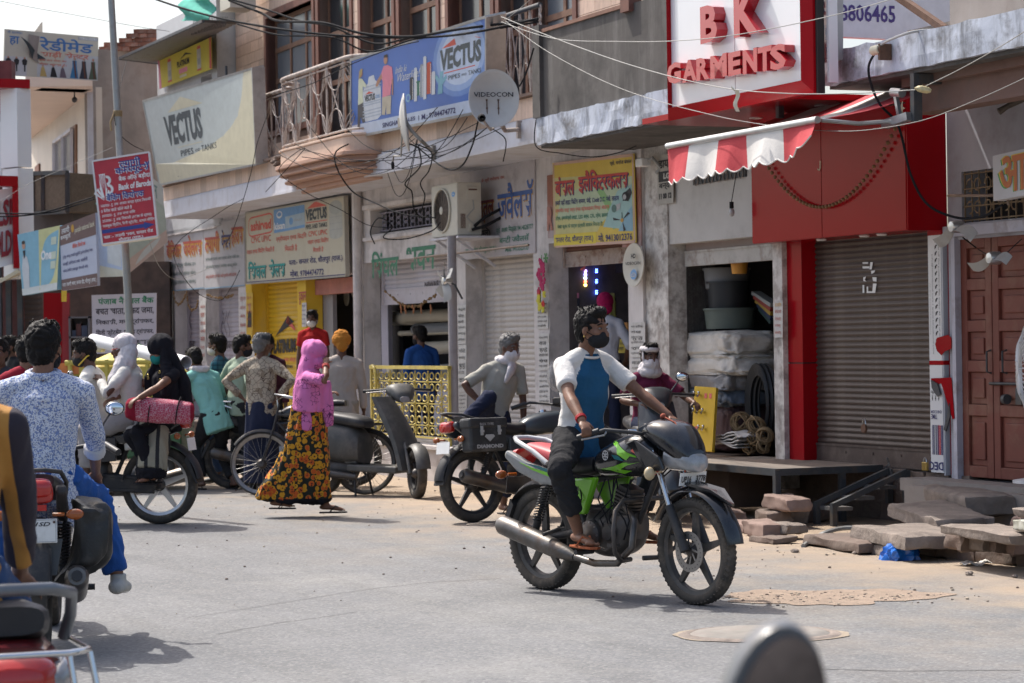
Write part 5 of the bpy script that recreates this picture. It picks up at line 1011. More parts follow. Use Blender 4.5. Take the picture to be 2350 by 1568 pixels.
P.text('डायरे',.1,.72,.9,.95,BLACK,bold=.06);P.rect(.08,.45,.92,.66,BLACK);P.text('LG',.4,.50,.8,.62,PAPER,bold=.06,o=.005);P.text('बन्द',.1,.28,.8,.42,BLACK,bold=.03);P.text('11 00 12',.1,.10,.9,.22,BLACK,bold=.05);P.flush(t,'print')
for(x0,x1)in((410,452),(496,540)):
 P=PN([(x0,868,.016),(x1,866,.016),(x1,700,.016),(x0,703,.016)]);INK=C('ink',(.10,.09,.10))
 for j in range(3):
  q=[(.5+.10*(j-1)*1.6+.07*math.sin(k*.9+j),.93-.045*k)for k in range(9)];P.line(q,.02,INK)
 P.text('िसंघल',.1,.40,.9,.55,INK,bold=.05);P.text('पुताई',.25,.12,.8,.30,INK,bold=.05);P.flush(th_)
P=PN([(612,852,.016),(680,846,.016),(680,720,.016),(612,726,.016)]);P.poly([(.30,.62),(.72,.98),(.92,.86),(.62,.74)],BLACK);P.poly([(.66,.86),(.72,.98),(.98,.72),(.94,.70)],LRED);P.text('PLATINUM',.15,.30,.98,.56,BLACK,bold=.06);P.text('महािसंध सीमेंट बोर्ड',.22,.12,.98,.22,LRED,bold=.05);P.text('दि यूनीक',.35,.0,.9,.09,BLACK,bold=.05);P.flush(th_)
P=PN([(975,662,.016),(1025,656,.016),(1025,640,.016),(975,647,.016)]);P.text('NIWAS 978',0,0,1,1,INK,bold=.05);P.flush(th_)
P=PN([(686,700,.264),(703,698,.264),(703,668,.264),(686,670,.264)]);P.text('दुकान',0,0,1,1,OR,bold=.02);P.flush(th_)
# outdoor unit, dishes, fans
AC=pm('ac_plastic',(.56,.53,.45),.55,.05,4,.05,50,dirt=(.40,.36,.29),dscale=4,damt=.4)
P=PN([(984,538,.75),(1050,549,.75),(1050,418,.75),(979,428,.75)]);W_,H_=.82,.56
a0=P.c[1];ax1=a0.x;ax0=ax1-.80;az0=(P.c[0].z+a0.z)/2;az1=az0+.60;ay=-.75
ac=thing('air_conditioner','cream outdoor air conditioner unit on a bracket below the satellite dish','air conditioner',(ax0,ay,az0),FACADE)
p_=MB();p_.box(ax0,ax1,ay,ay+.30,az0,az1);part(ac,'casing',p_,AC,bevel=.012)
fc=Vector((ax0+.36,ay,(az0+az1)/2));p_=MB();p_.lathe([(.255,-.004),(.255,-.02),(.24,-.024),(.235,-.004)],fc,'y',32);part(ac,'fan_ring',p_,AC,smooth=True)
p_=MB();p_.lathe([(0,-.003),(.236,-.003)],fc,'y',32);part(ac,'fan_opening',p_,DARKIN)
p_=MB()
for r in[.05+.0155*i for i in range(12)]:p_.lathe([(r,-.020),(r+.004,-.018),(r,-.016)],fc,'y',28)
for i in range(12):a=i*.5236;p_.beam(fc+Vector((.04*math.cos(a),-.018,.04*math.sin(a))),fc+Vector((.235*math.cos(a),-.018,.235*math.sin(a))),.004)
part(ac,'fan_grille',p_,pm('grille_brown',(.18,.14,.11),.7,.1,5,0));p_=MB();p_.lathe([(0,-.032),(.03,-.031),(.045,-.024),(.045,-.015)],fc,'y',20);part(ac,'fan_cap',p_,AC,smooth=True)
p_=MB();c=Vector((ax1-.11,ay-.004,az1-.13));p_.lathe([(0,0),(.05,0),(.055,.004)],c,'y',20);
for i in range(len(p_.v)):v=p_.v[i];p_.v[i]=(v[0],v[1],c.z+(v[2]-c.z)*.55)
part(ac,'badge',p_,LBLUE);PP=Panel([c+Vector((-.04,-.003,-.012)),c+Vector((.04,-.003,-.012)),c+Vector((.04,-.003,.012)),c+Vector((-.04,-.003,.012))]);PP.text('Carrier',0,0,1,1,WHITE,bold=0,o=.001);PP.flush(ac)
p_=MB();p_.box(ax1,ax1+.012,ay+.12,ay+.26,az1-.20,az1-.05);p_.box(ax1,ax1+.02,ay+.14,ay+.24,az0+.04,az0+.13);part(ac,'side_cover',p_,AC,bevel=.004)
p_=MB();p_.box(ax1+.001,ax1+.016,ay+.14,ay+.24,az1-.09,az1-.075)
for i in range(14):p_.box(ax1,ax1+.004,ay+.04,ay+.10,az0+.08+.012*i,az0+.086+.012*i)
part(ac,'vent_slots',p_,BROWNC)
p_=MB();p_.tube([(ax1+.014,ay+.19,az1-.2),(ax1+.02,ay+.2,az1-.3),(ax1+.03,ay+.1,az1-.4),(ax1+.02,ay+.2,az0+.12)],.006,6);part(ac,'cord',p_,GREY,smooth=True)
p_=MB();p_.tube([(ax1+.02,ay+.2,az0+.1),(ax1+.10,ay+.3,az0+.2),(ax1+.12,ay+.5,az0+.3)],.018,8);p_.tube([(ax1+.02,ay+.17,az0+.06),(ax1+.11,ay+.3,az0+.1),(ax1+.12,ay+.5,az0+.2)],.018,8);part(ac,'hose',p_,CABLE,smooth=True)
p_=MB();p_.box(ax0-.02,ax1+.1,ay-.03,-.25,az0-.035,az0-.01)
for x in(ax0+.1,ax1-.1):p_.beam((x,ay,az0-.02),(x,-.25,az0-.35),.03)
part(ac,'bracket',p_,FASC)
def dish(name,label,c,r,nrm,mat,el=1.0,text=None,group=None,depth=.10,arm=True,M=None):
 n=Vector(nrm).normalized();rt=up.cross(n).normalized();u_=n.cross(rt).normalized();R_=Matrix((rt,u_,n)).transposed().to_4x4();T=Matrix.Translation(c)@R_
 t=thing(name,label,'satellite dish',c,FACADE);p_=MB();N_=8
 pr=[(r*i/N_,depth*(i/N_)**2)for i in range(N_+1)]+[(r*1.015,depth*1.0),(r*1.015,depth-.012)]+[(r*i/N_,depth*(i/N_)**2-.012)for i in range(N_-1,-1,-1)]
 p_.lathe(pr,n=36)
 for i in range(len(p_.v)):v=p_.v[i];p_.v[i]=(v[0],v[1]*el,v[2])
 p_.xf(T);part(t,'reflector',p_,mat,smooth=40)
 return t,T,u_,rt,n
DM=pm('dish_white',(.50,.49,.46),.5,.06,4,.05,40,dirt=(.38,.35,.30),dscale=4,damt=.5)
c=S(1131,230,2.0);toc=-(FACADE.to_3x3().inverted()@(FACADE@c-Vector((0,0,CAM_H)))).normalized()
dt,T,u_,rt,n=dish('satellite_dish','round off white satellite dish facing the street above the air conditioner',c,.24,toc+Vector((.35,0,.22)),DM,1.16)
PP=Panel([T@Vector(q)for q in((-.19,.02,.07),(.19,.02,.07),(.19,.065,.075),(-.19,.065,.075))]);PP.text('VIDEOCON',0,0,1,1,BLACK,bold=.02,o=.0);PP.flush(dt)
p_=MB()
for x in(-.06,.05):p_.tube([T@Vector((x,0,.012)),T@Vector((x-.0,-.16,.03))],.005,5);p_.ball(T@Vector((x,0,.015)),.010,n=6,m=4);p_.ball(T@Vector((x,-.08,.02)),.010,n=6,m=4)
part(dt,'bolt_line',p_,RUST)
p_=MB();p_.tube([T@Vector(q)for q in((0,-.27,.0),(-.04,-.31,.12),(-.14,-.25,.36))],.013,6);part(dt,'arm',p_,RAILW,smooth=True)
p_=MB();p_.lathe([(0,-.03),(.035,-.03),(.04,0),(.02,.03)],n=12);p_.xf(T@Matrix.Translation((-.15,-.24,.38)));part(dt,'receiver',p_,CABLE,smooth=True)
p_=MB();w0=S(1190,297,1.15);p_.tube([T@Vector((0,-.1,-.02)),T@Vector((.12,-.28,-.08)),w0],.022,8);p_.box(w0.x-.02,w0.x+.02,-1.17,-1.12,w0.z-.09,w0.z+.09);part(dt,'mast',p_,RAILW,smooth=40)
c=S(919,282,1.75);dt2,T,u_,rt,n=dish('satellite_dish','satellite dish seen edge on in front of the blue pipe sign',c,.27,up.cross(toc)+Vector((0,0,.08)),DM,1.15,depth=.07)
p_=MB();w0=S(995,350,1.15);k_=c+Vector((.32,.1,-.2));p_.tube([c+Vector((.03,0,0)),c+Vector((.14,0,.02)),c+Vector((.2,.05,-.1)),k_,w0],.02,8);p_.box(c.x+.02,c.x+.1,c.y-.04,c.y+.04,c.z-.05,c.z+.05);p_.tube([c+Vector((.06,0,-.03)),c+Vector((.0,0,-.36)),c+Vector((-.22,0,-.34)),c+Vector((-.26,0,-.40))],.010,6);p_.box(w0.x-.02,w0.x+.02,-1.17,-1.12,w0.z-.08,w0.z+.08);part(dt2,'mast',p_,pm('mast_grey',(.25,.23,.20),.6,.2,6,.1,40),smooth=40)
p_=MB();p_.ball(c+Vector((-.26,0,-.44)),(.02,.02,.05),n=8,m=6);part(dt2,'receiver',p_,CABLE)
c=S(1459,608,.34);dt3,T,u_,rt,n=dish('satellite_dish','dented oval dish with black and blue lettering on the pillar right of the electrical shop',c,.215,Vector((.04,-1,.03)),pm('dish_cream',(.52,.49,.42),.5,.06,4,.05,40),1.0,depth=.03)
PP=Panel([T@Vector(q)for q in((-.2,-.2,.034),(.2,-.2,.034),(.2,.2,.034),(-.2,.2,.034))]);PP.text('HD',.42,.66,.66,.78,BLACK,bold=.05);PP.text('VIDEOCON',.12,.50,.92,.58,BLACK,bold=.03);PP.ell(.56,.26,.17,.13,LBLUE,.003);PP.text('d2h',.44,.20,.70,.31,PAPER,o=.005);PP.flush(dt3)
def fan(name,label,c,blades,mat,frame=FACADE,axis=Vector((0,-1,0)),motor=.05,wd=.13):
 t=thing(name,label,'fan',c,frame)
 for a,L in blades:
  a=math.radians(a);d=Vector((math.cos(a),0,math.sin(a)));w_=Vector((-math.sin(a),0,math.cos(a)));p_=MB()
  def f(u,v):return c+d*(motor*.7+L*u)+w_*((v-.5)*wd*(.45+.9*u-.5*u*u*u)+.03*math.sin(u*3))+Vector((0,-.02+.05*(v-.5),0))
  p_.sheet(f,8,3,(0,.004,0));part(t,'blade',p_,mat,smooth=40)
 p_=MB();p_.lathe([(0,-.05),(motor*.8,-.045),(motor,-.02),(motor,.05),(0,.07)],c,'y',18);part(t,'motor',p_,GALV,smooth=40);return t
FANM=pm('fan_grey',(.34,.34,.33),.5,.08,5,.05,40,dirt=(.24,.21,.18),dscale=5,damt=.5)
ft=fan('wall_fan','bare five bladed grey fan without guard on the round post by the yellow railing',S(1024,645,1.1),[(20,.19),(85,.19),(150,.2),(215,.19),(290,.2)],FANM);
p_=MB();q=S(1024,645,1.1);p_.tube([q,q+Vector((.05,.08,-.04)),q+Vector((.12,.14,-.2))],.012,6);part(ft,'bracket',p_,DSTEEL)
f1=fan('hanging_fan','grey three bladed fan head hanging above the top left corner of the wooden door',S(2193,520,.35),[(205,.24),(-20,.26)],FANM,wd=.085);f2=fan('hanging_fan','grey fan head hanging in front of the wooden door panels',S(2280,592,.35),[(190,.26),(-8,.2)],FANM,wd=.075)
p_=MB();p_.tube([S(2210,545,.3),S(2240,568,.12)],.006,5);p_.tube([S(2275,590,.3),S(2245,572,.12)],.004,5);p_.tube([S(2300,590,.3),S(2345,548,.2)],.004,5);solo('fan_wire',p_,CABLE,'thin wires tying the two fan heads above the wooden door','wire',frame=FACADE)
def guardfan(c,r,label,mat,wrap=None,ax=Vector((-.5,-1,0))):
 t=thing('pedestal_fan',label,'fan',(c.x,c.y,.45),FACADE);n=ax.normalized();rt=up.cross(n).normalized();T=Matrix.Translation(c)@Matrix((rt,n.cross(rt).normalized(),n)).transposed().to_4x4()
 p_=MB();p_.lathe([(r,-.01),(r+.008,0),(r,.01)],n=32,closed=True)
 for i in range(36):a=i*.1745;p_.tube([(.05*math.cos(a),.05*math.sin(a),.07),(r*.6*math.cos(a),r*.6*math.sin(a),.06),(r*math.cos(a),r*math.sin(a),0),(r*.6*math.cos(a),r*.6*math.sin(a),-.07)],.0025,4)
 p_.xf(T);part(t,'guard',p_,mat);p_=MB();p_.lathe([(0,.08),(.055,.075),(.055,.065),(0,.065)],n=16);p_.lathe([(0,-.16),(.05,-.15),(.055,-.06),(0,-.06)],n=16);p_.xf(T);part(t,'hub',p_,mat,smooth=40)
 for k in range(3):
  p_=MB();p_.sheet(lambda u,v:((.03+r*.8*u)*math.cos(2.094*k+.5*v),(.03+r*.8*u)*math.sin(2.094*k+.5*v),.03*v-.02),5,4,(0,0,.003));p_.xf(T);part(t,'blade',p_,FANM)
 p_=MB();p_.tube([c-n*.1,Vector((c.x,c.y+.1,c.z-.2)),Vector((c.x,c.y+.1,.5))],.018,8);p_.lathe([(.2,.45),(.2,.47),(.02,.5)],(c.x,c.y+.1,0),n=20);part(t,'stand',p_,mat,smooth=40)
 if wrap:
  p_=MB();p_.ball((0,0,0),(r*1.05,r*1.08,.13),n=20,m=12);p_.xf(T);s_=part(t,'plastic_wrap',p_,wrap,smooth=True)
 return t
guardfan(S(2357,845,.45),.32,'white wire guarded pedestal fan cut off by the right edge',pm('fan_white',(.6,.6,.6),.4,.05,4,0))
WRAP=pm('plastic_wrap',(.42,.43,.44),.25,.2,12,.6,25,spec=.6);WRAP.node_tree.nodes['Principled BSDF'].inputs['Alpha'].default_value=.35
guardfan(S(1283,862,.55),.17,'pedestal fan wrapped in clear plastic behind the motorcyclist in blue and white',DSTEEL,WRAP)
p_=MB();p_.tube([S(952,592,.8),S(1213,562,.8)],.013,8);solo('awning_rod',p_,pm('rod_rust',(.25,.19,.15),.5,.2,8,.1,50,metal=.4),'thin iron rod spanning in front of the beige shutter and the green lettering','rod',frame=FACADE,smooth=40)
p_=MB();p_.tube([S(2176,449,.35),S(2420,447,.35)],.012,8);p_.tube([S(2312,452,.35),S(2314,470,.35)],.01,5);solo('awning_rod',p_,pm('rod_rust',(.25,.19,.15)),'thin grey rod crossing the scroll window and the orange lettered box at the right','rod',frame=FACADE,smooth=40)
p_=MB();c=S(2312,244,.3);p_.cyl(c,c+Vector((.06,.2,.10)),.022,.03,10);p_.tube([c+Vector((.06,.2,.1)),c+Vector((.08,.24,-.5))],.008,6);p_.cyl(c+Vector((-.03,-.06,-.04)),c,.028,.02,10);solo('lamp_holder',p_,pm('holder',(.13,.11,.09),.6,.2,6,0),'old lamp holder on the wall above the orange lettered box','lamp holder',frame=FACADE,smooth=40)
p_=MB();c=S(1679,478,.5);p_.tube([c+Vector((0,.1,.55)),c+Vector((0,0,.06))],.004,5);p_.cyl(c+Vector((0,0,.0)),c+Vector((0,0,.06)),.02,n=10);b_=MB();b_.ball(c-up*.035,(.028,.028,.04),n=12,m=8)
bt=thing('bulb','clear bulb hanging on a wire beside the vent grille under the striped awning','bulb',c,FACADE);part(bt,'holder',p_,CABLE);part(bt,'glass',b_,pm('bulb_glass',(.4,.4,.4),.15,.05,4,0,spec=.8),smooth=True)
ct=S(1477,375,.35);cm=thing('security_lamp','small white security lamp on the wall at the top right of the yellow banner','lamp',ct,FACADE);p_=MB();p_.box(ct.x-.09,ct.x+.06,ct.y-.05,ct.y+.05,ct.z-.03,ct.z+.05);part(cm,'head',p_,WHITE,bevel=.008);p_=MB();p_.tube([ct,ct+Vector((.1,.05,.05)),ct+Vector((.13,.12,-.05)),ct+Vector((.08,.1,-.1))],.018,6);part(cm,'bracket',p_,GREY,smooth=True)
# striped awning
tL,tR=S(1532,325,1.95),S(1872,287,1.95);aw=thing('awning','red and white striped awning with scalloped edge under the big garment shop sign','awning',tL,FACADE)
zt_=(tL.z+tR.z)/2;tL.z=tR.z=zt_;p_=MB();p_.tube([tL,tR+Vector((.03,0,0))],.027,14);part(aw,'tube',p_,GALV,smooth=40)
AWR=pm('awning_red',(.46,.05,.06),.85,.08,3,.2,15,bdist=.02);AWW=pm('awning_white',(.60,.58,.55),.85,.06,3,.2,15,bdist=.02)
bL,bR=Vector((-1.1,-.95,3.02)),Vector((tR.x+.0,-.62,3.36));bL=Vector((tL.x+.08,-.75,zt_+.33));bR=Vector((tR.x-.02,-.75,zt_+.33))
st=[0,.165,.375,.565,.80,1.0]
for i,(a,b)in enumerate(zip(st,st[1:])):
 m=AWR if i%2==0 else AWW;p_=MB();f=lambda u,v:(tL*(1-(a+(b-a)*u))+tR*(a+(b-a)*u))*(1-v)+(bL*(1-(a+(b-a)*u))+bR*(a+(b-a)*u))*v+Vector((0,0,-.05*math.sin(math.pi*v)))
 p_.sheet(f,8,8,(0,0,.004));part(aw,'stripe',p_,m,smooth=40)
 p_=MB()
 def g(u,v):
  w_=a+(b-a)*u;q=tL*(1-w_)+tR*w_;L=.27+.035*abs(math.sin(w_*math.pi*13))-.06*w_
  if w_>.8:L*=1-.55*((w_-.8)/.2)**2
  return q+Vector((.012*math.sin(w_*31+v*2),.03*v*math.sin(w_*23+1.5)-.03*v,-.02-(L)*v))
 p_.sheet(g,26,6,(0,.004,0));part(aw,'valance_stripe',p_,m,smooth=40)
 p_=MB();p_.tube([g(k/26,1.0)for k in range(27)],.006,5);part(aw,'edge_tape',p_,AWW,smooth=True)
p_=MB();q=Vector((tR.x+.06,-1.5,0))
p_.beam((tR.x+.26,-1.25,zt_-.02),(tR.x+.26,-1.25,3.48),.07,.05);p_.beam((tR.x+.26,-1.25,3.44),(tR.x+.26,-.3,3.44),.07);part(aw,'post',p_,DSTEEL)
p_=MB();p_.beam((tR.x-.02,-1.35,zt_-.02),(tR.x+.25,-1.3,zt_+.02),.07,.06);p_.cyl((tR.x+.02,-1.3,zt_+.22),(tR.x+.15,-1.3,zt_+.2),.035,n=12);p_.beam((tR.x+.06,-1.3,zt_+.2),(tR.x+.12,-1.3,zt_),.03);p_.tube([(tR.x,-1.9,zt_),(tR.x+.02,-1.6,zt_-.02),(tR.x+.1,-1.3,zt_)],.016,6);part(aw,'arm',p_,STEEL,smooth=30)
p_=MB();p_.beam((tL.x+.55,-1.2,zt_+.2),(tL.x+.55,-1.2,3.48),.05);part(aw,'post',p_,DSTEEL)
# garlands
gl=MB();A,B=S(1722,310,.42),S(2070,260,.42);mid_=S(1893,474,.42)
pts=[A+(B-A)*t+Vector((0,0,(mid_.z-(A.z+B.z)/2)*4*t*(1-t)*1.0))for t in[k/46 for k in range(47)]]
for q in pts:gl.ball(q,.016+.003*r_.random(),n=7,m=5)
gd=thing('bead_garland','brown beaded garland drooping across the two glossy red panels','garland',A,FACADE);part(gd,'beads',gl,pm('bead_brown',(.20,.12,.055),.6,.35,30,0),kind='stuff')
p_=MB();s_=B+Vector((0,-.01,.04));p_.prism([s_+Vector((math.cos(a)*(.055 if k%2==0 else .02),0,math.sin(a)*(.06 if k%2==0 else .02)))for k,a in enumerate([1.2+k*.628 for k in range(10)])],(0,.006,0));part(gd,'star',p_,CREAM)
p_=MB();c=S(1880,385,.39);p_.tube([c+Vector((.02,0,.06)),c+Vector((.02,0,0)),c+Vector((0,0,-.02)),c+Vector((-.02,0,-.01))],.007,5);solo('paint_hook',p_,CREAM,'small white hook shaped mark on the red panel beside the joint','mark',frame=FACADE)
fg=thing('flower_garland','string of pink, red and yellow paper flowers on the pillar by the electrical shop','garland',S(1243,600,.3),FACADE);rr=random.Random(3)
PNK=C('gpink',(.42,.015,.10));GY=C('gyel',(.55,.50,.05));GG=C('ggreen',(.05,.25,.05));RD=C('gred',(.5,.03,.03))
for i in range(26):
 y=600+115*i/26;m=PNK if y<668 else(GY if rr.random()<.6 else RD);q=S(1243+rr.uniform(-7,8)*(1 if y<668 else 1.2)-(y-600)*.03,y,.31);p_=MB()
 for k in range(5):a=k*1.257+rr.random();p_.ball(q+Vector((.022*math.cos(a),-.008*rr.random(),.022*math.sin(a))),(.02,.010,.02),n=6,m=4)
 part(fg,'flower',p_,m)
p_=MB();p_.tube([S(1243,585,.3),S(1242,640,.3),S(1240,715,.3)],.004,5);part(fg,'string',p_,GG)
p_=MB();q=S(1252,592,.29)
for k in range(6):a=k*1.047;p_.prism([q,q+Vector((.05*math.cos(a-.25),0,.05*math.sin(a-.25))),q+Vector((.065*math.cos(a),0,.065*math.sin(a))),q+Vector((.05*math.cos(a+.25),0,.05*math.sin(a+.25)))],(0,.004,0))
solo('paper_star',p_,GG,'green paper star stuck above the flower string by the electrical shop','decoration',frame=FACADE)
def dry(label,pts,v,seed,m=pm('dry_flower',(.20,.12,.05),.9,.3,30,.3,50)):
 rr=random.Random(seed);P3=[S(x,y,v)for x,y in pts];mb=MB()
 for a,b in zip(P3,P3[1:]):
  for i in range(max(2,int((b-a).length/.035))):q=a+(b-a)*rr.random();mb.ball(q+Vector((rr.uniform(-.01,.01),0,rr.uniform(-.012,.012))),(.02,.015,.018),n=6,m=4)
 mb.tube(P3,.006,5);return solo('dry_garland',mb,m,label,'garland',frame=FACADE)
dry('withered flower garland hanging in a deep loop before the leftmost lavender shutter',[(398,668),(402,690),(410,700),(420,690),(428,670)],.35,1);dry('withered garland looping lower over the gap between the lavender shutters',[(428,668),(432,700),(440,712),(450,708),(455,690)],.35,2)
dry('thin withered garland across the top of the second lavender shutter',[(475,676),(490,682),(510,684),(535,678)],.35,3);dry('dried leaf garland sagging below the half open white shutter',[(882,665),(896,680),(908,688),(925,700),(945,704),(965,700),(985,685),(1000,678)],.12,4)
p_=MB();rr=random.Random(12)
for x in(920,932,948,966,990):
 for k in range(3):q=S(x+rr.uniform(-3,3),703+k*6,.14);p_.ball(q,(.018,.01,.03),n=6,m=4)
solo('dry_leaf',p_,pm('dry_orange',(.30,.13,.06),.9,.3,30,0),'orange dried leaf tassels below the half open white shutter','leaves',frame=FACADE)
# cables
def cable(label,pts,r=.012,mat=CABLE,name='cable',wob=0,n=8,frame=WORLD):
 P3=[p if isinstance(p,Vector)else D(*p)for p in pts]
 if len(P3)>2:
  Q=[P3[0]]+P3+[P3[-1]];o=[]
  for i in range(1,len(Q)-2):
   for k in range(n):
    t=k/n;p0,p1,p2,p3=Q[i-1:i+3];o.append(.5*((2*p1)+(p2-p0)*t+(2*p0-5*p1+4*p2-p3)*t*t+(3*p1-p0-3*p2+p3)*t**3))
  P3=o+[P3[-1]]
 mb=MB();mb.tube(P3,r,6);return solo(name,mb,mat,label,'cable',frame=frame,smooth=True)
cable('topmost black power cable sagging from the top left over the tiled building',[(340,-8,30),(430,22,29),(545,50,28),(700,74,27),(850,85,26.5),(1000,84,26),(1110,70,25),(1235,42,24.6)],.0128)
cable('second black power cable sagging over the tiled building, thicker bundle',[(525,0,29),(600,30,28.5),(640,48,28),(740,52,27),(830,76,26.6),(940,84,26),(1060,66,25.3),(1235,44,24.6)],.0144)
cable('third black cable in the bundle that dips behind the blue sign top',[(500,-10,29),(600,18,28.5),(690,48,27.8),(760,60,27),(860,100,26.6),(950,84,26),(1100,60,25.3),(1232,46,24.6)],.0112)
cable('lowest black cable of the bundle crossing the top of the blue sign',[(545,55,28.6),(640,80,28),(760,85,27),(850,118,26.8),(950,90,26.3),(1060,78,25.6),(1235,50,24.6)],.0096)
cable('thin cable from the balcony handrail up into the cable bundle',[(640,215,29.5),(720,190,29.2),(800,150,28),(900,110,27),(960,95,26)],.0056)
cable('thin wire high across the sky at top left',[(-10,0,36),(80,18,36),(160,32,36),(300,58,36),(390,72,37)],.004,DSTEEL)
cable('long white wire from the blue sign to the top right corner',[(1150,50,24.5),(1270,88,22),(1420,95,20),(1560,93,18),(1700,78,17),(1900,38,16),(2060,-6,15)],.0031,WCABLE)
cable('white wire from the blue sign to the taped joint under the right slab',[(1150,38,24.5),(1280,90,22),(1450,150,20.5),(1640,198,19),(1800,214,18),(1960,214,17.5),(2100,206,17)],.0036,WCABLE)
cable('white wire running from the taped joint to the right edge',[(2125,197,17),(2200,160,16.4),(2290,110,15.6),(2370,60,15)],.0036,WCABLE)
cable('thin wire dropping from the blue sign across the garment sign to the right edge',[(1160,48,24.5),(1260,120,23),(1430,205,21),(1640,265,19.3),(1800,292,18.6),(1900,300,18),(1990,298,17.6),(2120,275,17),(2250,225,16.2),(2370,170,15.6)],.0027,WCABLE)
cable('white wire climbing from the blue sign to the top edge',[(1150,52,24.5),(1180,30,24),(1225,-8,23)],.0027,WCABLE)
cable('black cable drooping from the slab insulator to the scroll window',[(2010,118,18.3),(1994,150,18.2),(1998,190,18.2),(2020,240,18.2),(2062,290,18.2),(2090,400,18.2),(2130,470,18.2),(2200,500,18.2),(2260,495,18),(2300,470,17.8)],.0096)
cable('pale cable from the slab insulator over the slab edge',[(2010,112,18.2),(2040,92,18),(2100,72,17.8),(2170,68,17.9)],.010,GREY)
cable('thick black cable hanging in a loop in front of the satellite dish',[(1225,110,24),(1190,200,24.2),(1110,250,24.6),(1085,330,25),(1060,380,25.2),(1022,386,25.6),(960,340,26.2),(940,330,26.4)],.0088)
cable('white cable hanging in a long curve under the blue sign',[(600,230,31),(620,310,31),(660,360,31),(740,384,30),(830,375,29),(900,350,28),(960,330,27)],.0036,WCABLE)
cable('black cable bundle dropping from the balcony to the vent grille',[(800,330,29),(770,350,29),(775,390,29),(810,440,29),(860,465,28.5),(920,490,28),(1000,500,27.6)],.0088)
cable('black cable looping left of the air conditioner',[(960,335,26.3),(965,380,26.5),(930,420,26.8),(945,440,27),(950,480,27.3),(968,500,27.4)],.0080)
cable('second black cable looping left of the air conditioner',[(955,330,26.3),(990,350,26.5),(985,390,26.6),(965,420,26.8),(975,450,27),(965,490,27.2)],.0072)
cable('tangled black cable lying over the vent grille',[(860,560,28),(850,530,28),(870,500,28),(900,520,28),(880,545,28),(930,548,28),(990,530,27.8),(1010,510,27.6)],.0072)
cable('thin cable running from the balcony over the pipe shop board',[(610,440,31.5),(700,340,30),(640,390,31),(700,440,31),(780,480,30),(850,518,29.2),(930,520,29)],.0048)
cable('black cable swinging below the satellite dish',[(1110,255,24.6),(1125,290,24.7),(1160,320,25),(1155,370,25.3)],.0064)
cable('thin cable hooked along the slab corner above the electrical shop',[(1232,262,24.3),(1230,335,24.2),(1290,352,24.2),(1360,360,24),(1420,350,23.8),(1460,335,23.6)],.0056)
cable('thin cable running up from the left across the red kiosk sign',[(-10,345,30),(120,290,30),(240,255,29),(258,220,28.9)],.004,WCABLE)if False else cable('thin pale cable rising from the left edge to the steel pole',[(-10,470,31),(60,425,31),(150,385,30),(258,338,28.9)],.0022,WCABLE)
cable('upper black cable strung from the left edge to the red kiosk sign',[(-10,489,33),(60,490,33),(120,487,33),(170,472,33),(215,457,32.4)],.0096);cable('lower black cable strung from the left edge to the red kiosk sign',[(-10,497,33),(60,494,33),(120,482,33),(170,466,33),(215,452,32.4)],.0104)
cable('loose pale cable drooping below the red kiosk sign to the lavender shops',[(340,545,29),(365,610,30),(400,640,32),(440,632,34),(480,615,35)],.0031,WCABLE)
cable('black cable dropping from the second sign down to the pole',[(290,140,33),(275,200,31),(262,250,29),(270,300,28.9),(300,330,28.9),(330,345,29)],.0048)
cable('black wire looping down the lavender shutters from the painted signs',[(560,455,33),(500,490,34),(400,570,35),(440,660,36),(500,690,36),(530,660,36),(550,620,35)],.0048)
cable('thin black cable hanging down the grey pipe sign',[(615,260,32),(590,330,32),(575,400,32),(545,500,33),(520,560,34)],.0048)
rr=random.Random(21)
for i in range(11):
 x0,x1=rr.uniform(640,960),rr.uniform(900,1180);y0,y1=rr.uniform(290,400),rr.uniform(240,330);sag=rr.uniform(20,110);d0,d1=31-(x0-600)/90,31-(x1-600)/90
 cable('thin black wire in the tangle between the curved balcony and the satellite dishes',[(x0+(x1-x0)*t,y0+(y1-y0)*t+sag*4*t*(1-t),d0+(d1-d0)*t-.3)for t in(0,.25,.5,.75,1)],.0045,n=5)['group']='thin wires tangled under the blue sign'
ins=thing('insulator','cream ceramic insulator on the edge of the weathered slab at upper right','insulator',S(2022,114,1.36),FACADE);q=S(2022,114,1.36);p_=MB()
for i in range(3):p_.cyl(q+Vector((-.06+.035*i,-.03,0)),q+Vector((-.035+.035*i,-.03,0)),.038,.032,14)
part(ins,'ceramic',p_,CREAM,smooth=40);p_=MB();p_.cyl(q+Vector((-.07,-.03,0)),q+Vector((.06,-.03,0)),.022,n=12);p_.box(q.x+.02,q.x+.05,q.y-.04,q.y+.06,q.z-.08,q.z+.04);part(ins,'bracket',p_,RUST)
p_=MB();q=D(2118,205,17);rock(p_,(0,0,0),.03,4,n=14,m=10);p_.xf(Matrix.Translation(q)@Matrix.Rotation(.2,4,'Y')@Matrix.Diagonal((2.0,1.1,1.3,1)));solo('taped_joint',p_,pm('cream_tape',(.52,.45,.25),.6,.15,30,.3,60),'lump of cream tape wrapping the wire joint below the right slab','cable joint',smooth=True)
p_=MB();q=D(1690,205,18.7);p_.sheet(lambda u,v:q+Vector((.03*(u-.5)+.012*math.sin(v*7),.01*math.sin(v*5+u),-.17*v)),3,12,(0,.003,0));p_.sheet(lambda u,v:q+Vector((-.04+.05*v,-.01,.01-.05*v+.015*u)),3,6,(0,.003,0));solo('ribbon',p_,CREAM,'cream ribbon scrap knotted on the wire in front of the garment sign','ribbon',smooth=40)
p_=MB();q=D(228,468,32.5)
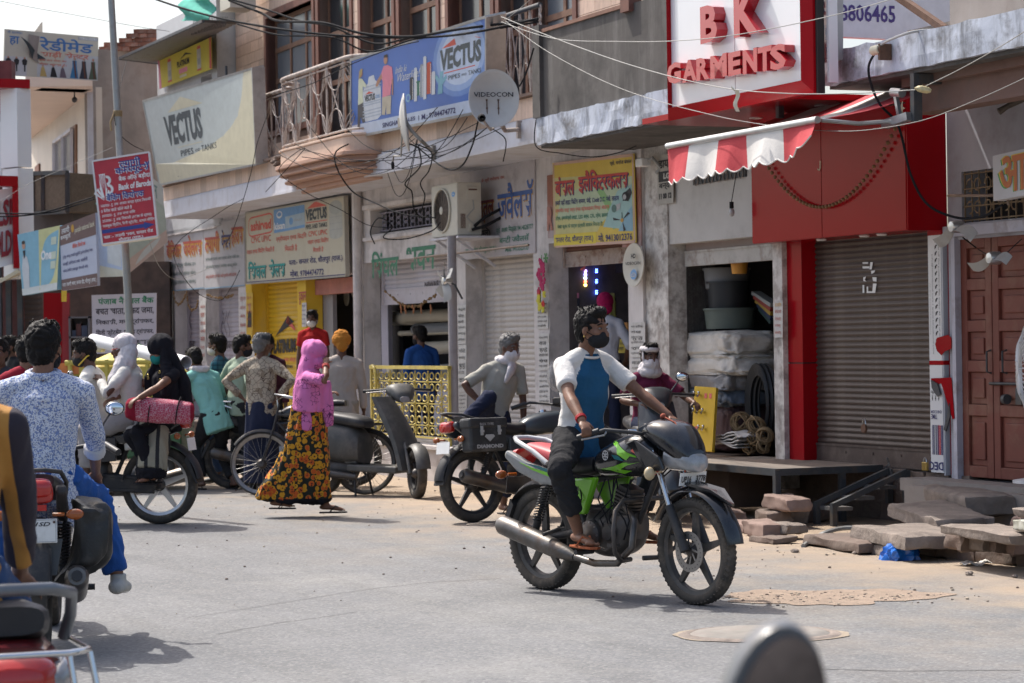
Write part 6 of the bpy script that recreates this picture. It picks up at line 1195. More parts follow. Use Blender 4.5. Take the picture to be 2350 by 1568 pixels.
for i in range(5):p_.ball(q+Vector((r_.uniform(-.05,.07),0,r_.uniform(-.03,.03))),(.03,.02,.02),n=6,m=4,k=i%2)
solo('plastic_scrap',p_,[C('scr1',(.08,.35,.30)),WHITE],'green and white plastic scrap caught on the cables at the left','plastic scrap')
p_=MB();q=D(233,45,27)
# platform, iron steps, stones
PH=.463;vv_=1.095;pl0=-2.1;pf=thing('iron_platform','iron framed platform on square legs in front of the storage shop and red column','platform',(0,-vv_,0),FACADE)
p_=MB();p_.box(pl0,0.0,-vv_,-.06,PH-.012,PH);part(pf,'deck',p_,pm('deck_sheet',(.17,.145,.125),.8,.15,3,.3,30,dirt=(.28,.23,.18),dscale=2,damt=.7));p_=MB();p_.box(pl0,.0,-vv_-.004,-vv_+.04,PH-.055,PH+.003);p_.box(-.04,.004,-vv_+.04,-.06,PH-.055,PH+.003);part(pf,'frame',p_,DSTEEL)
for x,y in((-.02,-vv_+.02),(-.02,-.45),(-2.05,-vv_+.02)):p_=MB();p_.box(x-.025,x+.025,y-.025,y+.025,0,PH-.055);part(pf,'leg',p_,DSTEEL)
stp=thing('iron_steps','dark iron frame steps leading up to the brown shutter','steps',(.6,-1.2,0),FACADE)
L0,R0=FI@G(1875,1203,0),FI@G(1968,1205,0);yo,xo,x1_=L0.y,L0.x,R0.x;yi=-.10
for x in(xo,x1_):p_=MB();p_.beam((x,yo,.17),(x+.05,yi,.43),.045);p_.beam((x,yo,0),(x,yo,.19),.045);p_.beam((x+.05,yi,.15),(x+.05,yi,.44),.05);part(stp,'side_rail',p_,DSTEEL)
for i in range(3):f=i*.31+.02;y=yo+(yi-yo)*f;z=.15+.26*f;p_=MB();p_.box(xo+.02,x1_+.02,y,y+.16,z-.03,z);part(stp,'tread',p_,pm('tread_steel',(.10,.10,.10),.5,.2,6,.2,50,dirt=(.2,.17,.14),dscale=5,damt=.6))
bl=MB();bl.box(pl0-.3,-1.0,-1.0,-.55,.08,.44);solo('storage_chest',bl,pm('dark_wood',(.06,.04,.03),.8,.2,4,.2,30),'dark wooden chest under the platform left of the stones','chest',frame=FACADE)
def slab_stone(name,label,px,py,L,Wd,T,z0=0,ang=0,tilt=0,seed=0,mat=STONEG,group=None,frame=WORLD,cat='stone slab',pos=None):
 c=pos or G(px,py,z0);mb=MB();nx,ny,nz_=max(6,int(L/.05)),max(4,int(Wd/.06)),3
 bm=bmesh.new();bmesh.ops.create_cube(bm,size=1);bmesh.ops.subdivide_edges(bm,edges=bm.edges[:],cuts=7,use_grid_fill=True)
 for v in bm.verts:
  p=v.co.copy();q=Vector((p.x*L,p.y*Wd,p.z*T));n=mnoise.noise(q*3.1+Vector((seed*7.3,0,0)));n2=mnoise.noise(q*11+Vector((seed*3.1,5,0)))
  e=max(0,max(abs(p.x),abs(p.y))-.40)/.1;e2=max(0,abs(p.z)-.35)/.15
  q.x*=1-.05*e2*e+.10*n*e;q.y*=1-.05*e2*e+.12*n*e;q.z*=1-.18*e*e2;n3=mnoise.noise(q*27+Vector((seed,9,0)));q+=Vector((n2*.02+n3*.006,n2*.02+n3*.006,n*.016+n2*.010+n3*.004))
  v.co=q
 me=bpy.data.meshes.new(name);bm.to_mesh(me);bm.free();me.materials.append(mat);me.polygons.foreach_set('use_smooth',[True]*len(me.polygons));me.set_sharp_from_angle(angle=.6)
 o=_link(bpy.data.objects.new(name,me));o.location=c+Vector((0,0,T/2));o.rotation_euler=(tilt*.6,tilt,ang);tagp(o,label,cat,group);BASE[o]=c;return o
WS=lambda s,v,h:FACADE@Vector((s,-v,h));FA=math.atan2(-FD.y,-FD.x);GRS='loose stone slabs piled in front of the wooden door'
PKS=pm('pink_stone',(.22,.155,.13),.92,.2,5,.6,20,dirt=(.2,.14,.12),dscale=4,damt=.6)
def ST(label,l,r,z0,W,T,seed,mat=STONEG,name='stone_slab',group=None,tilt=0,da=0):
 A=G(*l,z0);B=G(*r,z0);d=B-A;ang=math.atan2(d.y,d.x);n=Vector((-d.y,d.x,0)).normalized();c=(A+B)/2+n*W/2
 return slab_stone(name,label,0,0,d.length,W,T,ang=ang+da,tilt=tilt,pos=c,seed=seed,mat=mat,group=group,cat=name.replace('_',' '))
ST('large flat brown stone slab lying just behind the blue plastic bag',(1958,1240),(2077,1268),.07,.62,.12,1,group=GRS)
ST('long grey slab leaning up behind the slab near the blue bag',(2038,1196),(2148,1222),.15,.45,.13,2,group=GRS,tilt=.04)
ST('highest thick grey slab stacked against the door step',(2098,1158),(2218,1188),.2,.38,.17,3,group=GRS)
ST('thin slab resting on brick sized blocks below the wooden table at right',(2162,1228),(2318,1252),.215,.38,.075,4,group=GRS)
ST('flat low slab with sand on it in front of the iron steps',(1842,1250),(1972,1274),0,.5,.09,5,STONE,group=GRS)
ST('small whitish green stone on the slab at the right edge',(2322,1215),(2356,1222),.30,.2,.07,9,pm('mossy',(.27,.27,.22),.9,.2,6,.5,20,dirt=(.4,.4,.38),dscale=5,damt=.6))
KB=((2012,1268),(2075,1275),(2150,1284),(2240,1293),(2330,1302),(2420,1311))
for i,(l,r)in enumerate(zip(KB,KB[1:])):ST('long rough kerb stone edging the dusty verge, '+('behind the blue bag','just right of the blue bag','left of the white scrap','behind the white scrap','at the right edge')[i],l,(r[0]-4,r[1]),-.01,.42,.12,20+i,STONE,'kerb_stone','kerb stones along the verge')
for i,(l,r,z,h,w)in enumerate((((2168,1262),(2205,1267),.1,.115,.2),((2212,1264),(2252,1270),.1,.10,.2),((2258,1266),(2285,1272),.1,.11,.2),((2290,1268),(2330,1275),.1,.11,.2),((1956,1262),(1992,1270),0,.10,.2),((2001,1272),(2028,1278),0,.08,.15),((2320,1215),(2350,1220),.2,.1,.2),((2325,1185),(2352,1190),.35,.06,.2),((1712,1228),(1742,1240),0,.13,.2),((1745,1222),(1805,1228),.04,.08,.2),((1722,1242),(1765,1250),0,.05,.2),((1750,1168),(1812,1178),.13,.13,.2),((1730,1200),(1765,1210),0,.13,.2),((1775,1200),(1805,1206),0,.13,.2),((1815,1195),(1860,1200),0,.14,.2),((1672,1215),(1710,1225),0,.08,.2),((1635,1190),(1665,1198),0,.09,.2))):
 ST(('leftmost block under the thin slab at right','second block under the thin slab at right','third block under the thin slab at right','fourth block under the thin slab at right','block under the left corner of the big brown slab','small block left beside the blue bag','block under the table at the right edge','thin red brick on the block pile at the right edge','square block just left of the front leg of the platform','flat broken block leaning across the platform leg','half buried block in front of the platform leg','big pinkish cut stone standing behind the platform leg','dark block under the big pinkish stone, left','dark block under the big pinkish stone, right','block in shade left of the iron steps','reddish block left of the platform leg','block seen through the front wheel of the green motorcycle')[i],l,r,z,w,h,40+i,(STONE,STONEG,PKS)[(2 if i in(3,6,8,11,15,16)else i%2)],'stone_block','loose stone blocks',da=r_.uniform(-.15,.15))
cable('grey bent pipe curving from the stones down to the sand',[G(1985,1212,.1),G(1935,1212,.1),G(1895,1222,.08),G(1865,1238,.03),G(1843,1253,.01)],.018,pm('grey_pipe',(.22,.22,.21),.5,.1,5,.1,30),name='bent_pipe')
cable('white plastic drain pipe lying behind the slabs below the door',[G(2150,1150,.2),G(2153,1133,.22),G(2200,1142,.24),G(2290,1158,.2),G(2370,1170,.2)],.028,pm('pvc',(.45,.45,.46),.4,.05,5,.05,30,dirt=(.3,.28,.25),dscale=4,damt=.5),name='drain_pipe')
tb=thing('wooden_table','weathered grey wooden table with splayed legs at the right edge','table',G(2252,1208,.0));WD=pm('grey_wood',(.20,.165,.135),.85,.2,4,.4,40,dirt=(.12,.10,.085),dscale=5,damt=.6,streak=((.28,.24,.2),.4))
TA=FI@G(2252,1208,.0);TH=.44;ts,tv=TA.x,-TA.y;T0=lambda a,v,h:FACADE@Vector((ts+a,-(tv-v),h))
for k in range(4):p_=MB();p_.beam(T0(-.14,.06+.16*k,TH),T0(1.8,.06+.16*k,TH),.148,.03);part(tb,'plank',p_,WD,bevel=.003)
p_=MB();p_.beam(T0(0,.02,TH-.07),T0(1.7,.02,TH-.07),.025,.11);p_.beam(T0(0,.02,TH-.07),T0(0,.55,TH-.07),.025,.11);part(tb,'apron',p_,WD)
for a_,v_ in((0,.02),(0,.55),(1.7,.02)):p_=MB();p_.beam(T0(a_,v_,TH-.02),T0(a_+.03,v_-.02,0),.07,.06);part(tb,'leg',p_,WD)
p_=MB();p_.beam(T0(.04,.02,TH-.24),T0(.22,.02,TH-.11),.03,.05);part(tb,'brace',p_,WD)
p_=MB();c=G(2066,1284);bm=bmesh.new();bmesh.ops.create_icosphere(bm,subdivisions=4,radius=1)
for v in bm.verts:n=v.co.copy();f=1+.35*mnoise.noise(n*2.2)+.20*abs(mnoise.noise(n*5))+.10*mnoise.noise(n*11);v.co=Vector((n.x*.125*f*(1-.4*max(0,n.z)),n.y*.10*f,max(-.3,n.z)*.11*f+.03))
me=bpy.data.meshes.new('plastic_bag');bm.to_mesh(me);bm.free();me.materials.append(pm('blue_plastic',(.012,.14,.55),.22,.2,10,.4,40,spec=.7));me.set_sharp_from_angle(angle=.5)
o=_link(bpy.data.objects.new('plastic_bag',me));o.location=c;tagp(o,'crumpled bright blue plastic bag on the sandy road edge','plastic bag')
p_=MB();c=G(2240,1296);p_.sheet(lambda u,v:c+Vector((.22*(u-.5)*(1-.5*abs(v-.5)),.14*(v-.5),.005+.035*max(0,mnoise.noise((u*4,v*4,2)))+.012*math.sin(u*9))),16,10,(0,0,.002));solo('plastic_scrap',p_,pm('white_plastic',(.6,.58,.54),.4,.1,10,.2,40),'thin white plastic scrap on the road right of the blue bag','plastic scrap',smooth=60)
for px,py,rr_,l_ in((1825,1268,.030,'dark pebble on the sand right of the front wheel'),(2224,1320,.028,'small grey stone on the road below the white scrap'),(1962,1272,.022,'small dark stone left of the blue bag'),(2330,1326,.02,'tiny red scrap like stone at the right edge')):p_=MB();c=G(px,py);rock(p_,(c.x,c.y,.012),rr_,px,n=9,m=7);solo('pebble',p_,STONEG,l_,'pebble')
# goods in the storage shop
SK_=pm('sack_white',(.60,.57,.52),.75,.08,6,.5,20,dirt=(.3,.27,.23),dscale=5,damt=.5,bdist=.02)
def sack(label,px,py,v,L,Wd,H,seed,mat=SK_,cat='sack',name='sack',amp=.16):
 c=S(px,py,v);bm=bmesh.new();bmesh.ops.create_icosphere(bm,subdivisions=5,radius=1)
 for q in bm.verts:
  n=q.co.copy();s=lambda a:math.copysign(abs(a)**.45,a);d=mnoise.noise(n*2.3+Vector((seed*3,0,0)))*amp+.05*mnoise.noise(n*8+Vector((0,seed,0)))+.035*abs(mnoise.noise(Vector((n.x*3,n.y*3,n.z*14))+Vector((seed,0,0))))
  q.co=Vector((s(n.x)*L/2,s(n.y)*Wd/2,s(n.z)*H/2))*(1+d)
 me=bpy.data.meshes.new(name);bm.to_mesh(me);bm.free();me.materials.append(mat);me.polygons.foreach_set('use_smooth',[True]*len(me.polygons))
 o=_link(bpy.data.objects.new(name,me));o.matrix_world=FACADE@Matrix.Translation((c.x,c.y,c.z));return tagp(o,label,cat)
sack('topmost bulging white sack under the grey green bundle',1668,790,-.28,1.15,.6,.26,1);sack('second white sack in the stack, with green showing at its side',1672,836,-.28,1.2,.6,.22,2)
sack('grey plastic wrapped bundle below the two white sacks',1672,876,-.30,1.0,.6,.22,3,pm('grey_wrap',(.25,.24,.24),.4,.1,6,.5,20,bdist=.02),'bundle','bundle');sack('bluish plastic wrapped bundle third from the bottom of the stack',1668,910,-.30,1.0,.6,.20,4,pm('blue_wrap',(.13,.16,.20),.4,.1,6,.5,20,bdist=.02),'bundle','bundle');sack('large dark maroon bundle at the bottom of the stack',1680,975,-.35,.9,.6,.50,5,pm('maroon_wrap',(.09,.05,.055),.6,.1,6,.5,20,bdist=.02),'bundle','bundle',.06)
def tub(label,px,py,v,r,h,mat,r2=None,name='tub',tilt=0):
 c=S(px,py,v);t=thing(name,label,name.replace('_',' '),c,FACADE);p_=MB();r2=r2 or r*.92
 p_.lathe([(0,0),(r2,0),(r,h),(r+.012,h),(r+.012,h-.02),(r-.008,h-.008),(r2-.01,.02),(0,.02)],c,n=28);part(t,'body',p_,mat,smooth=40);return t,c
tub('grey green round plastic bin on top of the white sacks',1675,754,-.28,.25,.20,pm('greygreen',(.10,.125,.11),.5,.1,4,.1,30));tub('tall black plastic tub below the grey ringed one',1672,716,-.28,.21,.30,pm('blackpl',(.022,.024,.027),.45,.1,4,.05,30));tub('dark grey ringed tub under the yellow bucket',1668,662,-.28,.225,.20,pm('greyrub',(.15,.15,.15),.6,.1,4,.1,30))
t,c=tub('yellow orange plastic bucket hanging at the top of the storage shop',1697,628,-.1,.095,.19,pm('bucket',(.55,.25,.035),.45,.08,4,.05,30),.07,'bucket');p_=MB();p_.tube([c+Vector((.09*math.cos(a),0,.17-.10*math.sin(a)))for a in[k*.39 for k in range(9)]],.005,5);part(t,'handle',p_,DSTEEL)
P=PN([(1586,1034,.35),(1634,1036,.30),(1643,889,.15),(1594,886,.2)],.03);tbp=thing('tap_board','yellow display board with rows of shiny taps leaning in the storage shop','display board',P.c[0],FACADE);p_=MB();P.body(p_,.03);part(tbp,'board',p_,YELP)
for row,v in enumerate((.86,.60,.34)):
 for j in range((4,3,3)[row]):
  u=.12+.22*j+(.0 if row!=2 else .08);q=P.p(u,v,.03)
  if row==0 and j>1 or(row==2 and j==0):P.rect(u-.06,v-.04,u+.06,v+.04,LRED,.004);continue
  p_=MB();p_.tube([q-P.n*.03,q,q-up*.02+P.n*.02],.012,6);p_.ball(q+up*.022,.014,n=8,m=6);part(tbp,'tap',p_,pm('chrome',(.6,.6,.6),.15,.05,4,0,metal=1),smooth=True)
P.flush(tbp,'red_label')
cc=MB();c=S(1748,925,-.3);
for i in range(26):r=.36-.012*(i%9);d=.03*(i//9);cc.tube([(c.x+.18+(r*.62)*math.cos(a)+.004*i,c.y-.15+d,c.z+r*math.sin(a)*1.05)for a in[k*.2618 for k in range(24)]],.011,5,closed=True)
solo('pipe_coil',cc,pm('black_pipe',(.02,.022,.025),.4,.1,4,0),'big coil of black plastic pipe leaning inside the storage shop at right','pipe coil',frame=FACADE,smooth=True)
JU=pm('jute_rope',(.25,.18,.10),.9,.2,20,.4,60)
def coil(label,px,py,v,r,seed):
 rr=random.Random(seed);c=S(px,py,v);mb=MB()
 for i in range(9):t=rr.uniform(-.7,.7);t2=rr.uniform(0,6.28);a_=Vector((math.cos(t2),math.sin(t2)*.6,t)).normalized();u1=a_.orthogonal().normalized();u2=a_.cross(u1);R=r*rr.uniform(.6,1);mb.tube([c+u1*R*math.cos(a)+u2*R*math.sin(a)for a in[k*.4488 for k in range(14)]],.0075,5,closed=True)
 return solo('rope_coil',mb,JU,label,'rope',frame=FACADE,smooth=True,group='coils of jute rope in the storage shop')
for i,(x,y,r,l)in enumerate(((1700,968,.10,'uppermost loose coil of jute rope on the white cloths'),(1735,975,.10,'jute coil right of the uppermost one'),(1755,1000,.09,'jute bundle against the thin pillar'),(1752,1022,.08,'lowest jute bundle by the thin pillar'),(1722,1025,.08,'jute bundle in front, middle one'),(1735,1003,.09,'jute bundle wedged behind the middle one'))):coil(l,x,y,.0,r,i)
p_=MB();c=S(1688,1010,.05)
for k in range(6):p_.sheet(lambda u,v:c+Vector((-.26+.5*u+.02*k,-.12+.25*v,-.045+.020*k+.03*(k/6)*mnoise.noise((u*5,v*4,k*2))+.02*math.sin(u*5+k))),14,8,(0,0,.008))
solo('folded_cloth',p_,pm('white_cloth',(.55,.54,.53),.85,.06,6,.3,30),'pile of folded white cloths on the storage shop floor','cloth',frame=FACADE,smooth=60)
P=PN([(1610,735,-.4),(1618,735,-.4),(1618,660,-.4),(1610,660,-.4)]);p_=MB();P.body(p_,.02);solo('plastic_sheet',p_,YEL,'narrow yellow plastic sheet standing at the left inside the storage shop','sheet',frame=FACADE)
P=PN([(1621,735,-.42),(1628,735,-.42),(1628,675,-.42),(1621,675,-.42)]);p_=MB();P.body(p_,.02);solo('plastic_sheet',p_,ORANGE,'narrow orange sheet next to the yellow one in the storage shop','sheet',frame=FACADE)
for i,(m,l)in enumerate(((C('bk1',(.30,.30,.28)),'white'),(C('bk2',(.25,.04,.03)),'red'),(C('bk3',(.35,.22,.03)),'yellow'),(C('bk4',(.01,.02,.06)),'blue'),(C('bk5',(.01,.035,.03)),'teal'))):
 p_=MB();a,b=S(1735+4*i,672+9*i,-.45),S(1778,700+10*i,-.45);p_.beam(a,b,.10,.035);solo('folded_tarp',p_,m,'folded %s tarpaulin in the slanting pile at the right of the storage shop'%l,'tarpaulin',frame=FACADE)
# electrical shop lights and goods
def glow(name,label,px,py,v,r,col,st):
 c=S(px,py,v);p_=MB();p_.ball((0,0,0),r,n=12,m=8);p_.xf(Matrix.Translation(c));return solo(name,p_,pm('glow_'+label.split()[0]+str(int(st)),col,.4,0,1,0,emit=(col,st)),label,'lamp',frame=FACADE,smooth=True)
es=thing('light_strip','hanging strip of five coloured lamps, violet at the top and yellow at the bottom','light strip',S(1343,600,-.2),FACADE);p_=MB();q0,q1=S(1343,612,-.22),S(1345,715,-.22);p_.beam(q0,q1,.03,.02);part(es,'holder',p_,GREY)
for y,col in((622,(.45,.3,1)),(630,(.4,.35,1)),(638,(.7,.95,1)),(646,(1,.12,.05)),(654,(1,.75,.15))):p_=MB();p_.ball(S(1343.5,y,-.18),.016,n=10,m=6);part(es,'lamp',p_,pm('led%d'%y,col,.4,0,1,0,emit=(col,7)),smooth=True)
e2=thing('light_strip','string of small deep blue lights right of the coloured lamp strip','light strip',S(1368,610,-.3),FACADE);p_=MB();p_.beam(S(1368,600,-.32),S(1370,690,-.32),.008);part(e2,'wire',p_,CABLE)
for y in(621,645,670):
 for dx in(-1.5,1.5):p_=MB();[p_.ball(S(1369+dx,y+k*3.4-3,-.3),.0055,n=6,m=4)for k in range(3)];part(e2,'lamp',p_,pm('ledblue',(.06,.12,1),.4,0,1,0,emit=((.08,.16,1),14)))
glow('disco_lamp','turquoise and violet glowing ball lamp in the electrical shop',1319,676,-.25,.05,(.25,.45,.9),1.2);glow('bulb','yellow glowing bulb below the violet ball lamp',1322,695,-.25,.036,(1,.85,.05),2.2);glow('bulb','green unlit bulb with faint added glow, lowest in the electrical shop display',1323,713,-.25,.034,(.02,.22,.06),.3)  # the green bulb is unlit; a weak emission is added to its colour
p_=MB();c=S(1319,634,-.25);p_.lathe([(0,-.12),(.05,-.12),(.055,-.09),(.05,-.05),(.06,0),(.06,.05),(.04,.09),(0,.10)],c,n=18);solo('lantern',p_,pm('lantern',(.4,.45,.46),.4,.3,8,0),'white and blue lantern hanging top left in the electrical shop','lantern',frame=FACADE,smooth=40)
def card(label,x0,y0,x1,y1,v,mat,ink=None,n=3,seed=1):
 P=PN([(x0,y1,v),(x1,y1,v),(x1,y0,v),(x0,y0,v)],.01);t,_=sign('packet',label,None,.02,mat,cat='packet',pn=P)
 if ink:P.lines(n,.08,.1,.92,.9,ink,seed,(1,2),.6);P.flush(t,'print')
card('light blue packet card high on the left of the electrical shop',1292,645,1312,672,-.08,C('cd1',(.25,.42,.5)),WHITE,2,1);card('pink and white packet card in the electrical shop',1292,672,1325,684,-.08,C('cd2',(.55,.2,.3)),WHITE,1,2);card('black and yellow lettered card in the electrical shop display',1292,684,1326,712,-.08,C('cd3',(.03,.035,.05)),YEL,3,3);card('pink picture card low on the left of the electrical shop',1292,716,1315,752,-.08,C('cd4',(.6,.2,.4)),WHITE,2,4)
card('large yellow box behind the rider in the electrical shop',1398,778,1440,810,-.25,C('cd5',(.45,.35,.05)),BLACK,2,5);card('blue box above the yellow box in the electrical shop',1396,745,1416,776,-.25,C('cd6',(.04,.1,.35)),WHITE,2,6);card('orange and blue box on the right of the electrical shop shelf',1418,740,1440,776,-.3,C('cd7',(.45,.2,.05)),NAVY,3,7)
for i,(x,l)in enumerate(((1398,'leftmost'),(1410,'middle'),(1425,'rightmost'))):p_=MB();a=S(x,640,-.8);p_.tube([a,a-up*.9],[.02,.05],8);solo('hanging_wire_coil',p_,(C('hw1',(.25,.22,.03)),C('hw2',(.05,.04,.03)),C('hw3',(.12,.09,.03)))[i],l+' hanging bunch of wire at the back of the electrical shop','wire bunch',frame=FACADE)
sack('clear yellowish plastic bag hanging in the electrical shop beside the red headscarf',1399,705,-.5,.14,.1,.38,8,C('ybag',(.35,.33,.10)),'bag','plastic_bag')
p_=MB();q=S(1342,612,.02);[p_.prism([q,q+Vector((.06*math.cos(a-.3),-.01,.05*math.sin(a-.3))),q+Vector((.08*math.cos(a),-.02,.06*math.sin(a))),q+Vector((.06*math.cos(a+.3),-.01,.05*math.sin(a+.3)))],(0,-.006,0))for a in(.3,1.4,2.6,3.7,5.0)];solo('cloth_knot',p_,LRED,'red cloth knot on the rolled shutter of the electrical shop','cloth knot',frame=FACADE)
# pipes in the pipe shop
def ppipe(label,x0,x1,y,v,r,mat,dv=0,dy=0):
 a,b=S(x0,y,v),S(x1,y+dy,v-dv);mb=MB();d=(b-a).normalized();mb.tube([a,b],r,20,cap=False);mb.tube([a,b],r*.9,20,cap=False);mb.lathe([(r,0),(r*.9,0)],n=20);
 for i in range(len(mb.v)-40,len(mb.v)):q=mb.v[i];R_=d.to_track_quat('Z','Y').to_matrix();mb.v[i]=tuple(a+R_@Vector(q))
 return solo('plastic_pipe',mb,mat,label,'pipe',frame=FACADE,smooth=40,group='plastic pipes stacked in the pipe shop')
PV=pm('pvc_cream',(.36,.33,.26),.45,.05,4,0);PG=pm('pvc_grey',(.15,.16,.17),.45,.05,4,0)
ppipe('upper left cream pipe with its open end showing',905,985,731,-.5,.095,PV,dy=-3);ppipe('upper cream pipe with bluish open end',935,1050,727,-.45,.085,PV,dy=-5);ppipe('grey pipe below the two cream ones',955,1050,757,-.45,.08,PG,dy=-5);ppipe('thin pale pipe below the grey one',918,1050,765,-.42,.035,PV,dy=-5);ppipe('long pale pipe right behind the man in blue',975,1050,799,-.45,.085,PV,dy=-3);ppipe('grey pipe lying low behind the yellow railing',862,975,868,-.2,.055,PG,dy=-10);ppipe('thin grey pipe above the low one behind the man in blue',985,1050,850,-.22,.07,PG,dy=-4)
p_=MB();q=S(897,852,-.28);p_.box(q.x-.0,q.x+.24,q.y-.06,q.y,q.z-.10,q.z+.06);sb=thing('switch_board','cream switch board on the pale wall inside the pipe shop','switch board',q,FACADE);part(sb,'box',p_,CREAM,bevel=.006);p_=MB();[p_.box(q.x+.05+.06*i,q.x+.09+.06*i,q.y-.075,q.y-.06,q.z-.05+.06*j,q.z-.01+.06*j)for i in range(4)for j in range(1)];part(sb,'switch',p_,GREY)
# two wheelers
TYRE=pm('tyre',(.035,.033,.031),.85,.2,12,.5,90,dirt=(.16,.13,.10),dscale=9,damt=.6,dust=.25)
BLKP=pm('black_paint',(.014,.015,.018),.18,.1,6,0,coat=.5,dirt=(.07,.065,.06),dscale=8,damt=.3);BLKM=pm('matt_black',(.028,.028,.03),.6,.2,8,.15,60,dirt=(.10,.085,.07),dscale=7,damt=.5)
ENG=pm('engine_metal',(.075,.07,.068),.5,.3,9,.3,50,metal=.5,dirt=(.10,.075,.055),dscale=8,damt=.7);CHR=pm('chrome',(.6,.6,.6),.15,.05,4,0,metal=1);ALU=pm('aluminium',(.33,.33,.33),.35,.12,9,.1,60,metal=.8,dirt=(.15,.13,.11),dscale=8,damt=.5)
MUF=pm('muffler',(.13,.122,.115),.42,.3,8,.25,40,metal=.75,dirt=(.12,.08,.055),dscale=6,damt=.8);SEAT=pm('black_seat',(.022,.022,.024),.5,.15,8,.2,70,dirt=(.11,.10,.09),dscale=4,damt=.4)
TLR=pm('tail_red',(.40,.02,.015),.2,.1,5,0,coat=.6);AMB=pm('amber',(.30,.075,.012),.2,.1,5,0,coat=.5);GLS=pm('lamp_glass',(.24,.25,.26),.08,.3,14,.3,20,spec=.8,coat=.5);MIR=pm('mirror',(.6,.65,.7),.03,0,1,0,metal=1);DSC=pm('disc_steel',(.25,.24,.23),.4,.15,20,0,metal=.7)
SILV=pm('silver_plastic',(.42,.43,.44),.25,.06,5,0,coat=.3,dirt=(.25,.22,.2),dscale=8,damt=.3)
def loft(mb,secs,n=18,e=2.4,k=None):
 "secs: (x, z, half width, half height[, y])"
 vs=[]
 for s in secs:
  x,z,w,h=s[:4];y0=s[4]if len(s)>4 else 0
  for j in range(n):a=6.28319*j/n;c,q=math.cos(a),math.sin(a);vs.append((x,y0+w*math.copysign(abs(c)**(2/e),c),z+h*math.copysign(abs(q)**(2/e),q)))
 fs=[(i*n+j,i*n+(j+1)%n,(i+1)*n+(j+1)%n,(i+1)*n+j)for i in range(len(secs)-1)for j in range(n)]
 fs+=[tuple(range(n)),tuple((len(secs)-1)*n+j for j in range(n))]
 return mb.add(vs,fs,k)
def smoothsec(S_,m=4):
 o=[]
 for i in range(len(S_)-1):
  p=[S_[max(i-1,0)],S_[i],S_[i+1],S_[min(i+2,len(S_)-1)]]
  for k in range(m):
   t=k/m;o.append(tuple(.5*(2*b+(c-a)*t+(2*a-5*b+4*c-d)*t*t+(3*b-a-3*c+d)*t**3)for a,b,c,d in zip(*p)))
 return o+[S_[-1]]
def wheel(t,T,c,R,W,spokes=5,disc=None,rimm=ALU,wire=False,tread=False):
 rr=R-W*.72
 mb=MB();mb.lathe([(rr,-W*.30),(rr+.01,-W*.44),(R-W*.35,-W*.5),(R-W*.10,-W*.40),(R,-W*.15),(R,W*.15),(R-W*.10,W*.40),(R-W*.35,W*.5),(rr+.01,W*.44),(rr,W*.30)],c,'y',48,closed=True)
 if tread:
  for i in range(60):
   a=i*.10472
   for s in(-1,1):p=Vector((c[0]+(R-.002)*math.cos(a),c[1]+s*W*.22,c[2]+(R-.002)*math.sin(a)));q=Vector((c[0]+(R-.014)*math.cos(a+.05),c[1]+s*W*.42,c[2]+(R-.014)*math.sin(a+.05)));mb.beam(p,q,.016,.010,up=(math.cos(a),0,math.sin(a)))
 mb.xf(T);part(t,'tyre',mb,TYRE,smooth=50)
 mb=MB();h=W*.30;mb.lathe([(rr+.006,-h),(rr+.006,-h-.004),(rr-.022,-h+.006),(rr-.028,0),(rr-.022,h-.006),(rr+.006,h+.004),(rr+.006,h)],c,'y',48)
 C_=Vector(c)
 if wire:
  for i in range(32):a=i*.19635;s=1 if i%2 else-1;mb.tube([C_+Vector((.02*math.cos(a+1.2*s),.025*s,.02*math.sin(a+1.2*s))),C_+Vector(((rr-.02)*math.cos(a),0,(rr-.02)*math.sin(a)))],.0016,4)
 else:
  for i in range(spokes):
   a=i*6.2832/spokes+.3;d=Vector((math.cos(a),0,math.sin(a)));pr=Vector((-d.z,0,d.x))
   mb.prism([C_+d*.03+pr*.028-Vector((0,.012,0)),C_+d*(rr-.02)+pr*.014-Vector((0,.012,0)),C_+d*(rr-.02)-pr*.014-Vector((0,.012,0)),C_+d*.03-pr*.028-Vector((0,.012,0))],(0,.024,0))
 mb.xf(T);part(t,'rim',mb,rimm,smooth=40)
 mb=MB();mb.lathe([(0,-.055),(.03,-.055),(.05,-.03),(.055,0),(.05,.03),(.03,.055),(0,.055)],c,'y',20);mb.xf(T);part(t,'hub',mb,ENG,smooth=40)
 if disc:
  y=disc;mb=MB();mb.lathe([(.075,y-.002),(.12,y-.002),(.12,y+.002),(.075,y+.002)],c,'y',36,closed=True)
  for i in range(8):a=i*.785;mb.beam(C_+Vector((.03*math.cos(a+.5),y,.03*math.sin(a+.5))),C_+Vector((.08*math.cos(a),y,.08*math.sin(a))),.010,.004,up=(0,1,0))
  mb.xf(T);part(t,'brake_disc',mb,DSC,smooth=30)
  mb=MB()
  for i in range(24):a=i*.2618;mb.cyl(C_+Vector((.10*math.cos(a),y-.0025,.10*math.sin(a))),C_+Vector((.10*math.cos(a),y+.0025,.10*math.sin(a))),.004,n=6)
  mb.xf(T);part(t,'disc_holes',mb,BLKM,kind='stuff')
def fender(mb,c,R,W,a0,a1,n=20,th=.004):
 def f(u,v):a=a0+(a1-a0)*u;s=(v-.5)*2;r=R-.03*abs(s)**2.5;return(c[0]+r*math.cos(a),c[1]+s*W/2,c[2]+r*math.sin(a))
 mb.sheet(f,n,8,(0,0,th));return mb
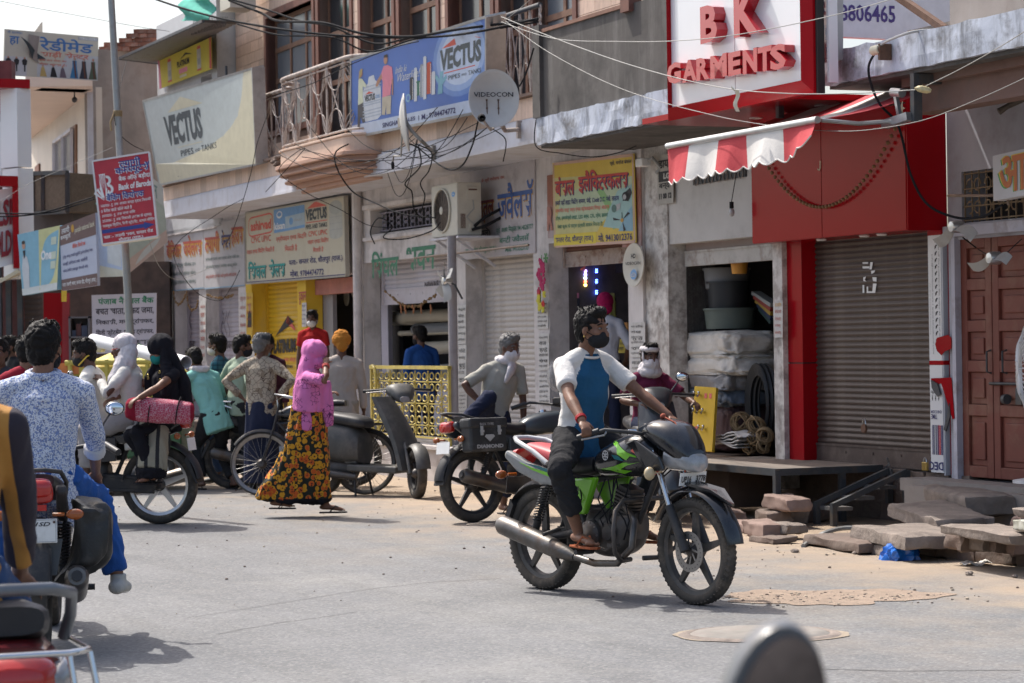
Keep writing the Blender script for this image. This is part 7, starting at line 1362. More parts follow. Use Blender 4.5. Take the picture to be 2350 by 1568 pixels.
def moto(name,label,pos,heading,lean=0,steer=0,k=1.0,tank=BLKP,tail=BLKP,side=None,seat=SEAT,seat2=None,fend=BLKP,rim=ALU,fairing=None,bag=None,full=False,carrier=False,mirrors=True,leg=False,group=None,wb=1.32,front=True,round_lamp=True):
 M=Matrix.Translation(pos)@Matrix.Rotation(heading,4,'Z')@Matrix.Rotation(lean,4,'X')@Matrix.Scale(k,4)
 t=thing(name,label,'motorcycle',pos,WORLD,group);R=.32;rx,fx=-wb/2,wb/2
 hd=Vector((fx-.27,0,.86));ax=Vector((-.42,0,.9)).normalized();MF=M@Matrix.Translation(hd)@Matrix.Rotation(steer,4,ax)@Matrix.Translation(-hd)
 def P(nm,mb,mat,T=M,**kw):mb.xf(T);return part(t,nm,mb,mat,**kw)
 wheel(t,M,(rx,0,R),R,.10,5,None,rim,tread=full);
 if front:wheel(t,MF,(fx,0,R-.005),R-.005,.085,5,-.055 if full else None,rim,tread=full)
 mb=MB();mb.tube([(rx,-.08,R),(rx+.28,-.09,R+.04),(rx+.45,-.08,R+.08)],[.016,.022,.026],8);mb.tube([(rx,.08,R),(rx+.28,.09,R+.04),(rx+.45,.08,R+.08)],[.016,.022,.026],8);mb.tube([(fx-.27,0,.84),(.12,0,.34),(-.16,0,.27),(-.30,0,.42),(-.42,0,.68)],.018,8);mb.tube([(fx-.30,0,.80),(-.2,0,.70),(rx-.02,0,.76)],.02,8);P('frame',mb,BLKM,smooth=50)
 mb=MB();loft(mb,smoothsec([(-.24,.42,.06,.07),(-.18,.40,.11,.13),(-.02,.38,.125,.14),(.12,.40,.11,.12),(.20,.44,.07,.08)]),16,3);P('crankcase',mb,ENG,smooth=40)
 mb=MB();cyl_ax=Vector((.30,0,.95)).normalized();c0=Vector((.06,0,.47))
 for i in range(9):c=c0+cyl_ax*(.022*i);q=MB();loft(q,[(-.006,0,.075,.075),(.006,0,.075,.075)],14,4);q.xf(Matrix.Translation(c)@cyl_ax.to_track_quat('X','Z').to_matrix().to_4x4());mb.add(q.v,q.f)
 mb.beam(c0,c0+cyl_ax*.21,.11,.11);P('cylinder',mb,ENG,smooth=30)
 for s in(-1,1):
  mb=MB();mb.lathe([(0,s*.17),(.06,s*.165),(.085,s*.15),(.09,s*.11),(0,s*.11)],(-.10,0,.38),'y',24);mb.lathe([(0,s*.155),(.045,s*.15),(.055,s*.13),(0,s*.12)],(.06,0,.40),'y',20);P('engine_cover',mb,ALU if not full else ENG,smooth=40)
 mb=MB();mb.tube([(rx+.02,.10,R+.05),(rx+.25,.105,R+.07),(rx+.42,.10,R+.08),(rx+.42,.10,R-.03),(rx+.25,.105,R-.035),(rx+.02,.10,R-.05)],.02,6,closed=True);mb.box(rx,rx+.44,.095,.115,R-.04,R+.07);P('chain_cover',mb,BLKM,smooth=50)
 mb=MB();mb.tube([(.12,-.05,.55),(.24,-.09,.48),(.25,-.12,.32),(.14,-.14,.22),(-.05,-.15,.21),(-.25,-.16,.245)],.022,10);P('exhaust_pipe',mb,MUF if full else ENG,smooth=60)
 mb=MB();mb.tube([(-.22,-.16,.24),(-.30,-.165,.26),(-.36,-.17,.275),(-.40,-.172,.285),(-.78,-.19,.385),(-.86,-.195,.405),(-.885,-.196,.41)],[.025,.045,.05,.058,.062,.06,.045],18);P('muffler',mb,MUF,smooth=50)
 mb=MB();mb.tube([(-.885,-.196,.41),(-.90,-.197,.414)],.028,10);P('muffler_tip',mb,BLKM)
 for s in(-1,1):
  mb=MB();a,b=Vector((rx+.02,s*.115,R+.03)),Vector((rx+.17,s*.125,.68));mb.tube([a,b],.012,8);d=(b-a)
  for i in range(13):c=a+d*(.28+.05*i);mb.tube([c+Vector((.032*math.cos(q),.032*math.sin(q),.012*q/6.28))for q in[k_*.785 for k_ in range(9)]],.0055,5)
  mb.tube([a+d*.05,a+d*.3],.026,10);P('shock_absorber',mb,BLKM,smooth=50)
  mb=MB();mb.tube([(-.10,s*.12,.28),(-.10,s*.26,.28)],.017,8);mb.tube([(-.40,s*.12,.40),(-.42,s*.24,.37)],.013,8);P('footpeg',mb,BLKM,smooth=50)
 if full:
  mb=MB();rb=random.Random(3)
  for s in(-1,1):
   for i in range(9):a=i*.7;mb.cyl((-.10+.077*math.cos(a),s*.150,.38+.077*math.sin(a)),(-.10+.077*math.cos(a),s*.160,.38+.077*math.sin(a)),.006,n=6)
  P('cover_bolts',mb,ALU,kind='stuff');mb=MB()
  for i in range(9):y=rb.uniform(-.15,.0);x=rb.uniform(-.2,.2);mb.tube([(x,y,.72),(x+rb.uniform(-.1,.1),y-.04,.6),(x+rb.uniform(-.12,.12),-.13,.48),(x+rb.uniform(-.1,.1),-.10,.36)],.005,5)
  P('hoses',mb,CABLE,smooth=60,kind='stuff');mb=MB();mb.tube([(-.06,-.17,.33),(.10,-.19,.30),(.17,-.20,.33)],.009,6);mb.box(.15,.20,-.23,-.17,.325,.345);P('brake_pedal',mb,ENG);mb=MB();mb.tube([(-.14,-.15,.42),(-.20,-.19,.45),(-.24,-.20,.56)],.010,6);P('kick_lever',mb,ALU,smooth=60)
 if full:TS=[(-.14,.80,.07,.045),(-.06,.815,.125,.085),(.08,.845,.155,.115),(.24,.87,.175,.135),(.36,.88,.155,.11),(.43,.885,.09,.06)]
 else:TS=[(-.14,.79,.06,.04),(-.05,.81,.10,.08),(.10,.83,.13,.10),(.26,.84,.13,.10),(.36,.84,.09,.07)]
 mb=MB();loft(mb,smoothsec(TS),20,2.6);tk=P('tank',mb,tank,smooth=60);mb=MB();mb.lathe([(0,.012),(.03,.012),(.035,.0),(.035,-.02)],(.14,0,TS[3][1]+TS[3][3]+.0),n=18);q=P('fuel_cap',mb,CHR,smooth=40);q.parent=tk
 ss=[(-.12,.80,.10,.05),(-.22,.785,.125,.055),(-.34,.80,.13,.055)];s2=[(-.34,.80,.13,.055),(-.48,.83,.125,.055),(-.64,.86,.11,.05),(-.76,.885,.085,.035)]
 mb=MB();loft(mb,smoothsec(ss if seat2 else ss+s2[1:]),16,3.2);P('seat',mb,seat,smooth=50)
 if seat2:mb=MB();loft(mb,smoothsec(s2),16,3.2);P('pillion_seat',mb,seat2,smooth=50)
 for s in(-1,1):
  mb=MB();pts=[(-.28,.735),(-.45,.75),(-.68,.80),(-.88,.875),(-.90,.83),(-.78,.74),(-.55,.665),(-.36,.66)]
  mb.prism([(x,s*.085-(x+.3)*s*.02,z)for x,z in pts],(0,s*.055,0));P('tail_panel',mb,tail,bevel=.018)
  if side:mb=MB();mb.prism([(x,s*.12,z)for x,z in((-.02,.73),(-.34,.71),(-.35,.66),(-.24,.50),(-.13,.50))],(0,s*.045,0));P('side_cover',mb,side,bevel=.014)
  else:mb=MB();mb.prism([(x,s*.11,z)for x,z in((-.04,.72),(-.34,.72),(-.34,.52),(-.10,.50))],(0,s*.04,0));P('side_cover',mb,tank,bevel=.014)
  mb=MB();mb.tube([(-.50,s*.13,.80),(-.62,s*.14,.87),(-.80,s*.12,.93),(-.90,s*.05,.945),(-.905,0,.945)],.016 if full else .012,8);P('grab_rail',mb,SILV if full else(CHR if carrier else BLKM),smooth=60)
 mb=MB();fender(mb,(rx,0,R),R+.05,.14,.9,3.0);mb.prism([(rx-.23,-.075,.52),(rx-.33,-.075,.33),(rx-.345,-.075,.335),(rx-.26,-.075,.56)],(0,.15,0));P('rear_mudguard',mb,BLKM,smooth=50)
 mb=MB();loft(mb,smoothsec([(-.86,.83,.085,.05),(-.90,.825,.085,.05),(-.925,.82,.06,.035)]),16,3.5);P('tail_light',mb,TLR,smooth=50)
 mb=MB();mb.prism([(-.945,-.10,.60),(-.945,.10,.60),(-.93,.10,.70),(-.93,-.10,.70)],(.005,0,0));P('rear_plate',mb,ENG if full else WHITE)
 for s in(-1,1):
  mb=MB();mb.tube([(-.86,s*.08,.72),(-.87,s*.14,.72)],.010,6);mb.ball((-.875,s*.19,.72),(.025,.045,.028),n=12,m=8);P('indicator',mb,AMB,smooth=50)
 if front:
  for s in(-1,1):
   mb=MB();mb.tube([(fx,s*.085,R),(fx-.13,s*.085,.58)],[.03,.027],12);P('fork_slider',mb,BLKM,MF,smooth=50)
   mb=MB();mb.tube([(fx-.13,s*.085,.58),(fx-.27,s*.085,.92)],.018,12);P('fork_tube',mb,CHR,MF,smooth=50)
  mb=MB();fender(mb,(fx,0,R),R+.055,.13,.15 if full else .35,2.7)
  if full:mb.prism([(fx-.02,-.06,R+.385),(fx+.20,-.055,R+.35),(fx+.33,-.01,R+.27),(fx+.33,.01,R+.27),(fx+.20,.055,R+.35),(fx-.02,.06,R+.385)],(0,0,.015))
  P('front_mudguard',mb,fend,MF,smooth=50)
  mb=MB();mb.tube([(fx-.56,-.37,.99),(fx-.44,-.30,1.03),(fx-.32,-.18,1.01),(fx-.29,0,.97),(fx-.32,.18,1.01),(fx-.44,.30,1.03),(fx-.56,.37,.99)],.012,8);P('handlebar',mb,BLKM,MF,smooth=60)
  for s in(-1,1):
   mb=MB();mb.tube([(fx-.585,s*.39,.985),(fx-.47,s*.32,1.025)],.019,10);P('grip',mb,SEAT,MF,smooth=60)
   mb=MB();mb.tube([(fx-.43,s*.30,1.02),(fx-.42,s*.32,1.00),(fx-.54,s*.40,.975)],.006,6);P('lever',mb,ALU,MF,smooth=60)
   if mirrors:
    mb=MB();mb.tube([(fx-.42,s*.27,1.03),(fx-.44,s*.31,1.14),(fx-.43,s*.35,1.20)],.006,6);P('mirror_stem',mb,BLKM,MF,smooth=60)
    mb=MB();mb.ball((fx-.43,s*.37,1.22),(.018,.055,.04),n=14,m=10);P('mirror_housing',mb,BLKP,MF,smooth=60);mb=MB();mb.ball((fx-.442,s*.37,1.22),(.010,.048,.034),n=14,m=10);P('mirror_glass',mb,MIR,MF,smooth=60)
  mb=MB();mb.box(fx-.34,fx-.25,-.10,.10,1.0,1.06);P('instrument_panel',mb,BLKM,MF,bevel=.012)
  if fairing is None:
   mb=MB();mb.lathe([(0,.02),(.085,.01),(.10,-.02),(.09,-.09),(.04,-.12)],(0,0,0),'x',24);mb.xf(Matrix.Translation((fx-.14,0,.92)));P('headlight_shell',mb,tank,MF,smooth=60);mb=MB();mb.lathe([(0,.03),(.06,.024),(.088,.008)],(fx-.14,0,.92),'x',24);P('headlight',mb,GLS,MF,smooth=60)
  else:
   mb=MB();loft(mb,smoothsec([(fx-.36,1.02,.11,.03),(fx-.24,1.01,.15,.075),(fx-.11,.96,.14,.10),(fx-.02,.90,.11,.08),(fx+.035,.86,.07,.04)]),20,2.6);P('fairing',mb,fairing,MF,smooth=60)
   mb=MB();loft(mb,smoothsec([(fx-.14,.86,.115,.075),(fx-.03,.855,.105,.075),(fx+.035,.83,.082,.055),(fx+.055,.81,.045,.03)]),20,2.6);P('headlight',mb,GLS,MF,smooth=60)
   for s in(-1,1):mb=MB();mb.prism([(fx-.42,s*.14,.95),(fx-.30,s*.17,.97),(fx-.12,s*.14,.87),(fx-.10,s*.12,.79),(fx-.22,s*.15,.78)],(0,s*.03,0));P('fairing_wing',mb,fairing,MF,bevel=.012)
  for s in(-1,1):mb=MB();mb.tube([(fx-.18,s*.10,.78),(fx-.17,s*.16,.78)],.010,6);mb.ball((fx-.165,s*.20,.775),(.03,.035,.04),n=12,m=8);P('indicator',mb,AMB if not full else pm('clear_indicator',(.45,.36,.22),.2,.1,5,0,coat=.5),MF,smooth=50)
  mb=MB();mb.prism([(fx-.02,-.10,.70),(fx-.02,.10,.70),(fx-.0,.10,.775),(fx-.0,-.10,.775)],(-.004,0,0));P('number_plate',mb,WHITE,MF)
  mb=MB()
  for j,y in enumerate((-.06,.02,.07)):mb.tube([(fx-.36,y,1.0),(fx-.20,y*1.5,.95+.02*j),(fx-.24,y,.80),(fx-.34,y*.5,.72)],.005,5)
  P('cables',mb,CABLE,MF,smooth=60)
 if leg or full:
  for s in(-1,1):mb=MB();mb.tube([(.16,s*.05,.24),(.20,s*.16,.24),(.24,s*.25,.30),(.255,s*.27,.42),(.25,s*.25,.54),(.22,s*.16,.60),(.22,s*.02,.60)],.015,8);P('crash_guard',mb,ENG if full else CHR,smooth=60)
 if carrier:mb=MB();[mb.tube([(-.66,y,.955),(-.98,y,.96)],.007,6)for y in(-.10,-.05,0,.05,.10)];mb.tube([(-.66,-.12,.95),(-.98,-.12,.96),(-.98,.12,.96),(-.66,.12,.95)],.009,6);P('carrier',mb,CHR,smooth=60)
 return t,M,MF
GREEN=pm('lime_green',(.14,.40,.022),.25,.05,5,0,coat=.4);pF,pR=G(1600,1388),G(1255,1352);hdg=math.atan2((pF-pR).y,(pF-pR).x);mid=(pF+pR)/2
main,MM,MMF=moto('motorcycle','black and lime green motorcycle with a red pillion seat ridden across the road',mid,hdg,steer=-.05,tank=BLKP,tail=pm('grey_tail',(.20,.21,.21),.25,.05,5,0,coat=.3,dirt=(.12,.11,.1),dscale=8,damt=.4),side=GREEN,seat2=pm('red_seat',(.36,.035,.045),.5,.1,6,.2,60,dirt=(.3,.1,.1),dscale=6,damt=.4),rim=pm('dusty_alloy',(.05,.048,.045),.5,.2,9,.1,60,dirt=(.16,.13,.11),dscale=8,damt=.6),fairing=BLKP,full=True,wb=(pF-pR).length,mirrors=False)
fx=(pF-pR).length/2
def mp(pts,y,T=MM):return[T@Vector((x,y,z))for x,z in pts]
def decal(nm,pts,y,mat,T=MM,th=.003):mb=MB();mb.prism([(x,y if not callable(y)else y(x,z),z)for x,z in pts],(0,-th,0));mb.xf(T);return part(main,nm,mb,mat)
TSEC=smoothsec([(-.14,.80,.07,.045),(-.06,.815,.125,.085),(.08,.845,.155,.115),(.24,.87,.175,.135),(.36,.88,.155,.11),(.43,.885,.09,.06)])
def ty(x,z):
 for p,q in zip(TSEC,TSEC[1:]):
  if p[0]<=x<=q[0]:f=(x-p[0])/(q[0]-p[0]);zc,w,h=[p[i]+(q[i]-p[i])*f for i in(1,2,3)];r=min(.97,abs(z-zc)/h);return-w*(1-r**2.6)**(1/2.6)-.003
 return-.1
def tdecal(pts,mat):
 bm=bmesh.new();f=bm.faces.new([bm.verts.new((x,0,z))for x,z in pts]);bmesh.ops.triangulate(bm,faces=bm.faces[:])
 for _ in range(3):bmesh.ops.subdivide_edges(bm,edges=bm.edges[:],cuts=1)
 mb=MB();bm.verts.index_update();mb.add([(v.co.x,ty(v.co.x,v.co.z),v.co.z)for v in bm.verts],[tuple(v.index for v in f.verts)for f in bm.faces]);bm.free();mb.xf(MM);return part(main,'tank_decal',mb,mat,smooth=True,fixn=False)
for m,pts in((GREEN,[(.06,.955),(.17,.945),(.27,.89),(.40,.85),(.30,.865),(.23,.885),(.27,.84),(.19,.875),(.19,.91),(.12,.935)]),(GREEN,[(.40,.84),(.24,.825),(.14,.80),(.0,.78),(.10,.775),(.20,.755),(.28,.775),(.20,.785),(.27,.81)]),(pm('teal_decal',(.02,.11,.13),.25,.05,5,0),[(.13,.87),(.20,.865),(.25,.835),(.16,.845)])):tdecal(pts,m)
tp=Panel([MM@Vector(q)for q in((.05,-.162,.835),(.11,-.168,.835),(.11,-.166,.895),(.05,-.160,.895))])
a=[(.5+.46*math.cos(k*.35),.5+.46*math.sin(k*.35))for k in range(19)];tp.line(a,.006,SILV,.006)
for k in range(3):c_,s_=math.cos(k*1.047+.52),math.sin(k*1.047+.52);tp.line([(.5-.4*c_,.5-.4*s_),(.5+.4*c_,.5+.4*s_)],.007,SILV,.006)
tp.flush(main,'tank_emblem')
sp=Panel([MM@Vector(q)for q in((-.33,-.166,.62),(-.10,-.166,.62),(-.10,-.166,.69),(-.33,-.166,.69))]);sp.text('YAMAHA',.08,.3,.72,.75,BLKP,shear=.2,bold=.04,o=.002);sp.flush(main,'lettering')
decal('tail_decal',[(-.34,.70),(-.45,.715),(-.62,.755),(-.74,.80),(-.60,.765),(-.42,.735)],lambda x,z:-.142+(x+.3)*.02,GREEN,th=.004);decal('tail_decal',[(-.36,.735),(-.50,.75),(-.70,.80),(-.55,.78)],lambda x,z:-.142+(x+.3)*.02,MATS['teal_decal'],th=.005)
fp=Panel([MMF@Vector(q)for q in((fx-.018,-.10,.70),(fx-.018,.10,.70),(fx+.002,.10,.775),(fx+.002,-.10,.775))]);fp.text('UP16',.04,.25,.42,.75,BLACK,bold=.03,o=.003);fp.text('3778',.60,.25,.97,.75,BLACK,bold=.03,o=.003);fp.flush(main,'lettering')
mb=MB();mb.prism([(fx-.36,-.172,.90),(fx-.30,-.178,.94),(fx-.20,-.165,.89),(fx-.17,-.16,.85),(fx-.26,-.172,.865)],(0,-.004,0));mb.xf(MMF);part(main,'red_flame',mb,LRED)
mb=MB();mb.tube([(fx-.24,-.02,1.10),(fx-.12,-.03,1.065),(fx-.03,-.04,.96),(fx+.01,-.05,.86),(fx+.0,-.07,.78)],.006,5);mb.ball((fx-.235,-.02,1.10),.018,n=8,m=6);mb.xf(MMF);part(main,'red_thread',mb,pm('thread',(.28,.07,.04),.9,.3,40,.3,60),smooth=60)
mb=MB();rr=random.Random(4);[mb.ball((fx-.19+rr.uniform(-.03,.03),-.14+rr.uniform(-.02,.02),.80+rr.uniform(-.03,.03)),.012,n=6,m=4,k=j%2)for j in range(16)];mb.xf(MMF);part(main,'marigold_tuft',mb,[C('mg1',(.45,.25,.02)),C('mg2',(.4,.03,.03))],kind='stuff')
pR3=G(365,1202);m3,M3,_=moto('motorcycle','dark motorcycle with silver alloy wheels carrying two men and a veiled woman',pR3+Vector((-.70*.985,-.70*-.17,0)),math.radians(170),k=1.08,tank=pm('dark_grey_paint',(.03,.03,.035),.25,.1,6,0,coat=.3),tail=BLKP,fend=BLKP,rim=pm('bright_alloy',(.55,.55,.55),.3,.1,6,.1,60,metal=.7),leg=True)
pK=G(100,1498);mk_,MK_,_=moto('motorcycle','black motorcycle seen from behind with a red tail lamp and a white number plate',pK+Vector((-.10,.62,0)),math.radians(98),tank=BLKP,tail=BLKM,rim=BLKM)
pq=Panel([MK_@Vector(q)for q in((-.953,.105,.585),(-.953,-.105,.585),(-.938,-.105,.705),(-.938,.105,.705))],.006);mb=MB();pq.body(mb,.006);part(mk_,'rear_plate',mb,pm('plate_white',(.66,.66,.63),.5,.06,12,.1,40,dirt=(.4,.38,.34),dscale=10,damt=.4),bevel=.003);pq.text('RJ11SD',.16,.64,.84,.86,BLACK,shear=.3,bold=.02,o=.002)
for u in(.07,.93):pq.ell(u,.85,.03,.05,RUST,.004)
pq.line([(.03,.05),(.97,.05),(.97,.95),(.03,.95),(.03,.05)],.003,GREY,.002);pq.flush(mk_,'lettering')
mb=MB();loft(mb,smoothsec([(-.90,.86,.08,.045),(-.94,.855,.08,.045),(-.96,.85,.055,.03)]),18,3.2);mb.xf(MK_);part(mk_,'tail_lamp',mb,TLR,smooth=50);mb=MB();mb.box(-.955,-.93,-.055,.055,.745,.775);mb.xf(MK_);part(mk_,'reflector',mb,TLR)
mb=MB();mb.prism([(-.93,-.10,.42),(-.93,.10,.42),(-.90,.13,.60),(-.90,-.13,.60)],(.01,0,0));mb.xf(MK_);part(mk_,'mud_flap',mb,pm('flap_grey',(.05,.055,.06),.5,.2,6,.1,40),bevel=.004);mb=MB();mb.lathe([(0,-.004),(.05,-.004),(.052,0)],(-.925,0,.50),'x',20);mb.xf(MK_);part(mk_,'round_sticker',mb,C('stk',(.35,.38,.36)))
mb=MB();bg_=bmesh.new();bmesh.ops.create_icosphere(bg_,subdivisions=4,radius=1)
for v in bg_.verts:n=v.co.copy();sg_=lambda a:math.copysign(abs(a)**.55,a);f=1+.22*mnoise.noise(n*2.1+Vector((3,0,0)))+.06*mnoise.noise(n*7);v.co=Vector((sg_(n.x)*.13,sg_(n.y)*.10,sg_(n.z)*.20))*f+Vector((0,.10*n.z*n.z-.05*n.z,0));v.co=MK_@(v.co+Vector((-.66,-.27,.58)))
for f in bg_.faces:mb.f.append(tuple(v.index for v in f.verts));mb.m.append(0)
mb.v=[tuple(v.co)for v in bg_.verts];bg_.free();solo('saddle_bag',mb,pm('black_rexine',(.022,.022,.021),.45,.2,6,.5,25,dirt=(.09,.085,.08),dscale=6,damt=.5,bdist=.01),'crumpled black saddle bag on the right side of the motorcycle with the white number plate','bag',smooth=60)
pB=G(1087,1198);mB,MB_,_=moto('motorcycle','dark parked motorcycle with a black box bag on its side and a silver muffler',pB+Vector((.54,.38,0)),math.radians(35),lean=math.radians(-4),tank=pm('blue_grey_paint',(.05,.06,.07),.3,.1,6,0),tail=pm('blue_grey_tail',(.045,.055,.065),.3,.1,6,0),rim=BLKM,mirrors=False,front=True)
mb=MB();mb.box(-.86,-.48,-.32,-.17,.60,.88);mb.xf(MB_);bx=solo('box_bag',mb,pm('box_rexine',(.030,.032,.034),.5,.2,6,.4,30,dirt=(.14,.14,.14),dscale=4,damt=.5),'black box shaped saddle bag with two buckles on the parked motorcycle','bag',bevel=.022)
mb=MB();mb.box(-.87,-.47,-.33,-.165,.80,.89);mb.xf(MB_);part(bx,'flap',mb,MATS['box_rexine'],bevel=.02)
for x in(-.75,-.57):mb=MB();mb.box(x-.012,x+.012,-.343,-.33,.74,.82);mb.box(x-.018,x+.018,-.348,-.335,.765,.785);mb.xf(MB_);part(bx,'buckle',mb,GREY)
BP=Panel([MB_@Vector(q)for q in((-.86,-.333,.60),(-.48,-.333,.60),(-.48,-.333,.88),(-.86,-.333,.88))]);BP.text('BOX TYPE',.25,.80,.62,.88,GREY,o=.004);BP.poly([(.36,.46),(.5,.30),(.64,.46),(.60,.52),(.40,.52)],GREY,.003);BP.text('DIAMOND',.14,.10,.86,.22,GREY,bold=.05,o=.003);BP.flush(bx)
pC=G(520,1122);moto('motorcycle','parked motorcycle with a chrome carrier and red tail lamp behind the bicycle',pC+Vector((.72,.10,0)),math.radians(5),tank=BLKP,tail=BLKM,carrier=True,rim=BLKM,mirrors=True)
def near_mirror():
 c=D(1757,1672,2.45);t=thing('mirror','rounded out of focus rear view mirror rising into the bottom of the picture','mirror',(c.x,c.y,.9));mb=MB()
 loft(mb,smoothsec([(-.03,0,.054,.107),(-.02,0,.057,.11),(0,0,.057,.11),(.03,0,.045,.09),(.045,0,.02,.05)]),28,2.0);Mx=Matrix.Translation(c)@Matrix.Rotation(math.radians(99),4,'Z')@Matrix.Rotation(math.radians(10),4,'X');mb.xf(Mx);part(t,'housing',mb,pm('pale_housing',(.10,.105,.11),.3,.05,4,0),smooth=60)
 mb=MB();loft(mb,[(-.036,-.003,.049,.101,-.005),(-.028,-.003,.049,.101,-.005)],28,2.0);mb.xf(Mx);part(t,'glass',mb,pm('brown_reflection',(.13,.10,.085),.3,.6,14,0,metal=.2))  # brown reflection of the street is put into the glass colour
 mb=MB();mb.tube([c+Vector((0,.01,-.10)),c+Vector((.02,.02,-.22)),c+Vector((.10,.03,-.32))],.007,8);part(t,'stem',mb,BLKM,smooth=60)
near_mirror()
cR=D(-175,1500,6.5);MT=Matrix.Translation((cR.x,cR.y+.75,-.085))@Matrix.Rotation(math.radians(108),4,'Z');rt_=thing('motorcycle','red motorcycle with a big red lamp and steel guard rails at the bottom left corner','motorcycle',(cR.x,cR.y+.75,0))
def PT(nm,mb,mat,**kw):mb.xf(MT);return part(rt_,nm,mb,mat,**kw)
mb=MB();loft(mb,smoothsec([(.2,.83,.14,.06),(-.2,.85,.145,.06),(-.5,.875,.13,.055),(-.62,.89,.10,.04)]),18,3.2);PT('seat',mb,SEAT,smooth=50)
mb=MB();loft(mb,smoothsec([(.1,.72,.13,.09),(-.3,.745,.15,.10),(-.6,.755,.15,.085),(-.72,.76,.13,.07)]),18,2.8);PT('tail_body',mb,pm('maroon_red',(.09,.008,.010),.2,.05,4,0,coat=.5),smooth=50)
mb=MB();loft(mb,smoothsec([(-.70,.745,.125,.075),(-.76,.74,.115,.07),(-.80,.735,.07,.045)]),18,2.8);PT('tail_light',mb,TLR,smooth=50)
for s in(-1,1):mb=MB();loft(mb,smoothsec([(-.66,.735,.03,.07,s*.135),(-.73,.73,.03,.06,s*.13),(-.77,.725,.015,.035,s*.115)]),12,2.6);PT('indicator',mb,GLS,smooth=50)
GR=pm('grab_grey',(.16,.17,.18),.35,.1,6,0,metal=.4)
mb=MB();mb.tube([(-.10,.17,.90),(-.45,.18,.955),(-.62,.12,.975),(-.66,0,.98),(-.62,-.12,.975),(-.50,-.19,.95),(-.40,-.20,.88),(-.36,-.185,.81)],.018,10);PT('grab_rail',mb,GR,smooth=60)
mb=MB();mb.tube([(-.3,.24,.80),(-.76,.22,.82),(-.82,.14,.82),(-.82,-.14,.82),(-.76,-.20,.82),(-.3,-.21,.80)],.009,8);mb.tube([(-.3,.24,.55),(-.80,.22,.56),(-.86,.12,.56),(-.86,-.17,.56),(-.80,-.24,.58),(-.3,-.24,.57)],.010,8)
for y,y2 in((-.14,-.17),(-.195,-.235),(.14,.14)):mb.tube([(-.81,y,.82),(-.86,y2,.57)],.009,8)
PT('steel_guard',mb,CHR,smooth=60)
wheel(rt_,MT,(-.45,0,.31),.31,.11,5,None,BLKM);mb=MB();mb.box(-.84,-.83,-.1,.1,.58,.68);PT('rear_plate',mb,WHITE);wheel(rt_,MT,(.85,0,.31),.31,.09,5,None,BLKM)
mb=MB();loft(mb,smoothsec([(.2,.80,.11,.08),(.45,.84,.14,.11),(.65,.86,.09,.06)]),18,2.6);loft(mb,smoothsec([(0,.45,.09,.13),(.25,.42,.12,.15),(.5,.45,.08,.1)]),14,3);mb.tube([(.85,0,.31),(.62,0,.98)],.04,8);PT('tank',mb,MATS['maroon_red'],smooth=50)
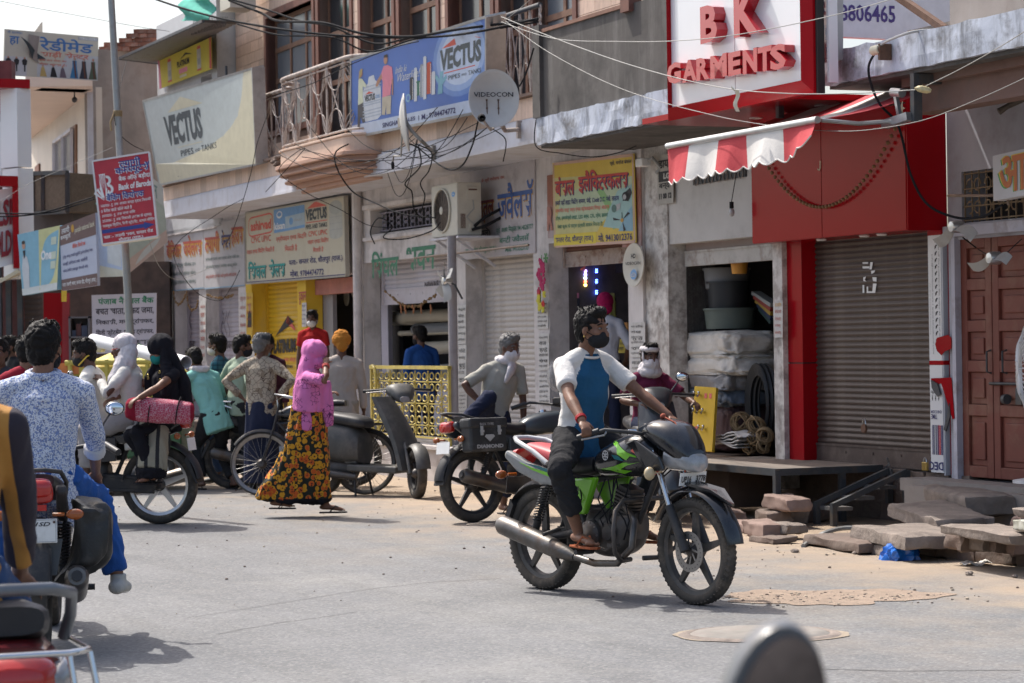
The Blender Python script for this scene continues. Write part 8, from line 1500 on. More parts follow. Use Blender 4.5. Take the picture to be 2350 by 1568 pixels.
def scooter(label,pos,heading,lean=0,body=None,steer=.0,name='scooter'):
 M=Matrix.Translation(pos)@Matrix.Rotation(heading,4,'Z')@Matrix.Rotation(lean,4,'X');t=thing(name,label,'scooter',pos);R=.25;fx,rx=.76,-.62
 hd=Vector((.45,0,.9));MF=M@Matrix.Translation(hd)@Matrix.Rotation(steer,4,'Z')@Matrix.Translation(-hd)
 def P(nm,mb,mat,T=M,**kw):mb.xf(T);return part(t,nm,mb,mat,**kw)
 wheel(t,M,(rx,0,R),R,.10,3,None,BLKM);wheel(t,MF,(fx,0,R),R,.10,3,None,BLKM)
 mb=MB();loft(mb,smoothsec([(-.96,.70,.08,.05),(-.84,.64,.17,.13),(-.55,.58,.205,.20),(-.22,.53,.20,.20),(-.08,.48,.15,.15)]),20,2.8);P('rear_body',mb,body,smooth=50)
 mb=MB();loft(mb,smoothsec([(-.94,.80,.09,.03),(-.74,.825,.16,.06),(-.40,.80,.17,.065),(-.10,.755,.145,.06),(-.02,.73,.09,.03)]),18,3);P('seat',mb,SEAT,smooth=50)
 mb=MB();mb.prism([(-.2,-.17,.33),(.40,-.17,.31),(.40,.17,.31),(-.2,.17,.33)],(0,0,-.07));mb.prism([(-.25,-.13,.33),(-.10,-.13,.33),(-.2,-.15,.55),(-.3,-.15,.55)],(0,.28,0));P('floor_board',mb,body,bevel=.015)
 mb=MB();mb.sheet(lambda u,v:(.54-.38*v+.05*math.sin(v*3)-.07*(2*u-1)**2,(u-.5)*(.48-.18*v),.28+.74*v),12,12,(.05,0,0));mb.sheet(lambda u,v:(.62-.38*v-.05*(2*u-1)**2,(u-.5)*(.34-.12*v),.32+.66*v),10,10,(-.10,0,0));P('leg_shield',mb,body,smooth=50)
 mb=MB();loft(mb,smoothsec([(.00,1.08,.12,.03),(.08,1.08,.15,.06),(.18,1.06,.14,.085),(.28,1.01,.09,.06),(.31,.99,.05,.03)]),18,2.6);P('handlebar_cowl',mb,body,MF,smooth=50);mb=MB();loft(mb,smoothsec([(.26,1.0,.075,.05),(.315,.985,.05,.03)]),16,2.4);P('headlight',mb,GLS,MF,smooth=50)
 for s in(-1,1):
  mb=MB();mb.tube([(.10,s*.14,1.08),(.0,s*.36,1.07)],.017,10);P('grip',mb,SEAT,MF,smooth=60);mb=MB();mb.tube([(.12,s*.15,1.07),(.05,s*.34,1.055)],.006,6);P('lever',mb,ALU,MF)
 mb=MB();fender(mb,(fx,0,R),R+.05,.15,.2,2.6);mb.tube([(fx,.07,R),(.56,.07,.55)],.02,8);mb.tube([(fx,-.07,R),(.56,-.07,.55)],.02,8);P('front_mudguard',mb,body,MF,smooth=50)
 mb=MB();loft(mb,smoothsec([(-.75,.27,.07,.08,.0),(-.5,.28,.10,.1,0),(-.2,.28,.08,.08,0)]),14,3);mb.tube([(-.1,-.14,.2),(-.6,-.17,.25),(-.95,-.18,.32)],[.03,.05,.05],10);P('engine',mb,ENG,smooth=50)
 mb=MB();mb.tube([(-.14,-.12,.26),(-.10,-.16,.0)],.012,6);mb.tube([(-.14,.12,.26),(-.10,.16,.0)],.012,6);P('stand',mb,BLKM);mb=MB();loft(mb,smoothsec([(-.88,.64,.08,.05),(-.93,.63,.06,.03)]),12,3);P('tail_light',mb,TLR,smooth=50)
 return t,M,MF
GS_=pm('grey_scooter',(.04,.045,.048),.4,.12,6,.05,40,dirt=(.14,.13,.12),dscale=6,damt=.4,dust=.2)
sc1,MS1,MSF=scooter('dark grey scooter parked on its stand behind the walking woman in the pink scarf',G(855,1138),math.radians(-30),0,GS_,steer=-.75)
sc2,MS2,MS2F=scooter('dark scooter with two round mirrors under the man with the wrapped white scarf',D(1500,1000,21.2).xy.to_3d(),math.radians(-84),0,pm('dark_scooter',(.03,.035,.04),.3,.1,6,0,coat=.3))
for s in(-1,1):
 mb=MB();mb.tube([(.08,s*.14,1.10),(.06,s*.22,1.20)],.007,6);mb.ball((.05,s*.25,1.23),(.02,.06,.042),n=14,m=10);mb.xf(MS2F);part(sc2,'mirror_housing',mb,BLKP,smooth=60);mb=MB();mb.ball((.038,s*.25,1.23),(.010,.052,.036),n=14,m=10);mb.ball((.062,s*.25,1.23),(.010,.052,.036),n=14,m=10);mb.xf(MS2F);part(sc2,'mirror_glass',mb,MIR,smooth=60)
bp=G(600,1140);bc=thing('bicycle','old black bicycle with wire spokes leaning in front of the parked motorcycle','bicycle',bp);MBc=Matrix.Translation(bp+Vector((1.06,.10,0)))@Matrix.Rotation(math.radians(175),4,'Z')@Matrix.Rotation(math.radians(5),4,'X');BKT=pm('bike_tyre',(.06,.055,.05),.85,.2,12,.3,90,dirt=(.2,.17,.14),dscale=9,damt=.5)
MATS['tyre_']=TYRE;_T=TYRE;TYRE=BKT;wheel(bc,MBc,(0,0,.33),.33,.035,rimm=DSC,wire=True);wheel(bc,MBc,(1.08,0,.33),.33,.035,rimm=DSC,wire=True);TYRE=_T
def PB(nm,mb,mat,**kw):mb.xf(MBc);return part(bc,nm,mb,mat,**kw)
mb=MB();
for a_ in(((0,.05,.33),(.45,.02,.28)),((0,-.05,.33),(.45,-.02,.28)),((0,.05,.33),(.38,0,.78)),((0,-.05,.33),(.38,0,.78)),((.45,0,.28),(.34,0,.85)),((.36,0,.80),(.92,0,.84)),((.45,0,.28),(.92,0,.76)),((.90,0,.95),(.96,0,.68))):mb.tube(a_,.013,7)
for s in(-1,1):mb.tube([(.96,s*.03,.68),(1.08,s*.05,.33)],.010,7)
PB('frame',mb,BLKM,smooth=60);mb=MB();loft(mb,smoothsec([(.20,.95,.10,.03),(.30,.955,.09,.035),(.45,.95,.03,.02)]),14,2.4);mb.tube([(.34,0,.85),(.33,0,.93)],.012,6);PB('saddle',mb,SEAT,smooth=60)
mb=MB();mb.tube([(.70,-.26,1.0),(.90,-.22,1.04),(.92,0,1.0),(.90,.22,1.04),(.70,.26,1.0)],.010,7);mb.tube([(.91,0,.9),(.92,0,1.0)],.010,7);PB('handlebar',mb,CHR,smooth=60);mb=MB();fender(mb,(0,0,.33),.36,.06,.6,3.0,th=.003);fender(mb,(1.08,0,.33),.36,.06,.6,2.9,th=.003);PB('mudguard',mb,BLKM,smooth=60)
mb=MB();mb.box(-.25,.25,-.06,.06,.72,.74);[mb.tube([(x,s*.055,.72),(0,s*.055,.33)],.006,5)for x in(-.2,.2)for s in(-1,1)];PB('carrier',mb,BLKM);mb=MB();mb.lathe([(0,-.06),(.10,-.06),(.10,-.055),(0,-.055)],(.45,0,.28),'y',24);mb.beam((.45,-.08,.28),(.52,-.09,.13),.015);mb.beam((.45,.08,.28),(.38,.09,.43),.015);mb.box(.47,.57,-.14,-.06,.11,.14);PB('crank',mb,DSC)
ar=D(300,900,27);t=thing('auto_rickshaw','auto rickshaw with a padded yellow roof behind the three riders','auto rickshaw',(ar.x,ar.y,0));YC=pm('yellow_canopy',(.52,.42,.085),.6,.08,4,.4,8,bdist=.03)
x0,x1=D(150,800,27).x,D(428,800,27).x;zt=D(300,803,27).z;mb=MB()
mb.sheet(lambda u,v:(x0+(x1-x0)*u,27-.55+1.2*v,zt-.05-.22*abs(2*u-1)**4-.16*abs(2*v-1)**3+.03*math.sin(u*19)*(1-abs(2*u-1)**4)),24,10,(0,0,-.02));mb.box(x0+.25,x1-.05,26.42,26.45,.9,zt-.18);part(t,'canopy',mb,YC,smooth=60)
mb=MB();[mb.tube([(x,26.42,zt-.1),(x+.02,26.42,.9)],.025,6)for x in(x0+.15,x0+.55,x1-.35,x1-.03)];mb.tube([(x0+.1,26.42,zt-.13),(x1-.02,26.42,zt-.13)],.03,6);part(t,'canopy_piping',mb,YC,smooth=60)
mb=MB();mb.box(x0,x0+.5,26.5,27.4,.5,1.32);mb.box(x0+.05,x1,26.45,27.6,.35,.95);part(t,'body',mb,pm('auto_green',(.05,.12,.05),.4,.1,4,0),bevel=.03);mb=MB();mb.box(x0+.02,x0+.4,26.44,26.47,1.28,1.40);part(t,'side_stripe',mb,ORANGE)
for i,x in enumerate((x0+.2,x1-.3)):wheel(t,Matrix.Translation((x,26.55,0)),(0,0,.22),.22,.10,3,None,ALU)
mb=MB();mb.box(D(160,800,26).x,D(200,800,26).x,26.9,27.2,zt-.02,zt+.06);part(t,'roof_box',mb,SILV,bevel=.02)
# people
def organic(mb,vox,sm=2,wr=None,name='b'):
 me=mesh_of(name,mb,MATS['tyre']);o=_link(bpy.data.objects.new(name,me));r=o.modifiers.new('r','REMESH');r.mode='VOXEL';r.voxel_size=vox;r.use_smooth_shade=True
 dg=bpy.context.evaluated_depsgraph_get();dg.update();m2=bpy.data.meshes.new_from_object(o.evaluated_get(dg));bpy.data.objects.remove(o)
 bm=bmesh.new();bm.from_mesh(m2)
 for _ in range(sm):bmesh.ops.smooth_vert(bm,verts=bm.verts,factor=.5,use_axis_x=True,use_axis_y=True,use_axis_z=True)
 bm.normal_update()
 if wr:
  a,sc,st=wr
  for v in bm.verts:
   p=Vector((v.co.x*sc,v.co.y*sc,v.co.z*sc*st));w=mnoise.noise(p*.5)*2
   v.co+=v.normal*a*(1-2.2*abs(mnoise.noise(p+Vector((w,w*.7,-w))))+.5*mnoise.noise(p*2.3))
 bm.to_mesh(m2);bm.free();m2.materials.clear();return m2
def opart(t,name,mb,vox,mats,sm=2,wr=None,paint=None,label=None):
 me=organic(mb,vox,sm,wr,name);mats=mats if isinstance(mats,(list,tuple))else[mats]
 for m in mats:me.materials.append(m)
 if paint:me.polygons.foreach_set('material_index',[paint(p.center)for p in me.polygons])
 me.transform(Matrix.Translation(-BASE[t]));me.polygons.foreach_set('use_smooth',[True]*len(me.polygons))
 o=_link(bpy.data.objects.new(name,me));o.parent=t;BASE[o]=BASE[t]
 if label:o['label']=label
 return o
def skinm(n,c):return pm('skin_'+n,c,.5,.12,14,.12,90,spec=.35,hue=tuple(x*.8 for x in c),hscale=18)
SKA=skinm('a',(.19,.092,.055));SKB=skinm('b',(.115,.055,.035));HAIR=pm('hair',(.008,.0065,.006),.55,.3,30,.7,120,spec=.18,bdist=.01);HGREY=pm('hair_grey',(.12,.115,.11),.6,.3,30,.8,120);EYW=C('eye',(.22,.19,.17));
def ik(a,b,l1,l2,h):
 d=b-a;L=min(d.length,(l1+l2)*.995);n=d.normalized();x=(l1*l1-l2*l2+L*L)/(2*L);q=h-n*h.dot(n)
 return a+n*x+q.normalized()*math.sqrt(max(0,l1*l1-x*x)),a+n*L
def person(label,M,k=1.,pel=(0,0,.91),lean=(.02,0),feet=((.0,.10,.09),(0,-.10,.09)),hands=(None,None),eh=((-.6,.6,-.3),(-.6,-.6,-.3)),kh=(1,0,.1),head=(0,0),skin=SKA,hair=HAIR,top=None,slv=.45,hem=.0,bot=None,cuff=.93,shoe=None,sandal=None,mask=None,vox=.011,grp=None,curl=.5,paint=None,tpm=None,wr=.006,sw=1.,neck=True,eyes=True,blen=1.):
 M3_=M.to_3x3().normalized();V=lambda*a:M@Vector(a);F=M3_@Vector((1,0,0));L_=M3_@Vector((0,1,0));U=Vector((0,0,1))
 P=M@Vector(pel);N=P+(U*.50*blen+F*lean[0]+L_*lean[1])*k;ax=(N-P).normalized();base=Vector((P.x,P.y,min((M@Vector(f)).z for f in feet)-.08*k))
 t=thing('person',label,'person',base,WORLD,grp);B=MB();S_=MB();T_=MB()
 def torso(mb,g,z0=-.08):
  pts=[P+ax*z0*k,P+ax*.04*k,P+ax*.16*k,P+ax*.30*k+F*.01,P+ax*.42*k+F*.005,N-ax*.01*k];mb.tube(pts,[(q+g)*k for q in(.150,.150,.130,.150,.145,.07)],20,flat=.66,up=F)
 torso(B,0);B.tube([N-ax*.05*k,N+ax*.06*k,N+ax*.12*k+F*.02*k],.052*k,12)
 R_=Matrix.Rotation(head[0],3,'Z')@M3_;hf=(R_@Vector((math.cos(head[1]),0,-math.sin(head[1])))).normalized();hl=R_@Vector((0,1,0));hu=hf.cross(hl).normalized();hc=N+ax*.17*k+F*.025*k+hf*.01;HR_=Matrix((hf,hl,hu)).transposed();H=lambda x,y,z:hc+HR_@Vector((x,y,z))*k
 for c,r in(((-.012,0,.03),(.098,.076,.098)),((.025,0,-.02),(.068,.066,.085)),((.035,0,-.075),(.05,.048,.04)),((.066,0,-.098),(.022,.025,.02)),((.080,0,.026),(.018,.05,.012)),((.064,.036,-.025),(.026,.026,.024)),((.064,-.036,-.025),(.026,.026,.024)),((.094,0,-.068),(.012,.027,.012)),((.0,.078,-.012),(.020,.010,.032)),((.0,-.078,-.012),(.020,.010,.032))):B.ball(H(*c),tuple(q*k for q in r),HR_,14,10)
 B.tube([H(.088,0,.015),H(.104,0,-.015),H(.112,0,-.034)],[.009*k,.012*k,.016*k],8,dome=True)
 out=dict(t=t,H=H,HR=HR_,N=N,P=P,F=F,L=L_,U=U,ax=ax,hf=hf,k=k)
 for i,s in enumerate((1,-1)):
  sh=N-ax*.055*k+L_*s*.165*k*sw;hp=P+L_*s*.085*k
  hd_=hands[i];tg=(M@Vector(hd_))if hd_ is not None else sh+(-U*.55+F*.06+L_*s*.06)*k
  el,wr_=ik(sh,tg,.275*k,.245*k,M3_@Vector(eh[i]));fa=(wr_-el).normalized()
  B.tube([sh,sh.lerp(el,.4),el,el.lerp(wr_,.3),wr_],[.050*k,.045*k,.036*k,.038*k,.025*k],12,dome=True)
  pn=fa.cross(L_*s).normalized()if hd_ is None else(F.cross(fa)*s).normalized();
  if hd_ is not None:pn=(-U-fa*fa.dot(-U)).normalized()if abs(fa.z)<.85 else(F-fa*fa.dot(F)).normalized()
  else:pn=(-L_*s-fa*fa.dot(-L_*s)).normalized()
  sd=fa.cross(pn).normalized();sd=sd if sd.dot(F if abs(fa.dot(F))<.7 else-L_*s)>0 else-sd
  pc=wr_+fa*.045*k;B.ball(pc,(.048*k,.036*k,.016*k),Matrix((fa,sd,pn)).transposed(),12,8);cl=curl if isinstance(curl,(int,float))else curl[i]
  for j,(o_,fl)in enumerate(((.026,.072),(.009,.080),(-.009,.074),(-.025,.058))):
   a=wr_+(fa*.082+sd*o_)*k;d1=(fa*math.cos(cl)+pn*math.sin(cl));d2=(fa*math.cos(2*cl)+pn*math.sin(2*cl));d3=(fa*math.cos(3*cl)+pn*math.sin(3*cl));b=a+d1*fl*.42*k;c=b+d2*fl*.33*k
   B.tube([wr_+(fa*.05+sd*o_*.8)*k,a,b,c,c+d3*fl*.25*k],[.010*k,.0095*k,.009*k,.0085*k,.0075*k],8,dome=True)
  a=wr_+(fa*.025+sd*.026)*k;b=a+(fa*.6+sd*.6+pn*.35).normalized()*.042*k;B.tube([a,b,b+(fa*.75+sd*.1+pn*(.3+cl*.5)).normalized()*.032*k],[.013*k,.011*k,.009*k],8,dome=True)
  if top and slv>0:
   e=min(slv,.5)*2;q=sh.lerp(el,e);pts=[sh,sh.lerp(el,e*.5),q];rr=[.058*k,.057*k,.058*k]
   if slv>.5:w=el.lerp(wr_,(slv-.5)*2);pts=[sh,sh.lerp(el,.5),el,w];rr=[.058*k,.055*k,.050*k,.041*k]
   S_.tube(pts,rr,14,dome=False);S_.ball(sh,.059*k,None,12,8);S_.tube([N+ax*.005*k+L_*s*.03*k,sh+U*.004],[.056*k,.056*k],12,dome=True)
  ft=M@Vector(feet[i]);kn,an=ik(hp,ft,.43*k,.42*k,M3_@Vector((kh[0],kh[1]*s,kh[2])));B.tube([hp,kn,kn.lerp(an,.3)-F*.008,an],[.080*k,.053*k,.052*k,.033*k],12,dome=True)
  fd=M3_@Vector((1,s*.18,0));fd=(fd-U*.0).normalized();fo=an-U*.055*k;rel=an+(fd*.10-U*.045)*k
  B.tube([an-fd*.035*k-U*.03*k,an+fd*.06*k-U*.035*k,an+fd*.15*k-U*.055*k],[.034*k,.034*k,.026*k],12,flat=.8,up=U,dome=True)
  for j in range(5):B.ball(an+(fd*(.185-.008*j*1.6)+fd.cross(U)*(-s)*(.026-.013*j)*-1-U*.062)*k,(.014*k if j==0 else .010*k),None,8,6)
  if shoe:Z=MB();Z.tube([an-fd*.045*k-U*.035*k,an+fd*.05*k-U*.03*k,an+fd*.14*k-U*.05*k,an+fd*.185*k-U*.055*k],[.045*k,.046*k,.042*k,.032*k],14,flat=.85,up=U,dome=True);Z.tube([an-U*.02*k,an+U*.03*k],.042*k,12);opart(t,'shoe',Z,.008,shoe if isinstance(shoe,list)else[shoe,WHITE],paint=lambda c,z=(an-U*.07*k).z:1 if c.z<z else 0)
  if sandal:Z=MB();sd2=fd.cross(U);o2=an-U*.078*k;Z.prism([o2+(fd*a_+sd2*b_)*k for a_,b_ in((-.07,-.025),(-.07,.025),(.08,.042),(.19,.035),(.215,0),(.19,-.04),(.08,-.042))],(0,0,-.014*k));q0=part(t,'sandal',Z,sandal,bevel=.004);Z=MB();[Z.tube([o2+(fd*.04+sd2*s2*.042)*k,an+(fd*.09+sd2*s2*.025-U*.02)*k,o2+(fd*.15+U*.035)*k,o2+(fd*.17+U*.01)*k],.006*k,6)for s2 in(-1,1)];q=part(t,'strap',Z,sandal);q.parent=q0
  if bot:
   kc=cuff;w=kn.lerp(an,max(0,(kc-.5)*2));T_.tube([hp+U*.04*k,hp.lerp(kn,.5),kn,w],[.098*k,.086*k,.070*k,(.060 if kc>.8 else .066)*k],14,dome=False);T_.ball(kn,.072*k,None,12,8)
  out[('JL','JR')[i]]=dict(sh=sh,el=el,wr=wr_,hp=hp,kn=kn,an=an,fa=fa)
 opart(t,'body',B,vox,skin,1 if vox<.008 else 2)
 if eyes:
  for s in(-1,1):
   e=MB();e.ball(H(.081,s*.031,.004),(.009*k,.013*k,.006*k),HR_,10,8);q=part(t,'eye',e,EYW,smooth=True);e=MB();e.ball(H(.0875,s*.031,.004),(.005*k,.006*k,.006*k),HR_,8,6);z=part(t,'iris',e,BLACK);z.parent=q
   e=MB();e.tube([H(.088,s*.012,.028),H(.092,s*.032,.034),H(.078,s*.052,.026)],.0045*k,6,dome=True);part(t,'eyebrow',e,hair or HAIR)
 if top:torso(S_,.022,-.10-hem);opart(t,'shirt',S_,vox*1.05,top,2,(wr,9,.55),paint)
 if bot:T_.tube([P-ax*.03*k,P+ax*.06*k],.158*k,18,flat=.70,up=F);opart(t,'trousers',T_,vox*1.1,bot,2,(wr*1.3,8,1.3))
 if hair:
  h=MB();h.ball(H(-.022,0,.042),(.100*k,.084*k,.094*k),HR_,16,12);h.ball(H(-.055,0,-.02),(.055*k,.070*k,.075*k),HR_,14,10);h.ball(H(.045,0,.10),(.045*k,.062*k,.036*k),HR_,14,10)
  opart(t,'hair',h,max(.006,vox*.8),hair,1,(.008*k,26,1));h=MB();rr=random.Random(len(label))
  for i in range(90):
   a=rr.uniform(-1.5,1.5);b=rr.uniform(-.3,1.2);p0=Vector((-.02+.095*math.cos(b)*math.cos(a)*(1 if b>.3 or abs(a)>1 else .3),.082*math.cos(b)*math.sin(a),.045+.092*math.sin(b)))if rr.random()<.4 else Vector((rr.uniform(-.06,.075),rr.uniform(-.06,.06),.115))
   q=p0+Vector((rr.uniform(-.02,.012),rr.uniform(-.012,.012),rr.uniform(.008,.026)));h.tube([H(*p0),H(*q),H(*(q+Vector((rr.uniform(-.014,.006),rr.uniform(-.008,.008),rr.uniform(-.004,.006)))))],[.0055*k,.0035*k,.001*k],4)
  part(t,'hair_tufts',h,hair,kind='stuff')
 if mask:
  e=MB();e.ball(H(.047,0,-.060),(.070*k,.066*k,.058*k),HR_,16,12);e.ball(H(.098,0,-.038),(.024*k,.022*k,.022*k),HR_,10,8);m_=opart(t,'face_mask',e,.006,mask,3,(.0015,30,3));e=MB()
  for s in(-1,1):e.tube([H(.055,s*.062,-.04),H(.02,s*.079,-.02),H(-.012,s*.082,.01)],.0028*k,5);e.tube([H(.045,s*.060,-.08),H(.01,s*.076,-.06),H(-.016,s*.080,-.03)],.0028*k,5)
  q=part(t,'ear_loop',e,mask);q.parent=m_
 return out
def yaw(p,deg,z=0):return Matrix.Translation((p.x,p.y,z))@Matrix.Rotation(math.radians(deg),4,'Z')
def cloth(n,c,**k):return pm('cl_'+n,c,.9,.10,6,.6,13,bdist=.022,spec=.15,**k)
DEN=cloth('denim',(.045,.075,.15));BLKT=cloth('black',(.022,.022,.024));WSH=cloth('white',(.56,.54,.50));KNIT=cloth('navy',(.02,.025,.05));WSC=cloth('scarf_white',(.52,.49,.50))
def wrap(o,pts,r,mat,name='scarf',vox=.009,wr=(.006,16,.5),flat=1,extra=()):
 m=MB();
 if pts:m.tube(pts,r,12,dome=True,flat=flat,up=o['hf'])
 for c,rr in extra:m.ball(c,tuple(q*o['k']for q in rr),o['HR'],16,12)
 return opart(o['t'],name,m,vox,mat,2,wr)
def headwrap(o,mat,eyesgap=True,name='head_scarf',low=True):
 H=o['H'];m=MB();k=o['k'];m.ball(H(-.018,0,.045),(.112*k,.094*k,.098*k),o['HR'],18,14);m.ball(H(-.05,0,-.04),(.075*k,.085*k,.08*k),o['HR'],16,12)
 if low:m.ball(H(.045,0,-.068),(.078*k,.074*k,.062*k),o['HR'],16,12);m.tube([H(.02,.05,-.12),o['N']+o['F']*.08*k,H(.02,-.05,-.12)],.055*k,12);m.ball(o['N']+o['ax']*.03*k,(.10*k,.11*k,.06*k),o['HR'],14,10)
 return opart(o['t'],name,m,.007,mat,2,(.005,20,.45))
BLUET=cloth('tee_blue',(.02,.09,.18));WHT=cloth('tee_white',(.62,.60,.57));ghand=(fx-.54,.36,1.055),(fx-.555,-.37,1.045)
MI=MM.inverted()
def raglan(c):
 q=MI@c;y=abs(q.y);fr=q.x>-.20+(q.z-1.0)*.1
 return 1 if(y>min(.158,.055+(1.46-q.z)*.62)or q.z>1.47 or(y>.10 and q.x<-.27+(q.z-.9)*.12))else 0
r1=person('man in a blue and white tee and black mask riding the green and black motorcycle',MM,1.0,(-.34,0,.925),(.07,0),((-.10,-.0+.235,.40),(-.10,-.235,.40)),ghand,((-.35,.9,-.6),(-.35,-.9,-.6)),(.55,1.0,.75),(math.radians(13),.03),SKA,HAIR,[BLUET,WHT],.34,.02,BLKT,.84,None,cloth('sandal_orange',(.30,.09,.04)),BLKT,.0065,None,1.0,raglan,wr=.007,sw=1.08,blen=1.06)
m=MB();H=r1['H'];m.ball(H(.004,-.090,-.045),.006,n=8,m=6);part(r1['t'],'earring',m,MATS['brass'],smooth=True);w_=r1['JR'];m=MB();q=w_['wr']-w_['fa']*.02
for d_ in(0,.008,.016):u1=w_['fa'].orthogonal().normalized();u2=w_['fa'].cross(u1);m.tube([q-w_['fa']*d_+u1*.031*math.cos(a)+u2*.031*math.sin(a)for a in[k_*.524 for k_ in range(12)]],.0035,6,closed=True)
part(r1['t'],'wrist_thread',m,RED);m=MB();q=r1['N'];m.tube([q+r1['ax']*.012+(r1['F']*math.cos(a)*.072+r1['L']*math.sin(a)*.078)+r1['U']*(-.02*math.cos(a))for a in[k_*.35 for k_ in range(18)]],.0085,8,closed=True);part(r1['t'],'collar',m,WHT,smooth=True)
yg=M3@Vector((0,0,0));k3=1/1.08
d1=person('man in a white shirt with black hair driving the motorcycle with three people',M3,.97,(-.17,0,.80),(.09,0),((.0,.24,.30),(.0,-.22,.33)),((.12,.34,.96),(.12,-.34,.96)),kh=(1,.2,.5),head=(.25,.15),top=WSH,slv=.95,hem=.05,bot=DEN,mask=cloth('dark_mask',(.03,.03,.03)),sandal=KNIT,skin=SKB,curl=1.0)
m=MB();H=d1['H'];m.tube([H(.06,.07,-.10),H(.02,.085,-.07),H(-.03,.08,-.03),H(-.08,.04,-.02)],.006,6);part(d1['t'],'mask_strap',m,YEL)
d2=person('man with a long white scarf over his head riding in the middle of the motorcycle',M3,.97,(-.46,0,.83),(.05,0),((-.12,.25,.40),(-.1,-.22,.40)),((-.22,.15,1.18),(-.05,-.3,.9)),((-.4,.8,-.6),(-.5,-.6,-.3)),(1,.3,.5),(.0,.05),top=WSH,slv=.93,hem=.14,bot=cloth('grey_trouser',(.30,.28,.27)),cuff=.9,hair=None,sandal=BLKT,skin=SKB,curl=.35)
headwrap(d2,WSC,low=False);o=d2;wrap(o,[o['H'](-.06,.03,-.02),o['N']+o['L']*.06+o['ax']*.05,o['N']+o['L']*.13-o['ax']*.12+o['F']*.10,o['N']+o['L']*.15-o['ax']*.26+o['F']*.13],[.08,.09,.07,.05],WSC,'scarf_end',extra=[(o['H'](.0,0,-.10),(.085,.085,.06))]);m=MB();H=o['H'];m.tube([H(.1,-.03,.0),H(.1,.03,.0),H(.03,.08,.005)],.004,5);part(o['t'],'glasses',m,LRED)
VEIL=cloth('veil_black',(.012,.012,.016));d3=person('woman in a black veil with gold studs sitting sideways at the back of the motorcycle',M3@Matrix.Rotation(math.radians(48),4,'Z'),.92,(-.49,.56,.84),(.03,0),((-.25,.72,.42),(-.32,.62,.42)),((-.04,.82,1.02),(-.10,.36,1.03)),((-.2,.8,-.5),(-.2,-.8,-.5)),(1,0,.35),(-.1,.25),SKA,None,VEIL,.2,.0,VEIL,.9,None,BLKT,cloth('teal_mask',(.02,.20,.18)),curl=.5)
o=d3;H=o['H'];m=MB()
m.ball(H(-.02,0,.05),(.118,.105,.105),o['HR'],18,14);m.tube([H(-.03,0,.06),H(-.07,0,-.10),o['N']-o['F']*.11-o['ax']*.14,o['N']-o['F']*.14-o['ax']*.40],[.10,.12,.17,.15],16,flat=.55,up=o['F']);[m.tube([H(-.0,s*.08,.02),H(.02,s*.10,-.12),o['N']+o['L']*s*.15-o['ax']*.10+o['F']*.07,o['N']+o['L']*s*.14-o['ax']*.24+o['F']*.10],[.03,.045,.055,.03],12)for s in(-1,1)]
opart(o['t'],'veil',m,.009,VEIL,2,(.007,14,.4));m=MB();GLD=pm('gold',(.5,.38,.12),.35,.1,5,0,metal=.8)
for x_,y_,z_ in((.07,.10,-.15),(.09,.14,-.22),(.07,-.11,-.18),(.10,-.05,-.20),(.09,.02,-.30),(.02,.16,-.30)):c_=o['N']+o['F']*(x_+.04)+o['L']*y_+o['U']*(z_+.12);m.tube([c_+o['L']*.013*math.cos(a)+o['U']*.013*math.sin(a)for a in[k_*.785 for k_ in range(8)]],.004,5,closed=True)
part(o['t'],'gold_studs',m,GLD)
STR=pat('striped_wrap','stripe',[(.26,.24,.18),(.02,.02,.022)],3.2,sc3=(1,1,1));m=MB();K=M3
m.tube([o['P']+o['U']*.05,o['P']+o['F']*.16,K@Vector((-.70,.22,.66)),K@Vector((-.68,.27,.46))],[.15,.15,.13,.14],18,flat=.8,up=(0,0,1));opart(o['t'],'striped_wrap',m,.010,STR,2,(.014,9,.3));m=MB();m.tube([K@Vector((-.68,.27,.47)),K@Vector((-.68,.27,.39))],[.135,.13],16);opart(o['t'],'hem',m,.01,VEIL,1,(.008,12,1))
m=MB();mq=K@Vector((-.79,.36,.93));loft(m,smoothsec([(-.29,0,.05,.05),(-.26,0,.09,.09),(-.1,0,.105,.105),(.1,0,.105,.10),(.26,0,.09,.09),(.29,0,.05,.05)]),20,2.6);m.xf(Matrix.Translation(mq)@Matrix.Rotation(math.radians(2),4,'Z')@Matrix.Rotation(math.radians(5),4,'Y'))
DB=pat('duffel','line',[(.36,.05,.09),(.50,.33,.36)],48,sc3=(1,1,1));CR=cloth('crimson',(.22,.012,.03));db=thing('duffel_bag','crimson duffel bag with white scroll print held on the lap of the veiled woman','bag',mq);opart(db,'body',m,.009,[DB,CR],2,(.006,10,1),lambda c,X=mq.x:1 if(c.x<X-.20 or c.x>X+.27)else 0)
for dx in(-.08,.16):m=MB();m.tube([mq+Vector((dx+.02*math.sin(a),.110*math.cos(a),.110*math.sin(a)))for a in[k_*.35 for k_ in range(18)]],.014,6,closed=True,flat=.4);part(db,'strap',m,BLKT,smooth=True)
PRN=pat('blue_print','speckle',[(.55,.58,.64),(.17,.23,.42),(.14,.15,.22)],95);MKn=MK_
r3=person('man in a blue speckled shirt and jeans on the near motorcycle, seen from behind',MKn,1.07,(-.30,.0,.84),(.06,-.01),((.02,.26,.33),(.06,-.38,.30)),((.30,.30,.98),(.12,-.27,.86)),((-.6,.8,-.2),(-.5,-.8,-.2)),(1,.25,.4),(-.28,0),SKA,HAIR,PRN,.70,.10,cloth('blue_jean',(.025,.085,.28)),.95,[cloth('sneaker',(.42,.41,.38)),WHITE],None,BLKT,.009,curl=.6,sw=1.16,wr=.009)
